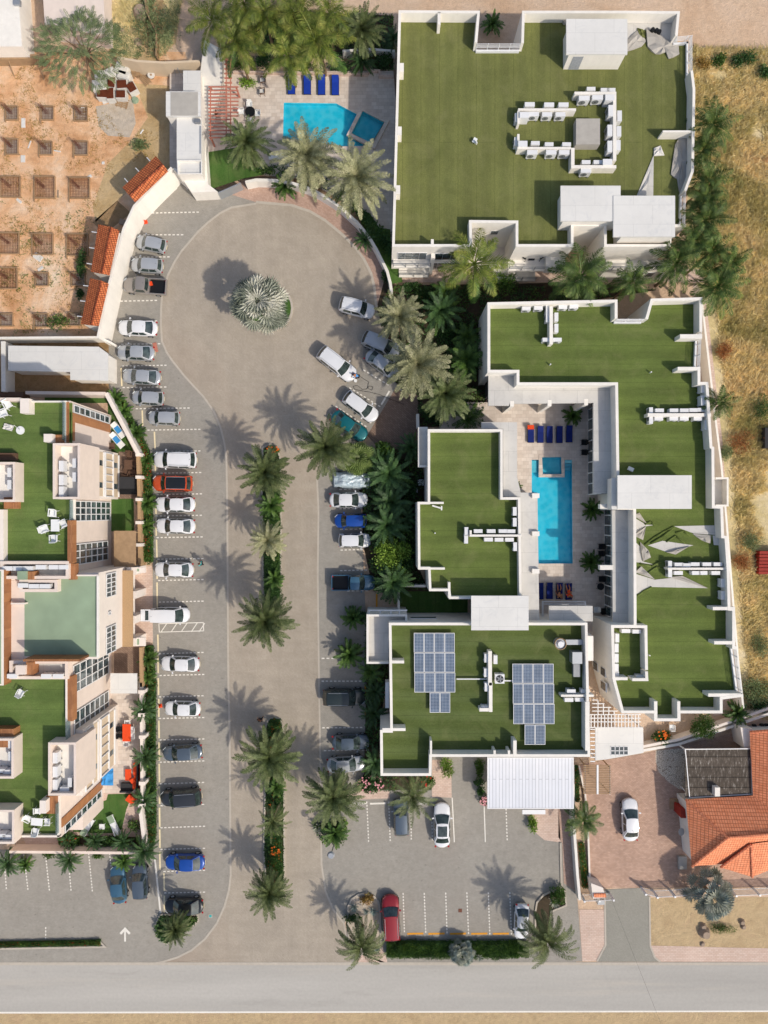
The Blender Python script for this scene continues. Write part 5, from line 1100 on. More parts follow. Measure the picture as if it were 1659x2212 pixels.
sh(1280,2150,2.2,1.3,1.4,1300,'leaf_dark','large dark shrub mass south of the dark palm',30,clumps=12); sh(1400,1900,1.4,1.1,1.3,800,'leaf_dark','dark shrub left of the dense round bush',31)
sh(845,1800,.5,1.4,1.0,420,'leaf_dark','narrow dark shrub along the curved wall\'s lower end',32); sh(60,1100,1.5,.6,1.0,500,'leaf_dark','dark shrub behind the curved wall below the first pale palm',33); sh(420,1170,1.3,.8,1.0,520,'leaf_dark','dark shrub between the two pale date palms',34)
T(1,1)
sh(885,1370,2.1,2.0,3.2,3200,'leaf_bright','bright yellow-green round tree between the white hatchback and middle block',40,name='leafy_tree',cat='tree',L=.24,W=.16,clumps=26,lump=.9)
for i,(x,y,rx,ry) in enumerate(((1150,480,1.6,.9),(1300,230,1.8,1.6),(820,930,1.4,1.5),(830,1120,1.4,1.2),(800,1260,1.2,1.0),(870,1480,1.6,.9),(850,1600,1.3,.7),(690,1790,1.0,.6),(750,1990,1.1,1.6),(1000,1000,.8,1.5))): sh(x,y,rx,ry,1.6,900,'leaf_dark',['dark shrub under the date palm by the brick corner','dark shrub mass between the pale and areca palms','dark shrub behind the covered car','dark shrub behind the black-windowed saloon','dark shrub behind the blue hatchback','dark shrub below the bright round tree','dark shrub over the teal pickup\'s bonnet','small shrub left of the white terrace annex','dark shrub strip below the white terrace annex','dark shrub against the middle block\'s west wall'][i],50+i,clumps=9)
for i,(x,y,r,l) in enumerate(((905,930,1.5,'rounded leafy tree between the covered car and middle block'),(930,1240,1.6,'rounded leafy tree directly above the bright yellow-green tree'),(960,1470,1.2,'rounded leafy tree below right of the bright yellow-green tree'),(820,700,1.1,'small leafy tree right of the light green fan palm'))): sh(x,y,r,r,2.3,1500,'leaf_mid' if i%2 else 'leaf_dark',l,140+i,name='leafy_tree',cat='tree',L=.28,W=.12,clumps=14,lump=.9)
# median hedges
def hedge(label,pts_w,h,dens,mat,seed,name='hedge',flower=None,L=.16,W=.09):
    """pts_w: centreline (tile px) with half width in metres"""
    random.seed(seed); o=thing(name,label,'hedge'); m=MB(); tot=0
    P_=[(P(x,y,h*.7),w_) for x,y,w_ in pts_w]; c0=P_[0][0].copy(); c0.z=0; o.location=c0
    for i in range(len(P_)-1):
        (a,wa),(b_,wb)=P_[i],P_[i+1]; d=(b_-a); Ln=d.xy.length; d=d/ max(.01,d.length); s=Vector((-d.y,d.x,0)); n=int(Ln*dens*(wa+wb))
        for _ in range(n):
            t=random.random(); w_=wa+(wb-wa)*t; u=random.uniform(-1,1); z=h*(.55+.45*random.random())*(1-.35*abs(u)**3)*(1+.25*noise.noise(Vector((a.x+d.x*Ln*t,a.y+d.y*Ln*t+u,seed))*.8))
            if abs(u)>.85: z*=random.random()
            p=a.lerp(b_,t)+s*u*w_*(1+.12*noise.noise(Vector((a.x+d.x*Ln*t,a.y+d.y*Ln*t,seed+u))*1.5)); p.z=z
            dd=Vector((random.uniform(-1,1),random.uniform(-1,1),random.uniform(0,1))).normalized(); nn=dd.orthogonal().normalized(); m.cur=1 if (flower and random.random()<.06 and z>h*.6) else 0; leafquad(m,p,dd,nn,L*random.uniform(.7,1.3),W)
    mm=MB()
    q=[]; 
    for i in range(len(P_)-1):
        (a,wa),(b_,wb)=P_[i],P_[i+1]; d=(b_-a).normalized(); s=Vector((-d.y,d.x,0)); w1=wa*.8;w2=wb*.8; mm.prism([(a-s*w1).xy,(b_-s*w2).xy,(b_+s*w2).xy,(a+s*w1).xy],0,h*.55+.003*i)
    mm.build('inner_growth','leaf_dark',o); m.build('foliage',[mat,flower] if flower else mat,o); return o
def island(pts,label_unused=None):
    pl=G(pts); tag(MB().path(pl,.18,0,.16,True).build('planter_kerb','kerb'),kind='structure'); sheet('planting_bed',pl,.06,'soil')
T(1,1)
island([(45,690),(90,668),(140,690),(160,780),(162,1700),(150,1800),(60,1800),(48,1500),(40,1000)])
hedge('upper median hedge between the northernmost palm and the thin pale palm',[(120,960,.75),(100,1120,.8),(120,1220,.9)],.8,260,'leaf_dark',60)
hedge('dark clipped median hedge above the big date palm',[(105,1390,1.0),(105,1700,1.0)],.8,330,'leaf_dark',61)
sh(110,700,.8,.5,.8,260,'leaf_mid','orange-flowered bush at the northern tip of the median',62,flower='orange_flower',nf=14)
T(1,2)
island([(62,290),(80,240),(120,222),(160,240),(178,300),(182,700),(184,1200),(183,1330),(150,1400),(80,1400),(50,1100),(60,700)])
hedge('median hedge with orange flowers south of the largest median palm',[(125,240,.7),(120,420,.9),(125,830,1.0)],.7,260,'leaf_dark',63,flower='orange_flower')
hedge('southernmost median hedge between the two thin palms',[(110,1000,.9),(130,1250,.95),(140,1330,.6)],.7,280,'leaf_dark',64,flower='orange_flower')
hedge('long clipped green hedge beside the main road',[(845,1738,1.0),(1300,1742,1.0),(1700,1740,1.0)],1.0,420,'leaf_mid',65,L=.15,W=.1)
T(2,2); hedge('end of the roadside hedge under the windblown palm',[(-20,1735,.9),(110,1740,.9)],1.0,400,'leaf_mid',66)
T(0,2); hedge('thin planted strip left of the painted arrow',[(-300,1706,.32),(650,1688,.35)],.4,420,'leaf_mid',67,flower='red_flower')
T(0,1); hedge('flowering hedge along the slanting garden wall and white cars',[(740,350,.5),(800,470,.75),(880,600,.6),(940,730,.6),(945,1000,.75),(950,1430,.75)],.9,240,'leaf_mid',68,flower='red_flower')
hedge('start of the southern hedge beside the white car',[(955,1975,.6),(960,2240,.9)],.9,240,'leaf_mid',69,flower='red_flower')
T(0,2); hedge('long southern hedge between the garden walls and dark cars',[(960,-5,.9),(960,500,.85),(965,1000,.85),(950,1090,.6)],.9,240,'leaf_dark',70,flower='red_flower')
island([(1010,1560),(1040,1500),(1280,1500),(1285,1540),(1180,1640),(1080,1690),(1020,1640)])
sh(1200,1550,1.6,.95,1.0,1100,'leaf_dark','dense dark bush on the corner island beside the black car',71,clumps=9); sh(1060,1600,.9,1.2,1.0,600,'leaf_dark','dark bush on the left half of the corner island',72)
sh(450,1015,1.1,.7,.9,600,'leaf_mid','round garden bush below the left striped lounger',73,flower='red_flower',nf=12); sh(700,1020,1.6,.5,.8,600,'leaf_dark','dark low bush below the small white garden table',74); sh(870,920,.6,.9,.9,400,'leaf_mid','green bush at the right edge of the lounger lawn',75)
sh(640,1125,.7,.3,.5,200,'leaf_mid','small bush poking over the pink wall into the bays',76); sh(310,1120,.9,.35,.5,240,'leaf_mid','low bush at the foot of the pink wall',77)
T(1,2)
sh(1235,550,1.0,1.2,1.2,700,'leaf_bright','bright green shrub right of the solar block\'s corner room',80); 
for i,(x,y) in enumerate(((1450,525),(1450,580),(1450,650),(1455,700))): sh(x,y,.62,.6,.9,330,'leaf_mid' if i<2 else 'leaf_dark',ORD[i]+' clipped bush from the top beside the corrugated carport',81+i,lump=.2)
sh(1480,765,.6,.6,.6,260,'leaf_dark','small pink-flowered bush at the carport\'s corner',86,flower='pink_flower',nf=30)
sh(745,650,1.9,1.1,1.2,1200,'leaf_dark','pink-flowered shrub below the corner room of the solar block',87,flower='pink_flower',nf=40,clumps=10); sh(1110,640,.8,.8,1.0,420,'leaf_mid','shrub with red flowers beside the wispy palm',88,flower='red_flower',nf=12)
sh(560,920,.6,.8,.8,300,'leaf_bright','small yellow-green bush near the street lamp',89); sh(120,1085,.8,.6,.7,380,'leaf_mid','round bush with one orange flower head on the median',90,flower='orange_flower',nf=18)
sh(780,600,1.0,1.0,1.6,500,'leaf_dark','dark bush right of the silver car\'s bonnet',91); sh(620,1530,1.0,.6,.7,400,'leaf_dark','low growth at the left rim of the cactus island',92)
T(2,2)
sh(1245,285,1.75,1.6,2.2,2600,'leaf_mid','large round grey-green bush on the curved cream wall',93,name='round_bush',L=.2,W=.1,clumps=16,lump=.5); sh(970,352,1.15,.9,1.2,900,'leaf_mid','round bush dotted with orange flowers by the slatted canopy',94,flower='orange_flower',nf=30,lump=.3)
sh(140,912,.55,1.1,.9,500,'leaf_bright','narrow bright shrub below the carport\'s white box',95,lump=.3); sh(300,1390,1.0,1.1,1.3,1000,'leaf_mid','dense bush on the curved planter beside the windblown palm',96)
hedge('narrow flower bed between white wall and brick driveway, upper part',[(415,540,.3),(425,770,.3)],.4,300,'leaf_dark',97,flower='orange_flower'); hedge('narrow flower bed between white wall and brick driveway, lower part',[(450,1040,.35),(465,1200,.4),(478,1330,.4)],.45,300,'leaf_mid',98,flower='orange_flower')
sh(1370,1590,1.6,.6,.5,700,'leaf_mid','low grassy clump at the foot of the silver-blue fan palm',99,L=.3,W=.04)
island([(150,1480),(160,1420),(200,1375),(250,1350),(340,1345),(350,1440),(250,1480),(250,1620),(300,1650),(150,1700)])
# roundabout island
T(1,0); c=P(88,1998); pl=[(c.x+math.cos(a*.2618)*2.65,c.y+math.sin(a*.2618)*2.65) for a in range(24)]
tag(MB().path(pl,.25,0,.14,True).build('island_kerb','kerb'),kind='structure'); sheet('lawn',pl,.10,'turf_lawn'); 
sh(88,1994,2.2,2.2,.5,2200,'leaf_mid','round grassy planting around the roundabout palm',100,name='ground_shrub',L=.2,W=.05,clumps=22)
# agaves and cactus island
T(1,2)
pl=G([(598,1520),(596,1450),(620,1400),(665,1370),(715,1362),(765,1382),(795,1420),(805,1500),(808,1700),(760,1740),(600,1700)]); sheet('planter_gravel',pl,.10,'cement_patch'); tag(MB().path(pl,.2,0,.16,True).build('planter_kerb','kerb'),kind='structure')
def agave(x,y,r,label,mat='blue_fan',seed=0,n=22,z0=.05):
    random.seed(seed); o=thing('agave_plant',label,'agave'); m=MB()
    for i in range(n):
        a=i*2.4; e=R(15+60*(i/n)); d=Vector((math.cos(a)*math.cos(e),math.sin(a)*math.cos(e),math.sin(e))); s=Vector((-math.sin(a),math.cos(a),0)); L=r*random.uniform(.8,1.1); m.add([Vector((0,0,.05))-s*r*.07,d*L*.5-s*r*.09,d*L,d*L*.5+s*r*.09,Vector((0,0,.05))+s*r*.07],[[0,1,2,3,4]])
    m.build('leaf_rosette',mat,o); p=P(x,y); o.location=(p.x,p.y,z0)
agave(637,1450,.75,'blue agave on the left of the cactus island',seed=1); agave(762,1478,.75,'blue agave on the right of the cactus island',seed=2); agave(715,1480,.5,'small agave in the middle of the cactus island','blue_fan',3); agave(785,1715,.8,'agave below the windblown palm on the cactus island',seed=4)
agave(1330,1680,.7,'dark agave in the roadside hedge behind the small silver palm','leaf_dark',5,z0=.9); agave(1440,1745,.6,'pale agave tips showing in the roadside hedge','silver_fan',6,z0=.9); agave(400,935,1.0,'silver spiky agave beside the lamp post bed','silver_fan',7)
sh(720,1400,.75,.7,.6,420,'dry_leaf','dried brown shrub around the stump on the cactus island',105); tag(MB().tube((*P(722,1412).xy,.1),(*P(725,1410).xy,.55),.38,9,.3).build('tree_stump','timber'),'cut tree stump in the dried shrub on the cactus island','stump')
T(2,2); agave(262,1400,.9,'silver agave on the dense bush of the curved planter','silver_fan',8,z0=.7); 
# dry field: grass tufts
random.seed(77); m=MB()
def infield(x,y):
    L=[(110,1480),(300,1497),(560,1500),(650,1540),(950,1575),(1350,1600),(1500,1618),(1560,1640)]
    for (y0,x0),(y1,x1) in zip(L,L[1:]):
        if y0<=y<=y1: return x>x0+(x1-x0)*(y-y0)/(y1-y0)+4
    return False
cnt=0
while cnt<21000:
    x=random.uniform(1490,1790); y=random.uniform(110,1550)
    if not infield(x,y): continue
    if y>1470 and x<1640+ (1550-y)*-.6: continue
    c=D(x,y); den=noise.noise(Vector((c.x*.12,c.y*.12,4)))+.45*noise.noise(Vector((c.x*.5,c.y*.5,9)))
    if den<-.38 : continue
    cnt+=1
    for _ in range(8):
        a=random.gauss(.7,.9); b_=Vector((c.x+random.gauss(0,.18),c.y+random.gauss(0,.18),0)); L=random.uniform(.35,.85)*(1.35 if cnt%7==0 else 1); e=random.uniform(.15,.75) if cnt%3 else random.uniform(.6,1.3); d=Vector((math.cos(a)*math.cos(e),math.sin(a)*math.cos(e),math.sin(e))); s=Vector((-math.sin(a),math.cos(a),0)); m.add([b_-s*.035,b_+d*L*.6-s*.02+Vector((0,0,0)),b_+d*L+Vector((math.cos(a)*.12,math.sin(a)*.12,-.08)),b_+s*.035],[[0,1,2,3]])
tag(m.build('dry_grass','dry_grass'),'waist-high dry yellow and green grass filling the field on the right','grass',kind='stuff')
T(2,0)
for i,(x,y,rx,ry,mt) in enumerate(((1240,410,.9,.7,'dry_leaf'),(1330,390,1.1,.8,'leaf_mid'),(1530,370,1.6,.9,'leaf_dark'),(1440,400,.9,.6,'leaf_dark'),(1640,460,.8,.8,'leaf_dark'))): sh(x,y,rx,ry,.9,600,mt,ORD[i]+' bush from the left along the field\'s top edge',110+i,lump=1,clumps=10)
T(2,1)
for i,(x,y,rx,ry,mt,l) in enumerate(((1620,430,1.2,2.0,'leaf_dark','dark bush at the right picture edge beside the field'),(1380,720,1.0,.9,'leaf_grey','grey-green bush in the field below the lone palm'),(1500,640,2.0,1.5,'dry_bush','reddish-brown dry thicket in the field'),(1480,1430,1.2,1.2,'dry_bush','brown dry thicket beside the red steps'),(1600,1960,1.3,1.5,'leaf_grey','grey-green bush low in the field near the small palm'),(1560,1300,1.2,1.2,'leaf_grey','green field bush above the brown dry thicket'),(1380,60,.8,.9,'dry_bush','small brown thicket at the roof\'s north-east strip'))): sh(x,y,rx,ry,1.1,1000,mt,l,120+i,L=.3,W=.05,lump=1.2,clumps=12)
T(2,2); sh(1590,60,2.2,1.6,1.6,1600,'leaf_grey','large pale green bush at the right, above the curved wall',130,clumps=14); sh(1600,150,1.6,.6,1.0,600,'leaf_dark','dark green growth along the curved wall\'s far end',131)

# low leafy ground cover over the beds
def inpoly(x,y,pl):
    c=False; n=len(pl)
    for i in range(n):
        (x0,y0),(x1,y1)=pl[i],pl[i-1]
        if (y0>y)!=(y1>y) and x<(x1-x0)*(y-y0)/(y1-y0)+x0: c=not c
    return c
def cover(label,pts,h,dens,mats,seed,L=.26,W=.15,z0=.03,name='ground_cover',gap=-.25):
    random.seed(seed); pl=[tuple(v) for v in G(pts,.2)]; xs=[p[0] for p in pl]; ys=[p[1] for p in pl]; A=(max(xs)-min(xs))*(max(ys)-min(ys)); m=MB()
    for _ in range(int(A*dens)):
        x=random.uniform(min(xs),max(xs)); y=random.uniform(min(ys),max(ys))
        nz=noise.noise(Vector((x*.7,y*.7,seed)))
        if nz<gap or not inpoly(x,y,pl): continue
        hh=h*(.35+.9*max(0,.5+nz)); m.cur=0 if noise.noise(Vector((x*.5,y*.5,seed+9)))<.12 else len(mats)-1
        p=Vector((x,y,z0+hh*random.random()**.5)); d=Vector((random.uniform(-1,1),random.uniform(-1,1),random.uniform(0,.9))).normalized(); leafquad(m,p,d,d.orthogonal().normalized() if random.random()<.5 else d.cross(Vector((0,0,1))).normalized(),L*random.uniform(.6,1.2),W)
    tag(m.build(name,mats),label,'ground cover',kind='stuff')
T(1,0)
cover('leafy undergrowth beneath the coconut palms behind the blue loungers',[(-150,60),(890,100),(890,430),(760,440),(720,370),(-150,440)],.5,45,['leaf_dark','leaf_mid'],201)
cover('dark leafy undergrowth between the large roof and the zigzag roof',[(880,1840),(2600,1880),(2100,1960),(1500,1960),(1490,2212),(860,2212),(800,2000)],.7,45,['leaf_dark','leaf_mid'],202)
cover('leafy strip inside the curved garden wall',[(0,1090),(200,1090),(420,1150),(640,1330),(760,1420),(850,1520),(880,1640),(840,1700),(640,1400),(480,1260),(240,1160),(0,1140)],.5,60,['leaf_dark','leaf_mid'],203,z0=.62)
T(1,1)
cover('undergrowth below the pale date palms west of the zigzag roof',[(870,0),(1510,0),(1510,220),(1460,540),(1060,550),(1040,350),(960,330),(890,240)],.8,50,['leaf_dark','leaf_mid'],204)
cover('dense dark undergrowth west of the middle block',[(790,700),(1050,710),(1100,1000),(1050,1480),(1110,1600),(920,1620),(770,1620),(700,1300),(700,1000),(640,860)],.9,60,['leaf_dark','leaf_mid'],205)
cover('undergrowth beside the white terrace annex',[(710,1750),(850,1820),(850,2212),(700,2212)],.8,50,['leaf_dark','leaf_mid'],206)
cover('leafy growth on the northern median island',[(50,700),(90,672),(140,700),(158,800),(160,1700),(150,1790),(62,1790),(50,1500),(42,1000)],.55,110,['leaf_dark','leaf_mid'],207,L=.2,W=.12,z0=.07,gap=-.6)
T(1,2)
cover('undergrowth along the west side of the solar block',[(720,-10),(835,-10),(800,330),(800,600),(1140,612),(1140,685),(640,695),(705,590)],.8,60,['leaf_dark','leaf_mid'],208)
cover('leafy growth on the southern median island',[(66,290),(82,245),(120,226),(158,244),(175,300),(180,1200),(180,1325),(150,1390),(82,1390),(52,1100),(62,700)],.5,110,['leaf_dark','leaf_mid'],209,L=.2,W=.12,z0=.07,gap=-.6)
cover('low planting behind the bay markings of the palm corner',[(360,900),(590,900),(585,1045),(430,1040)],.4,90,['leaf_mid','leaf_bright'],210)
T(0,1); cover('mixed flowering shrubs between slanting wall and silver cars',[(690,335),(780,345),(880,560),(985,740),(990,1100),(990,1440),(925,1450),(920,760),(890,720)],.7,130,['leaf_mid','leaf_dark','red_flower'],211,L=.2,W=.12,gap=-.7)
cover('leafy strip at the start of the southern hedge',[(930,1960),(985,1975),(1010,2240),(915,2240),(918,2000)],.7,130,['leaf_mid','leaf_dark'],212,L=.2,W=.12,gap=-.7)
T(0,2); cover('leafy strip of the long southern hedge',[(915,-10),(1005,-10),(1015,600),(1010,1000),(1000,1130),(870,1150),(940,1060),(935,500)],.8,130,['leaf_mid','leaf_dark'],213,L=.22,W=.12,gap=-.7)
cover('leafy plants below the small lounger lawn',[(385,985),(560,992),(895,1000),(900,1080),(385,1060)],.6,100,['leaf_mid','leaf_dark'],214)
cover('dense leaves on the green corner island',[(1015,1560),(1042,1505),(1280,1505),(1282,1540),(1180,1635),(1080,1685),(1022,1640)],.7,130,['leaf_dark','leaf_mid'],215,z0=.07,gap=-.8)
def grassy(label,pts,n,seed,mat='dry_grass',Lr=(.25,.6)):
    random.seed(seed); pl=[tuple(v) for v in G(pts)]; xs=[p[0] for p in pl]; ys=[p[1] for p in pl]; m=MB(); c=0; k=0
    while c<n and k<n*20:
        k+=1; x=random.uniform(min(xs),max(xs)); y=random.uniform(min(ys),max(ys))
        if noise.noise(Vector((x*.35,y*.35,seed)))<-.02 or not inpoly(x,y,pl): continue
        c+=1
        for _ in range(6):
            a=random.uniform(0,6.28); e=random.uniform(.2,1.0); L=random.uniform(*Lr); b_=Vector((x+random.gauss(0,.15),y+random.gauss(0,.15),.01)); d=Vector((math.cos(a)*math.cos(e),math.sin(a)*math.cos(e),math.sin(e))); s=Vector((-math.sin(a),math.cos(a),0)); m.add([b_-s*.03,b_+d*L,b_+s*.03],[[0,1,2]])
    tag(m.build('dry_grass',mat),label,'grass',kind='stuff')
T(0,0)
grassy('yellow scrub grass behind the building site wall',[(690,0),(1180,0),(1140,280),(1010,380),(710,370),(730,200)],1500,301)
grassy('yellow scrub grass tinged green behind the site wall',[(700,0),(1170,0),(1130,270),(1010,370),(720,360),(740,200)],700,302,'leaf_grey')
grassy('sparse dry weeds over the building site',[(0,400),(560,470),(600,700),(1060,900),(1000,1000),(700,1100),(600,1400),(560,2150),(0,2160)],900,303,'dry_leaf',(.12,.3))
grassy('green weeds scattered over the building site',[(0,1300),(600,1300),(560,2150),(0,2160)],260,304,'leaf_mid',(.15,.35))
# ================================================================ CARS  (front faces +x of the car's own frame)
CARS={}
SPEC={ # L W H belt cowl rooffront roofrear rearbase  (fractions of L from the centre, + is front)
'sedan':(4.6,1.8,1.46,.92,.235,.075,-.215,-.375),'hatch':(4.1,1.74,1.5,.95,.25,.10,-.37,-.465),'suv':(4.75,1.9,1.72,1.05,.245,.11,-.385,-.475),'van':(4.9,1.88,1.95,1.12,.33,.17,-.465,-.488),'pickup':(5.3,1.85,1.75,1.05,.235,.13,-.055,-.10)}
def carproto(kind,col):
    key=(kind,col)
    if key in CARS: return CARS[key]
    L,W,Hh,B,xc,xrf,xrr,xrb=SPEC[kind]; pm='paint_'+col; o=thing('parked_car' if kind!='pickup' else 'pickup_truck','x','car' if kind!='pickup' else 'pickup truck'); hw=W/2
    m=MB(); st=[-1,-.985,-.94,-.85,-.7,-.5,-.25,0,.25,.45,.6,.75,.87,.94,.98,1]; rings=[]
    for s_ in st:
        x=s_*L/2; wf=1-.30*abs(s_)**9-.05*s_*s_
        if s_>2*xc-.02: top=B-.05-(B-.70)*(max(0,s_-2*xc)/(1-2*xc+.001))**1.7
        elif s_<2*xrb+.02: top=B+.03-(.16 if kind!='pickup' else 0)*max(0,(2*xrb-s_)/(1+2*xrb+.001))**2
        else: top=B
        if abs(s_)==1: top-=.2
        if kind=='pickup' and s_<2*xrb-.04: top=.62 if s_>-.99 else .62
        zl=.28 if abs(s_)<.95 else .36; r=[]
        for yf,zf in ((-.94,zl),(-1,zl+.18),(-1.0,zl+.1+(top-zl)*.45),(-.985,top-.14),(-.9,top-.03),(-.55,top+.015),(0,top+.035),(.55,top+.015),(.9,top-.03),(.985,top-.14),(1.0,zl+.1+(top-zl)*.45),(1,zl+.18),(.94,zl)):
            y=yf*hw*wf; xx=x-math.copysign(1,s_)*(abs(yf)**2.5)*.22*max(0,(abs(s_)-.8)/.2)*1.0; r.append((xx,y,zf))
        rings.append(r)
    n=13
    vs=[v for r in rings for v in r]; fs=[[i*n+j,(i+1)*n+j,(i+1)*n+j+1,i*n+j+1] for i in range(len(st)-1) for j in range(n-1)]
    fs+= [[i*n,i*n+n-1,(i+1)*n+n-1,(i+1)*n] for i in range(len(st)-1)]; fs+=[list(range(n))[::1],[(len(st)-1)*n+j for j in range(n)][::-1]]
    m.add(vs,fs); body=m.build('body',pm,o,smooth=True)
    # cabin: painted shell with glass a little proud of it
    wb=hw*.93; wr=hw*.70 if kind in('sedan','hatch') else hw*.78
    zb=B-.02; zr=Hh; bow=.16
    def ws(a,b): return Vector((L*(xc+(xrf-xc)*b)+bow*(1-a*a)*(1-.5*b),a*(wb+(wr-wb)*b),zb+(zr-zb)*b+.05*(1-a*a)*b-.03*0))
    def rw(a,b): return Vector((L*(xrb+(xrr-xrb)*b)-bow*.8*(1-a*a)*(1-.5*b),a*(wb+(wr-wb)*b),zb+(zr-zb)*b+.05*(1-a*a)*b))
    def sd(sg,c,b): 
        f=ws(1,b);g=rw(1,b); return Vector((f.x+(g.x-f.x)*c,sg*(wb+(wr-wb)*b+.05*math.sin(math.pi*c)),zb+(zr-zb)*b+.03*math.sin(math.pi*c)*b))
    def rf(a,c):
        f=ws(a,1);g=rw(a,1); v=f.lerp(g,c); v.z+=.045*math.sin(math.pi*c); 
        if abs(a)==1: v.y+=math.copysign(.05*math.sin(math.pi*c),a); v.z-=.015*math.sin(math.pi*c)
        return v
    def patch(m,fn,u0,u1,v0,v1,nu=5,nv=3,off=0,nrm=None):
        vs=[]; 
        for i in range(nu+1):
            for j in range(nv+1):
                p=fn(u0+(u1-u0)*i/nu,v0+(v1-v0)*j/nv)
                if off: p=p+nrm*off
                vs.append(p)
        m.add(vs,[[i*(nv+1)+j,(i+1)*(nv+1)+j,(i+1)*(nv+1)+j+1,i*(nv+1)+j+1] for i in range(nu) for j in range(nv)])
    m=MB(); patch(m,ws,-1,1,0,1); patch(m,rw,-1,1,0,1); patch(m,lambda c,b:sd(1,c,b),0,1,0,1); patch(m,lambda c,b:sd(-1,c,b),0,1,0,1); patch(m,rf,-1,1,0,1,6,5)
    rm='car_glass' if (col=='orange') else pm
    cab=m.build('cabin',pm,o,smooth=True)
    if col=='orange' or kind=='panoroof': mm=MB(); patch(mm,rf,-.86,.86,.04,.96,5,4,.012,Vector((0,0,1))); mm.build('roof_panel','paint_black',cab)
    up=Vector((.5,0,.8)); m=MB(); patch(m,ws,-.93,.93,.04,.95,6,2,.012,up); m.build('windshield','car_glass',o,smooth=True)
    b0=.08 if kind!='van' else .35
    m=MB(); patch(m,rw,-.9,.9,b0 if kind=='sedan' else .25,.93,6,2,.012,Vector((-.6,0,.7))); m.build('rear_window','car_glass',o,smooth=True)
    for sg in (-1,1):
        for c0,c1 in ((.10,.46),(.50,.84)) if kind!='pickup' else ((.14,.86),):
            m=MB(); patch(m,lambda c,b:sd(sg,c,b),c0,c1,.12,.86,3,2,.012,Vector((0,sg,.2))); m.build('side_window','car_glass',o,smooth=True)
        for x in (L*.315,-L*.295):
            m=MB(); m.tube((x,sg*(hw-.2),.33),(x,sg*(hw+.012),.33),.335,18); wh=m.build('wheel','rubber',o); MB().tube((x,sg*(hw),.33),(x,sg*(hw+.02),.33),.21,12).build('rim','galvanised',wh)
        y=sg*(wb+.1); x=L*(xc-.055); m=MB(); m.obox((x,y+sg*.06),.13,.22,B+.02,B+.15,sg*.25); m.build('mirror',pm,o)
        m=MB(); zz=.70; patch(m,lambda a,b:Vector((L/2-.11-.34*a+.05*b,sg*(hw*.48+hw*.38*a),zz+.085*b+.03*a)),0,1,0,1,3,1,.03,Vector((.6,sg*.2,.5))); m.build('headlight','headlamp',o)
        m=MB(); m.obox((-L/2+.13,sg*hw*.79),.16,.17,.7,B-.1 if kind!='pickup' else B-.12,sg*.5); m.build('tail_light','tail_lamp',o)
    if kind=='pickup':
        m=MB(); m.path([(L*(xrb)-.06,hw*.95),(-L/2+.06,hw*.95),(-L/2+.06,-hw*.95),(L*xrb-.06,-hw*.95)],.1,.5,B-.02,True); m.build('cargo_bed',pm,o)
        MB().box(L*xrb-.1,-hw*.9,-L/2+.1,hw*.9,.6,.68).build('bed_liner','black_plastic',o)
    if kind=='suv':
        for sg in (-1,1): MB().tube((L*xrf-.1,sg*wr*.9,Hh+.06),(L*xrr+.15,sg*wr*.9,Hh+.06),.025,6).build('roof_rail','galvanised',o)
        MB().tube((L*xrr+.05,0,Hh+.05),(L*xrr-.05,0,Hh+.14),.02,5).build('aerial','black_plastic',o)
    else: MB().tube((L*xrr+.25,0,Hh+.03),(L*xrr+.05,0,Hh+.25),.012,4).build('aerial','black_plastic',o)
    if kind=='sedan' or kind=='hatch' or kind=='suv':
        MB().box(-L/2+.005,-.26,-L/2+.0-.012,.26,.62,.73).build('number_plate','line_cream',o)
    CARS[key]=o; return o
CG={'w':'cars parked in the west row','e':'cars parked in the east bays','s':'cars in the south car park','r':'cars on the roundabout'}
def car(x,y,Lp,ang,kind,col,label,g,z=.03):
    o=carproto(kind,col); L=SPEC[kind][0]; k=min(1.12,max(.88,Lp/3*S*.975/L)); c=P(x,y,.7); lf=CG[g]
    cat='pickup truck' if kind=='pickup' else ('van' if kind=='van' else 'car')
    q=place(o,(c.x,c.y,z),R(ang),(k,(1+k)/2,1),label,lf); q['category']=cat; return q
T(0,0)
car(982,1583,205,168,'hatch','silver','silver estate car topmost in the west row, next to the middle tiled shed','w')
car(955,1722,215,176,'hatch','silver','silver hatchback second from the top, with blue things in its rear window','w')
car(940,1855,290,176,'pickup','beige','beige pickup truck carrying a red bag in its open bed','w')
car(895,2126,262,178,'sedan','white','white saloon alone below the beige pickup','w')
T(0,1)
for a in ((882,75,250,178,'sedan','silver','silver saloon beside the brown board on the paving'),(920,230,255,176,'sedan','silver','silver saloon second below the brown board, level with the shed\'s lower edge'),(960,368,216,177,'hatch','silver','silver hatchback level with the wall north of the dark lawn'),(1065,497,213,178,'hatch','silver','silver hatchback with a small red mark on its rear roof'),(1137,768,287,179,'suv','white','big white sports utility car just above the orange one'),(1120,920,268,179,'suv','orange','orange sports utility car with black roof and roof rails'),(1138,1057,263,180,'sedan','white','white saloon directly below the orange car'),(1140,1197,260,179,'sedan','white','white saloon second below the orange car, next to the red flowers'),(1130,1480,260,179,'sedan','white','white saloon beside the walking person in turquoise'),(1110,1772,248,0,'van','white','white van with raised tailgate beside the hatched strip'),(1170,2090,256,179,'sedan','white','white saloon below the hatched strip, at the start of the southern hedge')): car(*a,'w')
T(0,2)
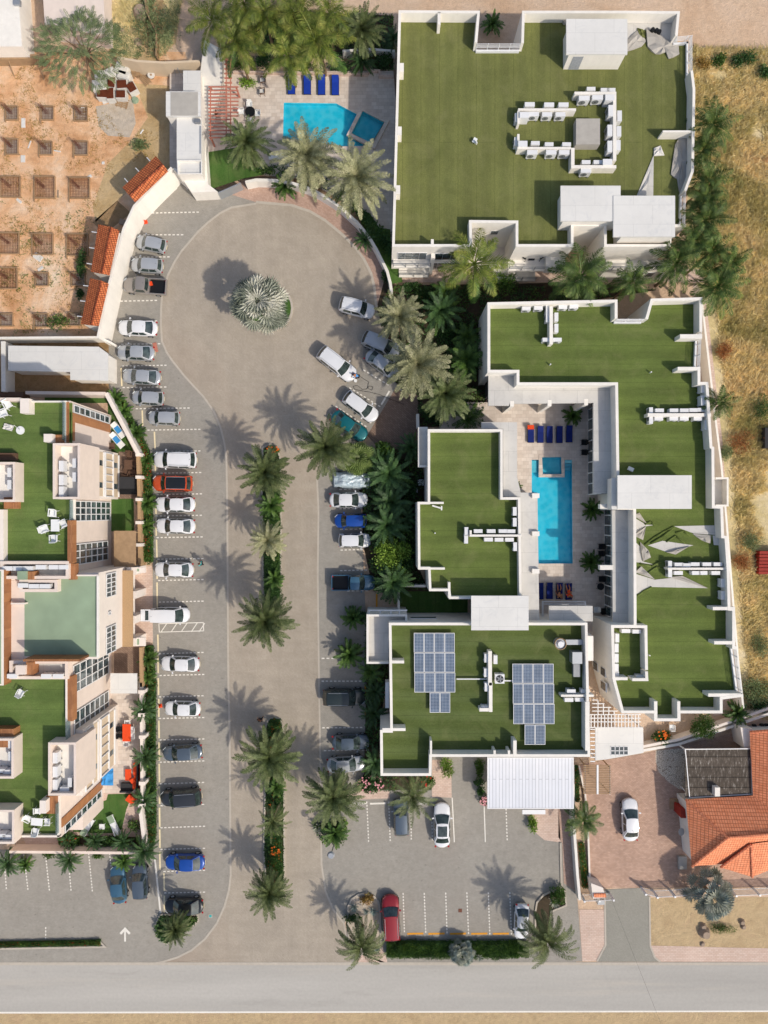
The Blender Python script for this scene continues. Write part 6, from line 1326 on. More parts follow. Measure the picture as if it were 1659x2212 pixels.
for a in ((1185,167,238,179,'sedan','white','small white saloon behind the orange cone'),(1185,452,265,184,'sedan','slate','slate grey saloon level with the orange dining table'),(1175,742,275,184,'suv','charcoal','charcoal sports utility car with silver roof rails'),(1200,1163,265,180,'sedan','blue','bright blue saloon in the lower west row'),(1193,1447,260,180,'sedan','black','black saloon at the green corner island'),(768,1308,250,95,'sedan','steel_blue','steel blue saloon nosed to the pink wall'),(908,1290,226,93,'hatch','slate','grey hatchback nosed to the pink wall, right of the steel blue saloon')): car(*a,'w')
T(1,2)
for a in ((572,92,282,0,'suv','green_black','black-green sports utility car in the east bays'),(612,385,248,1,'sedan','slate','blue-grey saloon with bright glare, below the black-green car'),(583,528,255,4,'sedan','silver','silver saloon half under the big palm in the east bays')): car(*a,'e')
for a in ((940,870,245,92,'hatch','slate','slate car hiding under the wispy palm'),(1205,922,305,90,'sedan','whitepano','white saloon with dark glass roof near the carport'),(875,1520,300,93,'suv','red','dark red sports utility car beside the cactus island')):
    if a[5]=='whitepano':
        o=car(a[0],a[1],a[2],a[3],'sedan','white',a[6],'s'); L,W,Hh,B,xc,xrf,xrr,xrb=SPEC['sedan']; m=MB(); m.box(L*xrf-.18,-.5,L*xrr+.12,.5,Hh+.055,Hh+.098); q=m.build('glass_roof','car_glass',thing('tmp','x','x')); tmp=q.parent; q.parent=o; bpy.data.objects.remove(tmp)
    else: car(*a,'s')
T(2,2)
car(62,1545,235,268,'sedan','white','white saloon beside the windblown palm in the last roadside bay','s'); car(765,887,282,91,'sedan','white','white saloon alone on the brick driveway','s')
T(1,1)
for a in ((600,1028,255,0,'sedan','white','white saloon with black glass in front of the dark palms'),(612,1163,215,180,'hatch','blue','blue hatchback tucked under the dark palms'),(640,1290,215,0,'hatch','white','white hatchback left of the bright round tree'),(632,1563,290,0,'pickup','steel_blue','teal-blue pickup truck with empty black bed')): car(*a,'e')
for a in ((528,150,290,-38,'suv','white','white sports utility car being washed by the person in turquoise'),(680,425,268,-37,'hatch','white','white hatchback in the diagonal bay beside the brown corner walk'),(605,548,272,-36,'sedan','teal','teal car mostly hidden by the date palm'),(825,152,268,-36,'sedan','silver','silver diagonal saloon with its nose under the pale palm'),(812,25,268,-24,'suv','silver','silver sports utility car between the two pale date palms')): car(*a,'r')
T(1,0); car(655,1998,230,-14,'suv','white','white sports utility car highest on the roundabout\'s right side','r')
T(0,1)
o=thing('open_tailgate','raised white tailgate standing open at the white van\'s rear','tailgate',P(950,1775)); 
p=P(948,1775,1.9); ao(o,'panel',MB().box(p.x-.62,p.y-.72,p.x+.62,p.y+.72,1.92,1.97),'paint_white'); ao(o,'glass',MB().box(p.x-.05,p.y-.58,p.x+.38,p.y+.58,1.971,1.98),'car_glass')
van=[q for q in COL.objects if q.get('label','').startswith('white van with raised')][0]
for ch in list(o.children): 
    ch.parent=van; ch.matrix_world=ch.matrix_world; ch.name='tailgate' if ch.name.startswith('panel') else 'tailgate_window'
    w_=Vector(o.location)+Vector((0,0,0)); ch.location=Vector(o.location)-Vector(van.location); ch.location.x/=van.scale.x; ch.location.y/=van.scale.y
bpy.data.objects.remove(o)
# covered car
T(1,1)
def covered():
    o=thing('covered_car','car wrapped in crinkled clear plastic sheet under the light fan palm','car',P(622,900,.5)*1); o.location=(*P(622,900,.5).xy,.03); m=MB(); n=22; k=14; random.seed(3)
    vs=[]
    for i in range(n+1):
        for j in range(k+1):
            u=-1+2*i/n; v=-1+2*j/k; x=u*2.25*(1-.04*v*v); y=v*.98*(1-.10*u**4); h=1.35*(1-max(0,abs(v)-.62)*1.6)*(1-.55*max(0,abs(u)-.45)/.55); h+=.12*noise.noise(Vector((u*5,v*4,2))); 
            if i in(0,n) or j in(0,k): h=.05
            vs.append((x,y,max(.03,h)))
    m.add(vs,[[i*(k+1)+j,(i+1)*(k+1)+j,(i+1)*(k+1)+j+1,i*(k+1)+j+1] for i in range(n) for j in range(k)]); me=m; 
    q=MB(); q.v=m.v; q.f=m.f; q.mi=m.mi; ob=q.build('plastic_cover','plastic_sheet',thing('tmp','x','x')); t=ob.parent; ob.parent=o; bpy.data.objects.remove(t)
    for x in (-1.4,1.4):
        for y in (-.85,.85): w_=MB().tube((x,y-.1,.3),(x,y+.1,.3),.3,14).build('wheel','rubber',thing('tmp','x','x')); t=w_.parent; w_.parent=o; bpy.data.objects.remove(t)
    o.rotation_euler=(0,0,R(-2))
covered()
# ================================================================ PEOPLE
def person(label,x,y,z,pose,rz,shirt,trousers,hairlen=.0,skinm='skin'):
    o=bpy.data.objects.new('person',None); COL.objects.link(o); tag(o,label,'person'); o.location=(*P(x,y,z+.5).xy,z); o.rotation_euler=(0,0,rz)
    J=dict(stand=[(0,0,.95),(0,0,1.18),(.02,0,1.42),(.03,0,1.52),(.05,0,1.66),(0,-.19,1.40),(.03,-.3,1.15),(.2,-.28,.98),(0,.19,1.40),(-.06,.3,1.14),(.05,.32,.92),(0,-.1,.9),(.12,-.12,.5),(.1,-.12,.08),(.24,-.12,.04),(0,.1,.9),(-.05,.12,.5),(-.2,.12,.1),(-.06,.12,.04)],
     lie=[(0,0,.12),(.22,0,.16),(.46,0,.22),(.56,0,.25),(.70,0,.28),(.44,-.19,.21),(.25,-.32,.16),(.05,-.36,.14),(.44,.19,.21),(.55,.38,.2),(.72,.28,.24),(-.05,-.1,.12),(-.45,-.15,.16),(-.85,-.14,.1),(-.95,-.16,.18),(-.05,.1,.12),(-.42,.2,.3),(-.78,.14,.1),(-.88,.16,.18)],
     bend=[(-.15,0,.92),(.05,0,1.1),(.26,0,1.25),(.34,0,1.3),(.46,0,1.36),(.24,-.19,1.22),(.42,-.27,1.0),(.62,-.2,.92),(.24,.19,1.22),(.42,.26,1.0),(.6,.24,.9),(-.15,-.1,.88),(-.02,-.13,.48),(-.1,-.13,.08),(.04,-.13,.04),(-.15,.1,.88),(.05,.13,.48),(.02,.13,.08),(.16,.13,.04)])[pose]
    E=[(0,1),(1,2),(2,3),(3,4),(2,5),(5,6),(6,7),(2,8),(8,9),(9,10),(0,11),(11,12),(12,13),(13,14),(0,15),(15,16),(16,17),(17,18)]
    rad=[.15,.14,.16,.065,.10,.075,.05,.032,.075,.05,.032,.1,.075,.05,.035,.1,.075,.05,.035]
    # five fingers at each wrist
    V=list(J); r2=list(rad); ed=list(E)
    for wr,el in ((7,6),(10,9)):
        w_=Vector(J[wr]); d=(w_-Vector(J[el])).normalized(); s=d.cross(Vector((0,0,1))); s=s.normalized() if s.length>.1 else Vector((0,1,0)); palm_=w_+d*.07; V.append(tuple(palm_)); r2.append(.03); pi=len(V)-1; ed.append((wr,pi))
        for k in range(4): a=palm_+d*(.045+.01*(k in(1,2)))+s*(-.03+.02*k); b_=a+d*.03-Vector((0,0,.012)); V+= [tuple(a),tuple(b_)]; r2+=[.009,.008]; ed+=[(pi,len(V)-2),(len(V)-2,len(V)-1)]
        a=w_+d*.03+s*-.045; V.append(tuple(a)); r2.append(.011); ed.append((wr,len(V)-1))
    def skin(name,V,ed,r2,mat,root=0,lv=1):
        me=bpy.data.meshes.new(name); me.from_pydata(V,ed,[]); ob=bpy.data.objects.new(name,me); COL.objects.link(ob); ob.parent=o
        mod=ob.modifiers.new('skin','SKIN'); 
        for i,sv in enumerate(me.skin_vertices[0].data): sv.radius=(r2[i],r2[i]); sv.use_root=(i==root)
        ob.modifiers.new('sub','SUBSURF').render_levels=lv; me.materials.append(M[mat]); return ob
    skin('body',V,ed,r2,skinm)
    # clothes follow the body
    top=[0,1,2,5,6,8,9]; mp={v:i for i,v in enumerate(top)}
    if shirt: skin('shirt',[J[i] for i in top],[(mp[a],mp[b_]) for a,b_ in E if a in mp and b_ in mp],[rad[i]+.018 for i in top],shirt)
    lo=[0,11,12,13,15,16,17] if pose!='lie' else [0,11,15]; mp={v:i for i,v in enumerate(lo)}
    if trousers: skin('trousers',[J[i] for i in lo],[(mp[a],mp[b_]) for a,b_ in E if a in mp and b_ in mp],[rad[i]+.016 for i in lo],trousers)
    hd=Vector(J[4]); m=MB()
    def ball(m,c,rx,ry,rz_,nu=12,nv=8,half=False):
        vs=[];fs=[]
        for i in range(nv+1):
            t=math.pi*i/nv*(.62 if half else 1)
            for j in range(nu): a=2*math.pi*j/nu; vs.append((c[0]+rx*math.sin(t)*math.cos(a),c[1]+ry*math.sin(t)*math.sin(a),c[2]+rz_*math.cos(t)))
        for i in range(nv):
            for j in range(nu): fs.append([i*nu+j,(i+1)*nu+j,(i+1)*nu+(j+1)%nu,i*nu+(j+1)%nu])
        m.add(vs,fs)
    ball(m,hd,.092,.078,.115); m.tube(hd+Vector((.088,0,-.01)),hd+Vector((.112,0,-.03)),.014,5); 
    for sg in (-1,1): ball(m,hd+Vector((0,sg*.08,0)),.02,.012,.03,6,4)
    def loc(q,nm,mat): 
        me=bpy.data.meshes.new(nm); me.from_pydata(q.v,[],q.f); me.materials.append(M[mat]); me.polygons.foreach_set('use_smooth',[True]*len(me.polygons)); ob=bpy.data.objects.new(nm,me); COL.objects.link(ob); ob.parent=o
    loc(m,'head',skinm); m=MB(); ball(m,hd+Vector((-.012,0,.012)),.1,.09,.122,12,7,True)
    if hairlen: m.tube(hd+Vector((-.06,0,.02)),hd+Vector((-.14,0,-hairlen if pose!='lie' else 0)),.07,8,.04)
    loc(m,'hair','hair'); m=MB(); 
    for sg in (-1,1): ball(m,hd+Vector((.083,sg*.03,.012)),.009,.012,.008,6,4)
    ball(m,hd+Vector((.083,0,-.05)),.008,.025,.006,6,4); loc(m,'face','dark_cloth')
    return o
T(0,1); person('person in turquoise top walking across the bays near the white saloon',1308,1438,.02,'stand',R(150),'teal_cloth','dark_cloth',.12)
T(1,1); person('person in turquoise washing the nose of the white car',655,230,.02,'bend',R(170),'sky_blue_cloth','dark_cloth')
T(1,2); person('person in dark clothes standing by the head of the southern median island',30,232,.02,'stand',R(60),'dark_cloth','dark_cloth')
T(2,1); person('sunbather lying on the second blue lounger from the right, south of the courtyard pool',310,1625,.95,'lie',R(-90),None,'dark_cloth'); person('sunbather in patterned wear on the rightmost blue lounger south of the pool',372,1625,.95,'lie',R(-80),'orange_fabric','orange_fabric',.2)
# ================================================================ PROPS
def lounger_proto(name,fab,frame,L=2.0,W=.68):
    o=thing(name,'x','sun lounger'); m=MB(); m.box(-L/2,-W/2,L*.14,W/2,.30,.36); ao(o,'seat',m,fab)
    m=MB(); m.add([(L*.14,-W/2,.36),(L*.14,W/2,.36),(L/2,W/2,.55),(L/2,-W/2,.55),(L*.14,-W/2,.29),(L*.14,W/2,.29),(L/2,W/2,.48),(L/2,-W/2,.48)],[[3,2,1,0][::-1],[4,5,6,7][::-1],[0,3,7,4],[1,5,6,2][::1],[2,6,7,3]]); ao(o,'backrest',m,fab)
    m=MB(); m.box(-L/2-.03,-W/2-.04,L/2,-W/2,.24,.3); m.box(-L/2-.03,W/2,L/2,W/2+.04,.24,.3); m.box(-L/2-.03,-W/2,-L/2,W/2,.24,.3); ao(o,'frame',m,frame)
    for x in (-L/2+.1,L/2-.2):
        for y in (-W/2-.02,W/2+.02): ao(o,'leg',MB().tube((x,y,0),(x,y,.25),.025,6),frame)
    return o
LG=lounger_proto('sun_lounger','blue_fabric','dark_cloth'); LN=lounger_proto('sun_lounger','navy_fabric','dark_cloth'); LW=lounger_proto('sun_lounger','white_plastic','white_plastic')
T(1,0)
for i,(x,y) in enumerate(((230,548),(332,550),(425,552),(514,554))): c=P(x,y,.9); place(LG,(c.x,c.y,.6),R(90),(1.08,1.15,1),ORD[i]+' blue sun lounger from the left above the angular pool','blue sun loungers by the angular pool')
T(2,1)
for i,(x,y) in enumerate(((122,602),(184,603),(243,604),(307,604),(371,600))): c=P(x,y,.9); place(LN,(c.x,c.y,.6),R(90),(.95,1.0,1),('dark blue lounger with an orange towel, first from the left, north of the courtyard pool' if i==0 else ORD[i]+' dark blue lounger from the left in the row north of the courtyard pool'),'blue sun loungers north of the courtyard pool')
for i,(x,y) in enumerate(((183,1617),(243,1615),(307,1617),(367,1620))): c=P(x,y,.9); place(LN,(c.x,c.y,.6),R(90),(.95,1.0,1),ORD[i]+' dark blue lounger from the left in the row south of the courtyard pool','blue sun loungers south of the courtyard pool')
def cloth(label,x,y,z,w_,h_,mat,cat='towel',name='towel',rz=0,th=.06):
    m=MB(); c=P(x,y,z); n=6; vs=[]
    for i in range(n+1):
        for j in range(n+1): u=i/n-.5;v=j/n-.5; q=Vector((u*w_,v*h_,0)); q.rotate(__import__('mathutils').Euler((0,0,rz))); vs.append((c.x+q.x,c.y+q.y,z+th*noise.noise(Vector((u*4,v*4,x)))+th))
    m.add(vs,[[i*(n+1)+j,(i+1)*(n+1)+j,(i+1)*(n+1)+j+1,i*(n+1)+j+1] for i in range(n) for j in range(n)]); return tag(m.build(name,mat),label,cat)
cloth('orange towel spread on the head of the first dark blue lounger',121,557,1.12,.75,.5,'orange_fabric')
cloth('patterned towel under the sunbather on the rightmost lounger',372,1640,1.0,.55,.7,'wicker_fence')
cloth('patterned towel under the sunbather on the third dark blue lounger',310,1650,1.0,.6,.5,'wicker_fence')
def chair_proto(name,mat,wide=.6,arms=True):
    o=thing(name,'x','chair'); m=MB(); m.prism([(-.26,-.26),(.26,-.3),(.26,.3),(-.26,.26)],.42,.47,True); ao(o,'seat',m,mat)
    m=MB(); m.add([(-.26,-.27,.45),(-.26,.27,.45),(-.38,.25,.9),(-.38,-.25,.9),(-.30,-.27,.45),(-.30,.27,.45),(-.42,.25,.9),(-.42,-.25,.9)],[[0,1,2,3],[7,6,5,4],[3,2,6,7],[0,3,7,4],[1,5,6,2]]); ao(o,'backrest',m,mat)
    for sg in (-1,1):
        if arms: m=MB(); m.box(-.36,sg*.3-.035,.24,sg*.3+.035,.64,.68); m.box(.18,sg*.3-.03,.24,sg*.3+.03,.45,.64); ao(o,'armrest',m,mat)
        for x in (-.24,.24): ao(o,'leg',MB().tube((x,sg*.25,.43),(x*1.25,sg*.3,0),.025,5),mat)
    return o
CW=chair_proto('garden_chair','white_plastic'); CB=chair_proto('wicker_chair','brown_wicker'); CK=chair_proto('garden_chair','black_plastic')
def table(name,label,x,y,z,w_,h_,mat,rz=0,round_=False,ht=.74,cat='table'):
    c=P(x,y,z+ht); o=thing(name,label,cat,(c.x,c.y,z)); m=MB()
    if round_: m.cyl(c.xy,w_/2,z+ht-.04,z+ht,24)
    else: m.obox(c.xy,w_,h_,z+ht-.04,z+ht,rz)
    ao(o,'tabletop',m,mat)
    for sx in (-1,1):
        for sy in (-1,1): q=Vector((sx*w_*.36,sy*(h_ if not round_ else w_)*.36)); q.rotate(__import__('mathutils').Matrix.Rotation(rz,2)); ao(o,'leg',MB().tube((c.x+q.x,c.y+q.y,z),(c.x+q.x,c.y+q.y,z+ht-.04),.03,6),mat)
    return o
def chair(pr,x,y,z,face,label,group,sc=1.0):
    c=P(x,y,z+.5); return place(pr,(c.x,c.y,z),R(face),sc,label,group)
WT=ZA+.003
T(0,1)
table('garden_table','small white square table among four chairs on the upper terrace',357,1193,WT,.85,1.2,'white_plastic')
g='white garden chairs on the left block\'s terraces'
for x,y,f,l in ((345,1118,-95,'white chair north of the small table on the upper terrace'),(412,1183,205,'white chair right of the small table on the upper terrace'),(293,1215,20,'white chair left of the small table on the upper terrace'),(352,1274,92,'white chair south of the small table on the upper terrace'),(55,412,-60,'white chair at the top left corner of the upper terrace'),(28,465,20,'white small seat below the top left terrace chair'),(-20,430,0,'white chair cut by the picture edge on the upper terrace')): chair(CW,x,y,WT,f,l,g,1.2)
T(0,2)
table('garden_table','white table among four chairs on the lowest turf terrace',238,903,WT,1.15,.75,'white_plastic',rz=R(-5))
for x,y,f,l in ((243,833,-90,'white chair above the table on the lowest turf terrace'),(183,882,-25,'white chair left of the table on the lowest turf terrace'),(305,900,180,'white chair right of the table on the lowest turf terrace'),(232,962,80,'white chair below the table on the lowest turf terrace'),(135,65,60,'white folded chair alone on the middle turf terrace')): chair(CW,x,y,WT,f,l,g,1.05)
T(0,1)
c=P(133,577,WT+.02); tag(MB().cyl(c.xy,.42,WT,WT+.1,24).build('parasol_stand','white_plastic'),'round white parasol base at the end of its thin pole','parasol base')
m=MB().tube((c.x,c.y,WT+.1),(*P(95,545,WT+2.3).xy,WT+2.4),.03); o=m.build('parasol_pole','white_metal'); tag(o,'thin bare pole rising from the round white base','pole')
cloth('crumpled white cloth lying beside the round parasol base',60,558,WT,1.0,.6,'white_sack','cloth','cloth',R(-15),.18)
c=P(52,755,WT); o=thing('wicker_bench','brown wicker bench against the upper plant box','bench',(c.x,c.y,WT)); ao(o,'seat',MB().box(c.x-1.1,c.y-.3,c.x+1.1,c.y+.3,WT+.1,WT+.45),'brown_wicker'); ao(o,'backrest',MB().box(c.x-1.1,c.y+.3,c.x+1.1,c.y+.42,WT+.1,WT+.8),'brown_wicker')
for x,y,a,l in ((765,575,-52,'white sun lounger with blue cushion nearest the slanting garden wall'),(757,640,-50,'white sun lounger with blue towel, lower of the two on the dark lawn')):
    c=P(x,y,.4); place(LW,(c.x,c.y,.03),R(a+180),(1.0,1.0,1),l,'white loungers on the dark lawn'); 
    c2=Vector((c.x,c.y,0))+Vector((math.cos(R(a+180)),math.sin(R(a+180)),0))*.25; q=MB().obox(c2.xy,1.2,.6,.40,.44,R(a+180)); tag(q.build('cushion','sky_blue_cloth'),'blue cushion on the '+('upper' if y<600 else 'lower')+' white lounger of the dark lawn','cushion')
for x,y,f,l in ((838,735,-90,'brown wicker chair topmost around the ground terrace table'),(865,790,180,'brown wicker chair right of the ground terrace table'),(820,845,70,'brown wicker chair lower left of the ground terrace table'),(862,850,100,'brown wicker chair lower right of the ground terrace table'),(728,678,0,'brown stool at the foot of the two loungers')): chair(CB,x,y,.03,f,l,'brown wicker chairs of the ground terrace',1.1)
table('wicker_table','small dark dining table between brown wicker chairs',830,800,.03,.9,1.1,'brown_wicker')
c=P(828,935,.9); o=thing('hot_tub','dark hot tub with a split grey lid on the ground terrace','hot tub',(c.x,c.y,.03)); ao(o,'tub',MB().box(c.x-.98,c.y-1.0,c.x+.98,c.y+1.0,.03,.8),'black_plastic'); ao(o,'lid',MB().box(c.x-.98,c.y-.35,c.x+.92,c.y+1.0,.801,.9),'charcoal_fabric'); 
T(0,2)
table('dining_table','long orange wooden dining table on the travertine terrace',820,325,.04,.95,2.0,'orange_fabric'); table('coffee_table','low orange coffee table beside the orange sofa',830,598,.04,.7,1.3,'orange_fabric',ht=.4)
for x,y,f,pr,l in ((828,260,-90,CW,'white chair at the head of the orange dining table'),(822,385,90,CW,'white chair at the foot of the orange dining table'),(783,300,0,CK,'dark chair upper left of the orange dining table'),(783,345,0,CK,'dark chair lower left of the orange dining table'),(857,302,180,CW,'white chair upper right of the orange dining table'),(857,345,180,CW,'white chair lower right of the orange dining table')): chair(pr,x,y,.04,f,l,'chairs around the orange dining table',1.0)
def sofa(label,x0,y0,x1,y1,mat,name='sofa',backside='r'):
    a=P(x0,y0,.5);b_=P(x1,y1,.5); o=thing(name,label,'sofa',((a.x+b_.x)/2,(a.y+b_.y)/2,.04)); ao(o,'seat',MB().box(a.x,a.y,b_.x,b_.y,.1,.45),mat)
    t=.18; ao(o,'backrest',MB().box(b_.x-t,a.y,b_.x,b_.y,.451,.8) if backside=='r' else MB().box(a.x,a.y-t if backside=='t' else b_.y,b_.x,a.y if backside=='t' else b_.y+t,.451,.8),'dark_cloth'); return o
sofa('orange corner sofa segment with dark frame, topmost on the terrace',862,525,900,600,'orange_fabric'); sofa('orange sofa segment in the middle against the garden wall',868,602,898,650,'orange_fabric'); sofa('orange sofa segment lowest against the garden wall',858,652,896,692,'orange_fabric'); sofa('black two-seat sofa at the bottom of the travertine terrace',780,655,858,707,'charcoal_fabric',backside='b')
for i,(x,y) in enumerate(((860,635),(845,760))): c=P(x,y,.5); tag(MB().obox(c.xy,.55 if i==0 else 1.0,.5 if i==0 else .8,.46 if i==0 else .1,.6 if i==0 else .45,R(35 if i==0 else -35)).build('cushion' if i==0 else 'lounge_chair','orange_fabric'),'loose orange cushion on the corner sofa' if i==0 else 'orange lounge seat turned at the lawn\'s corner','cushion' if i==0 else 'chair')
c=P(882,745,.3); tag(MB().obox(c.xy,.6,.3,.1,.35,R(-20)).build('footstool','orange_fabric'),'small orange footstool under the hedge palm','stool')
o=cloth('crinkled bright blue cover thrown over furniture on the travertine terrace',703,605,.75,1.35,1.95,'sky_blue_cloth','cover','furniture_cover',0,.28); 
for sx in (-1,1):
    for sy in (-1,1): c=P(703+sx*22,605+sy*35,.4); ao(o,'leg',MB().tube((c.x,c.y,.04),(c.x,c.y,.8),.03,6),'dark_cloth')
for x,y,a,l in ((565,935,58,'white and pale green striped lounger on the left of the small lawn'),(735,925,-65,'white and pale green striped lounger on the right of the small lawn')):
    c=P(x,y,.4); place(LW,(c.x,c.y,.042),R(a),(1.15,1.0,1),l,'white loungers on the small lawn')
    d=Vector((math.cos(R(a)),math.sin(R(a)))) ; c2=c.xy-d*.75; tag(MB().obox(c2,.9,.66,.405,.43,R(a)).build('towel','pale_green_roof'),'pale green towel on the '+('left' if x<600 else 'right')+' striped lounger','towel')
table('side_table','tiny white square table between the two striped loungers',660,934,.042,.62,.6,'white_plastic',ht=.45)
table('garden_table','round white table on the tan balcony floor',657,498,.04,.55,.55,'white_plastic',round_=True)
# pool 1 terrace furniture
T(1,0)
for i,(x,y) in enumerate(((42,520),(38,593))): chair(CB,x,y,.6,185,('upper' if i==0 else 'lower')+' of the two pale-cushioned wicker chairs left of the loungers','wicker chairs by the angular pool',1.0); c=P(x,y,1.1); tag(MB().obox(c.xy,.5,.5,1.08,1.16,0).build('cushion','white_sack'),('upper' if i==0 else 'lower')+' pale cushion on the wicker chairs left of the loungers','cushion')
T(0,0)
table('round_table','round black table between the pergola and angular pool',1620,722,.6,1.15,1.15,'black_plastic',round_=True)
T(1,0)
for x,y,f,l in ((-42,680,-90,'pale chair above the round black table'),(8,735,180,'pale chair right of the round black table'),(-92,722,0,'pale chair left of the round black table'),(-35,775,90,'pale chair below the round black table')): chair(CW,x,y,.6,f,l,'pale chairs around the round black table',1.0)
for x,y,l in ((130,1012,'grey lounger under the left pale palm by the pool'),(420,1045,'blue lounger half hidden under the pale palm by the pool')): c=P(x,y,.9); place(LW if x<200 else LG,(c.x,c.y,.6),R(0 if x<200 else 90),.85,l,'loungers under the pale palms')
# roof bits on the big roof
c=P(1415,920,ZT); o=thing('folding_chair','small white chair alone in the middle of the large turf roof','chair',(c.x,c.y,ZT)); ao(o,'seat',MB().obox((c.x,c.y),.55,.4,ZT+.3,ZT+.36,R(60)),'white_plastic'); ao(o,'backrest',MB().obox((c.x+.1,c.y-.28),.1,.4,ZT+.3,ZT+.7,R(30)),'white_plastic')
for q in ((-.2,-.1),(.2,.1),(-.05,.2),(.1,-.2)): ao(o,'leg',MB().tube((c.x+q[0],c.y+q[1],ZT),(c.x+q[0],c.y+q[1],ZT+.3),.02,5),'white_plastic')
T(2,0)
for i,(x,y) in enumerate(((910,195),(935,200),(953,208))): c=P(x,y,ZT+.3); tag(MB().cyl(c.xy,.24,ZT+.003,ZT+.5,16,.2).build('paint_drum','black_plastic'),('leftmost','middle','rightmost')[i]+' of three dark drums in the roof\'s bare north-east corner','drum','dark drums on the large roof')
def flatshape(name,label,pts,z,mat,cat,th=.03):
    if name!='turf_flap': return tag(MB().prism(G(pts,z),z-th,z).build(name,mat),label,cat)
    # folded flap: rim and middle at different heights so its facets catch the light
    r_=random.Random(int(pts[0][0])); rim=[]; n=len(pts)
    for i in range(n):
        a=Vector(pts[i]); b_=Vector(pts[(i+1)%n])
        for t in (0,.5): q=a.lerp(b_,t); rim.append(P(q.x,q.y,z-.05+(r_.uniform(0,.10) if t==0 else r_.uniform(.04,.22))))
    c=sum((v for v in rim),Vector())/len(rim); m=MB(); inner=[c.lerp(v,.5)+Vector((0,0,r_.uniform(-.08,.2))) for v in rim]; k=len(rim); vs=rim+inner+[c+Vector((0,0,.1))]
    m.add(vs,[[i,(i+1)%k,k+(i+1)%k,k+i] for i in range(k)]+[[k+i,k+(i+1)%k,2*k] for i in range(k)])
    lo=[Vector((v.x,v.y,z-.1)) for v in rim]; m.add(rim+lo,[[i,k+i,k+(i+1)%k,(i+1)%k] for i in range(k)]); return tag(m.build(name,mat),label,cat)
zf=ZT+.04
flatshape('bare_screed','bare pale roof corner uncovered beside the three dark drums',[(748,138),(1070,125),(1070,260),(1085,350),(1040,300),(900,230),(860,190),(748,260)],zf,'screed','bare roof')
flatshape('turf_flap','crumpled grey flap of turf folded back left of the three drums',[(745,258),(820,190),(870,265),(840,300),(745,332)],zf+.08,'concrete','turf flap',.06); flatshape('turf_flap','crumpled grey turf flap below the three dark drums',[(870,180),(1000,250),(1080,290),(1083,350),(1015,380),(1000,335),(930,350),(880,300)],zf+.1,'concrete','turf flap',.06)
flatshape('turf_flap','small green fold of turf sticking up by the grey flap',[(812,180),(850,190),(862,245),(825,225)],zf+.16,'turf_large','turf flap',.05)
flatshape('turf_flap','long narrow triangle of bare roof under peeled turf above the white terrace block',[(918,1005),(915,1275),(805,1275)],zf,'screed','bare roof'); flatshape('turf_flap','small folded pale triangle at the tip of the peeled strip',[(963,943),(988,1006),(920,1008),(920,960)],zf+.1,'white_sack','turf flap',.08)
flatshape('turf_flap','long grey turf flap rolled back along the large roof\'s east wall',[(1085,890),(1140,865),(1165,980),(1160,1120),(1085,1250),(1070,1160),(1030,1130),(1058,935)],zf+.1,'concrete','turf flap',.08)
c=P(370,110,ZT+.6); tag(MB().tube((c.x-.5,c.y-.4,ZT+.25),(c.x+.5,c.y+.4,ZT+.25),.22,14).build('turf_roll','concrete'),'rolled grey mat in the corner behind the north stair house','roll')
T(2,1)
zf=ZT+.03
for nm,mat,l,pts,dz in (('bare_screed','screed','bare pale patch beside the parapet above the crumpled turf',[(788,1140),(868,1188),(925,1190),(860,1200),(790,1255)],0),('turf_flap','concrete','grey folded corner at the top of the crumpled turf area',[(788,1130),(825,1110),(872,1180)],.1),('turf_flap','concrete','grey folded corner second from the top beside the parapet',[(790,1258),(868,1200),(850,1288)],.1),('bare_screed','screed','long pale wedge of bare roof pointing west from the east parapet',[(1050,1198),(1320,1192),(1325,1255),(1180,1246)],0),('turf_flap','concrete','grey folded flap under the long pale wedge near the east parapet',[(1170,1247),(1292,1257),(1285,1310),(1230,1290)],.1),('bare_screed','pale_roof','small pale square of bare roof at the east parapet',[(1300,1258),(1340,1262),(1340,1322),(1308,1320)],0),('bare_screed','screed','pale diamond of bare roof amid the crumpled turf',[(880,1322),(975,1293),(1175,1322),(1010,1368)],0),('turf_flap','concrete','grey folded edge below the pale diamond',[(1000,1367),(1150,1328),(1060,1382)],.12),('bare_screed','screed','jagged pale patch beside the parapet left of the diamond',[(790,1290),(830,1330),(845,1425),(925,1448),(795,1430)],.01),('turf_flap','concrete','grey crumpled flap left of the pale diamond',[(830,1300),(885,1355),(900,1400),(850,1425)],.14),('turf_flap','concrete','grey folded triangle above the long pale sliver',[(800,1498),(838,1458),(925,1542)],.1),('bare_screed','screed','long pale sliver of bare roof below the second unit row',[(795,1505),(925,1545),(1060,1530),(1270,1600),(905,1592),(848,1622),(798,1640)],0),('turf_flap','concrete','pale folded flap on top of the long sliver',[(1020,1528),(1105,1520),(1270,1600)],.1)):
    flatshape(nm,l,pts,zf+dz,mat,'bare roof' if nm=='bare_screed' else 'turf flap',.028 if dz<.05 else .05)
def fold(label,pts,z,r,mat='turf_roof'):
    m=MB(); q=[P(x,y,z) for x,y in pts]
    for a,b_ in zip(q,q[1:]): m.tube(a,b_,r,8)
    tag(m.build('turf_fold',mat,smooth=True),label,'turf fold')
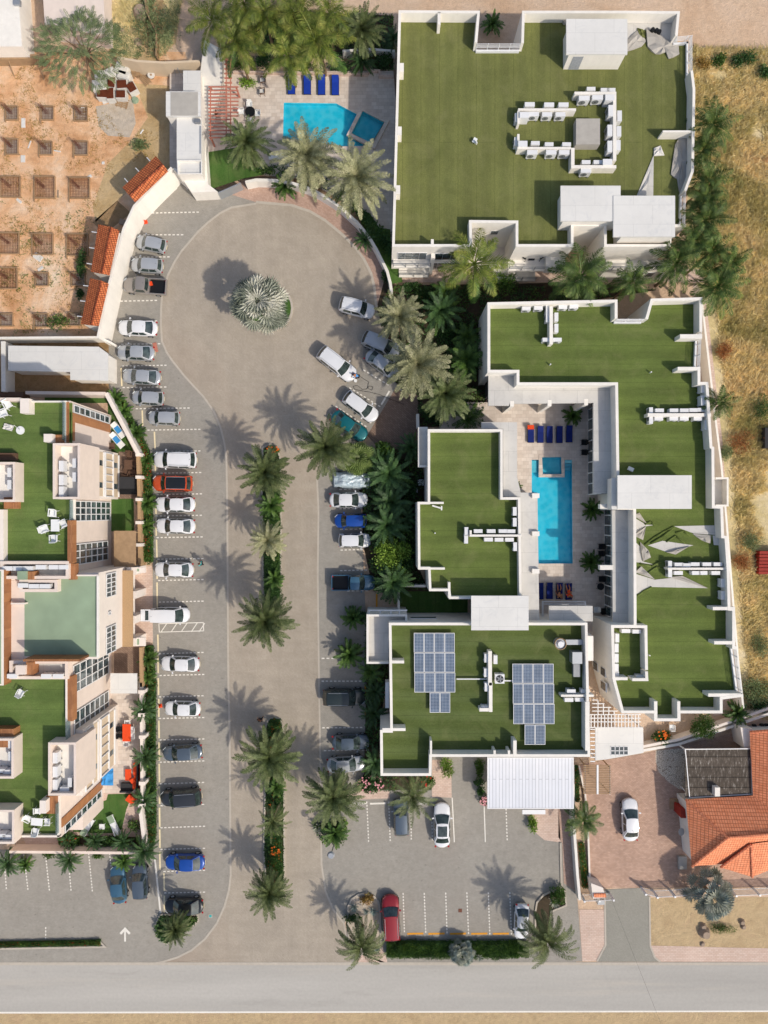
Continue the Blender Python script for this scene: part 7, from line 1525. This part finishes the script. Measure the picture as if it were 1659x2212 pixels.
for i,pts in enumerate((((860,1318),(930,1265),(1000,1225),(1050,1200)),((900,1310),(970,1270),(1050,1205)),((1060,1240),(1110,1232),(1150,1260)),((830,1440),(900,1460),(960,1430)),((880,1500),(940,1460),(985,1480)),((860,1185),(900,1170),(925,1195)),((1000,1300),(1060,1260),(1120,1310)),((800,1660),(850,1620),(905,1593)))):
    fold(['long turf wrinkle running up to the pale wedge','shorter turf wrinkle just under the long one','small turf ridge below the pale wedge','turf wrinkle left of the second unit row','curled turf wrinkle at the tip of the second unit row','turf wrinkle beside the topmost bare patch','turf wrinkle above the pale diamond','turf wrinkle at the long sliver\'s lower left end'][i],pts,ZT+.05,.09+.03*(i%2))
c=P(768,828,ZT+.1); tag(MB().obox(c.xy,.6,.4,ZT,ZT+.25,R(-25)).build('plastic_crate','white_plastic'),'small white crate in the shadow north of the long stair house','crate')
# vents on roofs
for t,x,y,l in ((1,1160,1243,'small pale pipe vent on the middle block\'s turf'),(2,248,150,'tiny pipe vent near the top of the zigzag roof'),(2,900,200,'tiny pipe vent on the zigzag roof near its east stub wall'),(2,890,2035,'tiny pipe vent right of the walled corner box')):
    T(t,1); c=P(x,y,ZT+.3); tag(MB().cyl(c.xy,.07,ZT,ZT+.45,8).build('vent_pipe','white_metal'),l,'vent')
T(1,1); c=P(1172,1073,ZT+.3); o=thing('roof_pipe','white jointed pipe lying behind the middle block\'s west stub wall','pipe',(c.x,c.y,ZT)); ao(o,'pipe',MB().tube((c.x-.5,c.y+.15,ZT+.3),(c.x+.5,c.y-.15,ZT+.3),.09),'white_metal'); ao(o,'joint',MB().tube((c.x+.5,c.y-.35,ZT+.25),(c.x+.5,c.y+.1,ZT+.3),.09),'white_metal')
# ---- air conditioners
def ac_proto(nm,w_=.92,d=.4,h=.75):
    o=thing(nm,'x','air conditioner'); ao(o,'case',MB().box(-w_/2,-d/2,w_/2,d/2,.12,.12+h),'white_metal')
    g_=ao(o,'fan_grille',MB().tube((-.12,-d/2-.012,.12+h/2),(-.12,-d/2+.01,.12+h/2),.29,16),'grey_metal'); ao(g_,'fan_hub',MB().tube((-.12,-d/2-.02,.12+h/2),(-.12,-d/2,.12+h/2),.06,8),'black_plastic')
    for x in (-.33,.33): ao(o,'foot',MB().box(x-.04,-d/2-.05,x+.04,d/2+.05,0,.12),'grey_metal')
    return o
AC=ac_proto('air_conditioner')
def acs(t,pts,rz,desc,z=None,sc=1.0,grp=None):
    T(*t)
    for i,(x,y) in enumerate(pts):
        z0=ZT+.003 if z is None else z; c=P(x,y,z0+.6); place(AC,(c.x,c.y,z0),R(rz),sc,(ORD[i]+' '+desc) if len(pts)>1 else desc,grp or 'air conditioners on the flat roofs')
acs((2,0),[(110,690),(235,692),(328,692)],180,'air conditioner from the left behind the U-wall\'s upper left arm',sc=1.15)
acs((2,0),[(137,752),(222,754),(308,754)],0,'air conditioner from the left in front of the U-wall\'s upper left arm',sc=1.15)
acs((2,0),[(508,585),(598,592),(637,592)],180,'air conditioner from the left behind the U-wall\'s north-east arm'); acs((2,0),[(460,652),(546,648)],0,'air conditioner from the left inside the U-wall\'s north-east arm',sc=1.25)
acs((2,0),[(630,735),(624,862),(624,965)],-90,'air conditioner from the top along the inside of the U-wall\'s east arm',sc=1.3); acs((2,0),[(688,765),(684,865),(680,955)],90,'air conditioner from the top along the outside of the U-wall\'s east arm',sc=1.2)
acs((2,0),[(148,935),(237,943),(350,943)],180,'air conditioner from the left behind the U-wall\'s lower left arm'); acs((2,0),[(126,1000),(248,1000),(332,1000)],0,'air conditioner from the left in front of the U-wall\'s lower left arm',sc=1.2)
acs((2,0),[(28,770)],-90,'air conditioner at the west end of the U-wall\'s upper left arm'); acs((2,0),[(24,925)],-90,'air conditioner at the west end of the U-wall\'s lower left arm')
acs((2,0),[(476,1058),(552,1058)],180,'air conditioner from the left behind the U-wall\'s south arm'); acs((2,0),[(472,1118)],0,'lone air conditioner in front of the U-wall\'s south arm',sc=1.2)
acs((2,0),[(90,2003),(168,2000),(326,1994),(397,1991)],0,'air conditioner from the left under the zigzag roof\'s north parapet'); acs((2,0),[(228,2010),(228,2065)],-90,'air conditioner from the top left of the zigzag roof\'s northern service wall'); acs((2,0),[(284,2058),(284,2130)],90,'air conditioner from the top right of the zigzag roof\'s northern service wall')
acs((2,0),[(222,2205),(290,2205)],0,'air conditioner from the left at the foot of the northern service wall')
acs((2,1),[(950,450),(1043,450),(1110,450),(1170,448),(1225,446)],180,'air conditioner from the left on the north side of the east roof\'s upper row'); acs((2,1),[(945,503),(1042,503),(1110,503),(1198,503)],0,'air conditioner from the left on the south side of the east roof\'s upper row'); acs((2,1),[(895,458),(895,508)],-90,'air conditioner from the top at the west end of the east roof\'s upper row')
acs((2,1),[(1228,305),(1228,387),(1252,545)],90,'air conditioner from the top along the east parapet near the upper row',sc=1.15)
acs((2,1),[(1075,1446),(1123,1450),(1180,1444),(1255,1444),(1327,1444)],180,'air conditioner from the left on the north side of the east roof\'s lower row'); acs((2,1),[(1072,1500),(1187,1500),(1231,1500),(1313,1500)],0,'air conditioner from the left on the south side of the east roof\'s lower row'); acs((2,1),[(1018,1450),(1018,1500)],-90,'air conditioner from the top at the west end of the east roof\'s lower row')
acs((2,1),[(1358,1565),(1360,1645)],90,'air conditioner from the top along the east parapet below the lower row')
acs((2,1),[(677,1920),(673,1985),(673,2050),(673,2115),(676,2165)],90,'air conditioner from the top along the west wall of the walled corner box'); acs((2,1),[(733,1875),(803,1878)],0,'air conditioner from the left under the north wall of the walled corner box'); acs((2,1),[(828,2172)],0,'air conditioner at the south-east corner of the walled corner box')
acs((1,1),[(1438,1230),(1522,1230),(1598,1230),(1650,1231)],180,'air conditioner from the left north of the middle block\'s service wall'); acs((1,1),[(1505,1284),(1573,1285),(1640,1285)],0,'air conditioner from the left south of the middle block\'s service wall'); acs((1,1),[(1362,1232),(1360,1282)],-90,'air conditioner from the top at the west end of the middle block\'s service wall')
acs((2,1),[(15,1102),(15,1172),(18,1330)],-90,'air conditioner from the top along the middle block\'s east parapet')
acs((1,1),[(1490,2050),(1488,2145)],-90,'air conditioner from the top left of the solar block\'s service wall'); acs((1,1),[(1550,2060)],90,'air conditioner right of the solar block\'s service wall, near its top'); acs((1,2),[(1492,25)],-90,'air conditioner left of the solar block\'s service wall, near its foot'); acs((1,2),[(1485,158)],0,'grey air conditioner at the foot of the solar block\'s service wall')
acs((2,2),[(380,52),(470,52)],180,'air conditioner from the left north of the solar block\'s east stub wall'); acs((2,2),[(365,108),(433,106)],0,'air conditioner from the left south of the solar block\'s east stub wall')
g='air conditioners in the left block\'s plant wells'; zw=ZA+.04; zb_=ZA+.36
acs((0,1),[(60,1470),(130,1470),(190,1470)],180,'unit from the left in the well below the upper turf terrace',zw,1.1,g); acs((0,1),[(275,1462),(360,1462),(420,1462)],180,'unit from the left, right half of the well below the upper terrace',zw,1.1,g)
acs((0,1),[(160,1580),(230,1585),(300,1585)],0,'air conditioner from the left in the narrow well above the pale green roof',zw,1.1,g); acs((0,1),[(310,2165),(385,2165),(90,2165)],0,'air conditioner in the dark well below the pale green roof',zw,1.1,g)
acs((0,1),[(408,810),(408,900),(408,975)],-90,'air conditioner from the top inside the upper plant box, left side',zb_,1.15,g); acs((0,1),[(490,790),(490,880)],90,'air conditioner from the top inside the upper plant box, right side',zb_,1.0,g)
acs((0,2),[(368,480),(368,570),(368,655)],-90,'air conditioner from the top inside the lower plant box, left side',zb_,1.15,g); acs((0,2),[(460,640)],90,'air conditioner inside the lower plant box, right side',zb_,1.0,g); acs((0,2),[(425,685)],0,'air conditioner at the bottom of the lower plant box',zb_,1.0,g)
acs((0,1),[(70,850),(70,930)],90,'air conditioner from the top inside the plant box at the left picture edge',zb_,1.0,g); acs((0,2),[(75,390),(75,470)],90,'air conditioner from the top in the edge box beside the middle terrace',zb_,1.0,g); acs((0,2),[(10,567),(60,572)],0,'air conditioner from the left, bottom of the edge box beside the middle terrace',zb_,1.0,g); acs((0,2),[(15,985),(62,990)],0,'air conditioner from the left in the lowest edge plant box',zb_,1.1,g)
# ---- big roof fan, round tank
T(1,1); c=P(1575,2190,ZT+.5); 
def rfan():
    T(1,1); c=P(1578,2185,ZT+.6); o=thing('exhaust_fan','square white roof fan with round dark grille beside the solar block\'s service wall','roof fan',(c.x,c.y,ZT)); ao(o,'case',MB().box(c.x-.5,c.y-.5,c.x+.5,c.y+.5,ZT+.003,ZT+.8),'white_metal'); g_=ao(o,'fan_grille',MB().cyl(c.xy,.4,ZT+.8,ZT+.84,24),'charcoal_fabric'); m=MB()
    for k in range(5): m.obox((c.x+.18*math.cos(k*1.257),c.y+.18*math.sin(k*1.257)),.34,.12,ZT+.841,ZT+.86,k*1.257)
    ao(g_,'fan_blade',m,'grey_metal')
    T(2,1); c=P(315,1962,6.9); o=thing('ventilation_stack','round grey ventilation stack with pale cap on the solar block','ventilator',(c.x,c.y,ZT)); ao(o,'stack',MB().cyl(c.xy,.52,ZT+.003,6.8,24),'galvanised'); ao(o,'rim',MB().path([(c.x+.6*math.cos(a*.2618),c.y+.6*math.sin(a*.2618)) for a in range(24)],.06,6.7,6.95,True),'timber'); ao(o,'cap',MB().cyl(c.xy,.4,6.81,7.0,24,.3),'white_metal')
    for a,b_,l in (((1300,2189),(1505,2189),'thin pipe from the left solar array to the service wall'),((1590,2200),(1760,2200),'thin pipe from the roof fan to the right solar array')):
        T(1,1); tag(MB().path([P(*a,ZT+.3).xy,P(*b_,ZT+.3).xy],.12,ZT+.2,ZT+.3).build('cable_duct','white_metal'),l,'pipe')
rfan()
# ---- solar panels
def panel(x0,y0,x1,y1,label,g):
    z=ZT+.5; a=P(x0,y0,z);b_=P(x1,y1,z); o=thing('solar_panel',label,'solar panel',((a.x+b_.x)/2,(a.y+b_.y)/2,ZT+.2)); w_=.035
    ao(o,'cells',MB().box(a.x+w_,a.y-w_,b_.x-w_,b_.y+w_,z-.03,z-.004),'solar_cell'); ao(o,'frame',MB().path([(a.x,a.y),(b_.x,a.y),(b_.x,b_.y),(a.x,b_.y)],.05,z-.05,z,True,-.5),'white_metal')
    m=MB(); m.box(a.x+.2,a.y-.15,a.x+.26,b_.y+.15,ZT,z-.051); m.box(b_.x-.26,a.y-.15,b_.x-.2,b_.y+.15,ZT,z-.051); ao(o,'rack',m,'grey_metal')
T(1,1)
RN=['top','middle','bottom']
for r,(ya,yb_) in enumerate(((1890,2016),(2019,2145),(2148,2275))):
    for k in range(4): x=1023+66.5*k+r*2; panel(x,ya,x+64.5,yb_,f'{ORD[k]} panel from the left in the {RN[r]} row of the left solar array','panels of the left solar array')
T(1,2)
for k in range(2): x=1126+67*k; panel(x,66,x+65,194,['left','right'][k]+' panel of the pair hanging below the left solar array','panels of the left solar array')
T(2,1)
for r,(ya,yb_) in enumerate(((2090,2216),(2219,2348),(2351,2480))):
    for k in range(4): x=3+67*k+r*3; panel(x,ya,x+65,yb_,f'{ORD[k]} panel from the left in the {RN[r]} row of the right solar array','panels of the right solar array')
T(2,2)
for k in range(2): x=82+68*k; panel(x,273,x+66,402,['left','right'][k]+' panel of the pair hanging below the right solar array','panels of the right solar array')
# ---- construction site
def pit(x,y,w_,h_,label):
    c=P(x,y); W=w_/3*S; Hh=h_/3*S; o=thing('foundation_pit',label,'foundation',(c.x,c.y,0),'foundation pits of the building site'); m=MB().box(c.x-W/2,c.y-Hh/2,c.x+W/2,c.y+Hh/2,.009,.012); ao(o,'pit_floor',m,'cement_patch' if W<1.6 else 'orange_soil')
    m=MB(); z=.3; e=.25; r_=random.Random(x+y)
    m.box(c.x-W/2-e*r_.random(),c.y+Hh/2,c.x+W/2+.1,c.y+Hh/2+.07,.0,z); m.box(c.x-W/2-.1,c.y-Hh/2-.07,c.x+W/2+e*r_.random(),c.y-Hh/2,.0,z-.02); m.box(c.x-W/2-.07,c.y-Hh/2-e*r_.random()*2,c.x-W/2-.002,c.y+Hh/2-.002,.0,z-.04); m.box(c.x+W/2+.002,c.y-Hh/2+.002,c.x+W/2+.07,c.y+Hh/2-.004,0,z-.03); ao(o,'formwork',m,'timber')
    m=MB(); n=int(W/.17)
    for i in range(1,n): q=-W/2+W*i/n; m.box(c.x+q-.014,c.y-Hh/2+.03,c.x+q+.008,c.y+Hh/2-.03,.14,.165)
    n=int(Hh/.17)
    for i in range(1,n): q=-Hh/2+Hh*i/n; m.box(c.x-W/2+.03,c.y+q-.008,c.x+W/2-.03,c.y+q+.008,.166,.19)
    ao(o,'rebar_mesh',m,'rebar'); m=MB()
    for i in range(5):
        for j in range(2): a=Vector((c.x-.16+.08*i,c.y-.12+.2*j,.15)); m.tube(a,a+Vector((r_.uniform(-.06,.03),r_.uniform(-.02,.06),1.9)),.014,4)
    ao(o,'starter_bars',m,'rebar')
T(0,0)
rows=[('top row',[(80,738,78,85),(310,738,78,85),(528,742,80,90)]),('second row',[(80,955,78,95),(300,965,80,80),(527,965,85,85)]),('third row',[(73,1215,122,130),(293,1218,128,135),(518,1222,128,130)]),('fourth row',[(65,1580,122,130),(280,1585,130,130),(505,1590,132,135)]),('fifth row',[(55,1806,120,130),(275,1812,80,80),(510,1812,85,80)]),('bottom row',[(45,2075,80,75),(268,2078,82,80),(485,2070,75,80)])]
for rn,l in rows:
    for i,(x,y,w_,h_) in enumerate(l): pit(x,y,w_,h_,f'{ORD[i]} rebar-filled foundation pit from the left in the {rn} of the building site')
def sack(x,y,w_,h_,fill,label,rz=0,z=.95):
    c=P(x,y,z); W=w_/3*S;Hh=h_/3*S; o=thing('bulk_sack',label,'sack',(c.x,c.y,0),'bulk sacks at the building site'); m=MB()
    m.obox(c.xy,W,Hh,0,z*.9,rz); ao(o,'bag',m,'white_sack'); m=MB(); m.obox(c.xy,W*.86,Hh*.86,z*.9,z,rz); ao(o,'contents' if fill!='white_sack' else 'bag_top',m,fill)
for i,(x,y,w_,h_,r_) in enumerate(((720,530,52,70,-5),(787,543,70,55,4),(850,562,58,62,30),(660,602,72,55,-3),(712,602,50,75,2),(780,607,66,50,0))): sack(x,y,w_,h_,'roof_brown',['upper left','upper middle','upper right','lower left','lower middle','lower right'][i]+' of the six sacks full of brown roof tiles',R(r_))
for i,(x,y,w_,h_,r_) in enumerate(((650,478,80,50,0),(640,545,90,65,5),(712,465,60,60,25),(785,440,90,70,-20),(798,480,80,45,-15))): sack(x,y,w_,h_,'white_sack',['closed white sack left of the acacia\'s foot','closed white sack above the lower left tile sack','tilted closed white sack between the pale sacks','large closed white sack at the top of the heap','closed white sack just above the tile sacks'][i],R(r_),1.1)
def pallet(x,y,w_,h_,rz,label,n=9,z=.5,vert=False):
    c=P(x,y,z); o=thing('pallet',label,'pallet',(c.x,c.y,0)); W=w_/3*S; Hh=h_/3*S; m=MB(); u=Vector((math.cos(rz),math.sin(rz))); v=Vector((-u.y,u.x))
    for i in range(n): q=c.xy+v*(Hh*(i+.5)/n-Hh/2); m.obox(q,W,Hh/n*.6,z-.05,z,rz)
    ao(o,'boards',m,'timber'); m=MB()
    for k in (-.4,0,.4): m.obox(c.xy+u*W*k,.1,Hh,0,z-.051,rz)
    ao(o,'bearers',m,'timber')
pallet(872,437,55,110,R(12),'long pale pallet standing right of the white sacks',13); pallet(937,512,50,80,R(38),'weathered pallet tilted beside the cable spool',8,.15); pallet(790,665,80,60,R(-15),'broken pallet boards below the tile sacks',5,.15)
c=P(980,487,.5); o=thing('cable_spool','round wooden cable spool beside the tilted pallet','spool',(c.x,c.y,0)); ao(o,'flange',MB().cyl(c.xy,.42,.5,.56,20),'white_sack'); ao(o,'core',MB().cyl(c.xy,.2,0,.5,12),'timber'); ao(o,'hub',MB().cyl(c.xy,.12,.561,.60,10),'timber')
c=P(1150,440,1); o=thing('tripod','thin metal tripod standing at the site\'s orange wall','tripod',(c.x,c.y,0))
for k,(dx,dy) in enumerate(((-.5,-1.0),(.6,-1.3),(.1,.5))): ao(o,'leg',MB().tube((c.x,c.y,2.2),(c.x+dx,c.y+dy,0),.035,5),'galvanised')
for i,(x0,y0,x1,y1) in enumerate(((38,345,95,500),(235,365,290,520))): tag(MB().tube(P(x0,y0,1.2),P(x1,y1,.05),.06,6).build('timber_prop','timber'),['left','right'][i]+' timber prop leaning on the brown wall above the pits','prop')
# loose debris boards
random.seed(12)
for i,(x,y,w_,h_,rz,mt) in enumerate(((150,795,.45,1.1,0,'white_sack'),(148,1028,.5,.8,0,'white_sack'),(122,1300,.7,.3,-40,'white_sack'),(245,1665,1.1,.7,-35,'white_sack'),(262,1740,.7,.3,35,'white_sack'),(190,935,.9,.12,70,'white_sack'),(370,978,.8,.12,-10,'white_sack'),(580,1143,.5,.3,30,'white_sack'),(680,658,.6,.4,20,'white_sack'),(668,1055,.3,.3,0,'white_sack'),(918,852,.6,.12,55,'white_plastic'),(535,690,.45,.3,0,'white_plastic'),(195,310,.9,.6,20,'white_sack'),(375,1255,.15,.9,0,'grey_rock'))):
    c=P(x,y,.1); tag(MB().obox(c.xy,w_,h_,.004,.09,R(rz)).build('loose_board' if mt=='white_sack' else 'debris_piece',mt),['pale board right of the site\'s top left pit','pale board above the third-row left pit','pale scrap under the third-row left pit','large white sheet below the fourth-row middle pit','white scrap above the fifth-row middle pit','thin white strip left of the second-row middle pit','thin white strip right of the second-row middle pit','white scrap above the third-row right pit','pale scrap under the lower left tile sack','tiny white scrap left of the tilted tiled shed','thin white pipe offcut near the middle weeds','small white bucket on the top-row right pit','white scrap at the white house\'s corner','thin grey strip right of the third-row middle pit'][i],'scrap')
for i,(x,y,s_,h_) in enumerate(((905,60,1.1,.7),(890,265,.6,.3),(1000,262,.4,.25),(870,640,.45,.3),(790,190,.3,.2))): c=P(x,y,h_); m=MB(); m.cyl(c.xy,s_,0,h_,9,s_*.6); tag(m.build('rock','grey_rock' if i!=3 else 'pale_green_roof'),['big pale boulder in the yellow scrub','flat pale rock low in the yellow scrub','small rock at the thin fence wall','greenish lump beside the lower right tile sack','small pale rock left in the yellow scrub'][i],'rock')
o=tag(MB().obox(P(798,1440,.3).xy,.9,.6,.01,.35,R(-20)).build('wheelbarrow_tray','grey_rock'),'grey rubble heap in front of the middle tiled shed','rubble'); 
# rocks bottom right
T(2,2)
for i,(x,y,s_,h_) in enumerate(((1245,1590,.45,.4),(1262,1640,.75,.7),(1497,1560,.4,.35),(1505,1590,.35,.3),(1238,1700,.35,.2))): c=P(x,y,h_); m=MB(); m.cyl(c.xy,s_,0,h_,9,s_*.55); tag(m.build('rock','grey_rock'),['small rock left of the grassy clump','largest rock below the silver-blue palm','upper rock right of the grassy clump','lower rock right of the grassy clump','low rock at the bottom of the left rock group'][i],'rock')
# curbs, cones, boards, bins, lamp post
def cone(x,y,label): 
    c=P(x,y); o=thing('traffic_cone',label,'traffic cone',(c.x,c.y,.02)); ao(o,'base',MB().obox(c.xy,.42,.42,.02,.06,.2),'orange_cone'); ao(o,'body',MB().cyl(c.xy,.15,.06,.6,12,.03),'orange_cone')
T(0,0); cone(945,1440,'orange traffic cone at the bend of the tall white wall')
T(0,2); cone(1040,150,'orange traffic cone in front of the small white saloon')
T(0,1); tag(MB().obox(P(1008,40).xy,.45,1.1,.03,.08,R(12)).build('wooden_board','terracotta'),'brown board lying behind the upper silver saloon','board')
T(1,2)
c=P(505,1048); h=P(485,1120,4.2); o=thing('street_lamp','street lamp with round grey head leaning over the south car park entrance','street lamp',(c.x,c.y,0)); ao(o,'post',MB().tube((c.x,c.y,0),(h.x,h.y,4.1),.07,8,.05),'grey_metal'); ao(o,'lamp_head',MB().cyl(h.xy,.42,4.1,4.3,20,.3),'galvanised')
# hose and cable
T(1,1)
pts=[(672,225),(700,245),(730,262),(722,300),(750,318),(758,295),(735,290),(715,310),(690,312),(655,285),(630,292),(640,312),(680,320),(740,330),(800,345),(860,370),(960,410)]
m=MB(); q=[P(x,y,.05) for x,y in pts]; 
for a,b_ in zip(q,q[1:]): m.tube(a,b_,.022,5)
tag(m.build('garden_hose','black_plastic'),'thin black hose looping from the washed car to the garden','hose')
tag(MB().cyl(P(645,258).xy,.17,.03,.38,14,.2).build('bucket','white_plastic'),'white bucket beside the person washing the car','bucket')
T(2,2); m=MB(); m.tube(P(640,1392,6.5),P(1120,2600,6.5),.012,4); tag(m.build('power_cable','black_plastic'),'thin overhead cable crossing the road below the gate kiosk','cable') 
# red steps at the right edge
T(2,1)
m=MB()
for i in range(7): m.box(P(1605,0,1).x,P(0,1360+i*22,1).y,P(1605,0,1).x+6,P(0,1378+i*22,1).y,0,1.0-.03*i)
tag(m.build('shelter_roof','rusty_red'),'rusty red corrugated roof poking in at the right edge of the field','roof'); tag(MB().box(*P(1640,560,1).xy,*P(1900,690,1).xy,0,1.0).build('dark_shed','charcoal_fabric'),'dark low shed edge at the right picture border','shed')
# courtyard furniture under the east glass walls
CC=[(465,655),(465,720),(577,1330),(575,1375),(578,1540)]
for i,(x,y) in enumerate(CC): chair(CK,x,y,.6,180,ORD[i]+' dark chair from the top along the courtyard\'s east glass wall','dark chairs along the courtyard glass wall')
table('round_table','round dark table by the courtyard\'s lower glass wall',575,1590,.6,.8,.8,'black_plastic',round_=True)
for x,y,f,l in ((545,1738,180,'pale armchair at the courtyard\'s south-east corner'),(590,1745,90,'dark chair beside the pale armchair at the courtyard corner')): chair(CW if x<560 else CK,x,y,.6,f,l,'chairs of the courtyard\'s corner')
T(1,1); chair(CW,1072,915,.03,0,'white garden chair in the dark yard west of the middle block','chairs west of the middle block'); tag(MB().box(*P(1000,948,.5).xy,*P(1048,980,.5).xy,0,.5).build('storage_box','grey_metal'),'grey storage box in the dark yard west of the middle block','box')
T(2,0)
for i,(x,y,f) in enumerate(((75,1665,-30),(185,1662,210))): c=P(x,y,3.5); place(CK,(c.x,c.y,3.403),R(f),1.3,['left','right'][i]+' black lounge chair on the large roof block\'s front balcony','black balcony chairs')
c=P(128,1662,3.8); tag(MB().box(c.x-.35,c.y-.3,c.x+.35,c.y+.3,3.403,3.8).build('side_table','charcoal_fabric'),'small dark table between the two black balcony chairs','table')
T(2,2); chair(CW,1036,288,.03,90,'white chair in the shaded yard beside the round bush','chairs below the zigzag roof')
T(0,0); tag(MB().obox(P(968,1832,1.2).xy,.45,.4,.72,1.0,.3).build('red_bag','orange_cone'),'red bag lying in the beige pickup\'s bed','bag')
# wall sign on the white wall by the tilted shed
p=P(1068,1178,2.4); s=MB().obox(p.xy,1.35,.35,2.35,2.4,R(42)); o=tag(s.build('wall_sign','white_sack'),'small white sign with red lettering on the wall below the tilted shed','sign')
o2_=MB().obox(p.xy,1.0,.12,2.4,2.41,R(42)).build('lettering','tail_lamp',None); o2_.parent=o; o2_.location=(0,0,.055)
# clean-up of helper properties, clip prototypes that were never placed
for ob in list(COL.objects):
    if '_w' in ob: del ob['_w']
    if ob.get('label')=='x' and ob.parent is None:
        for ch in list(ob.children_recursive): bpy.data.objects.remove(ch)
        bpy.data.objects.remove(ob)
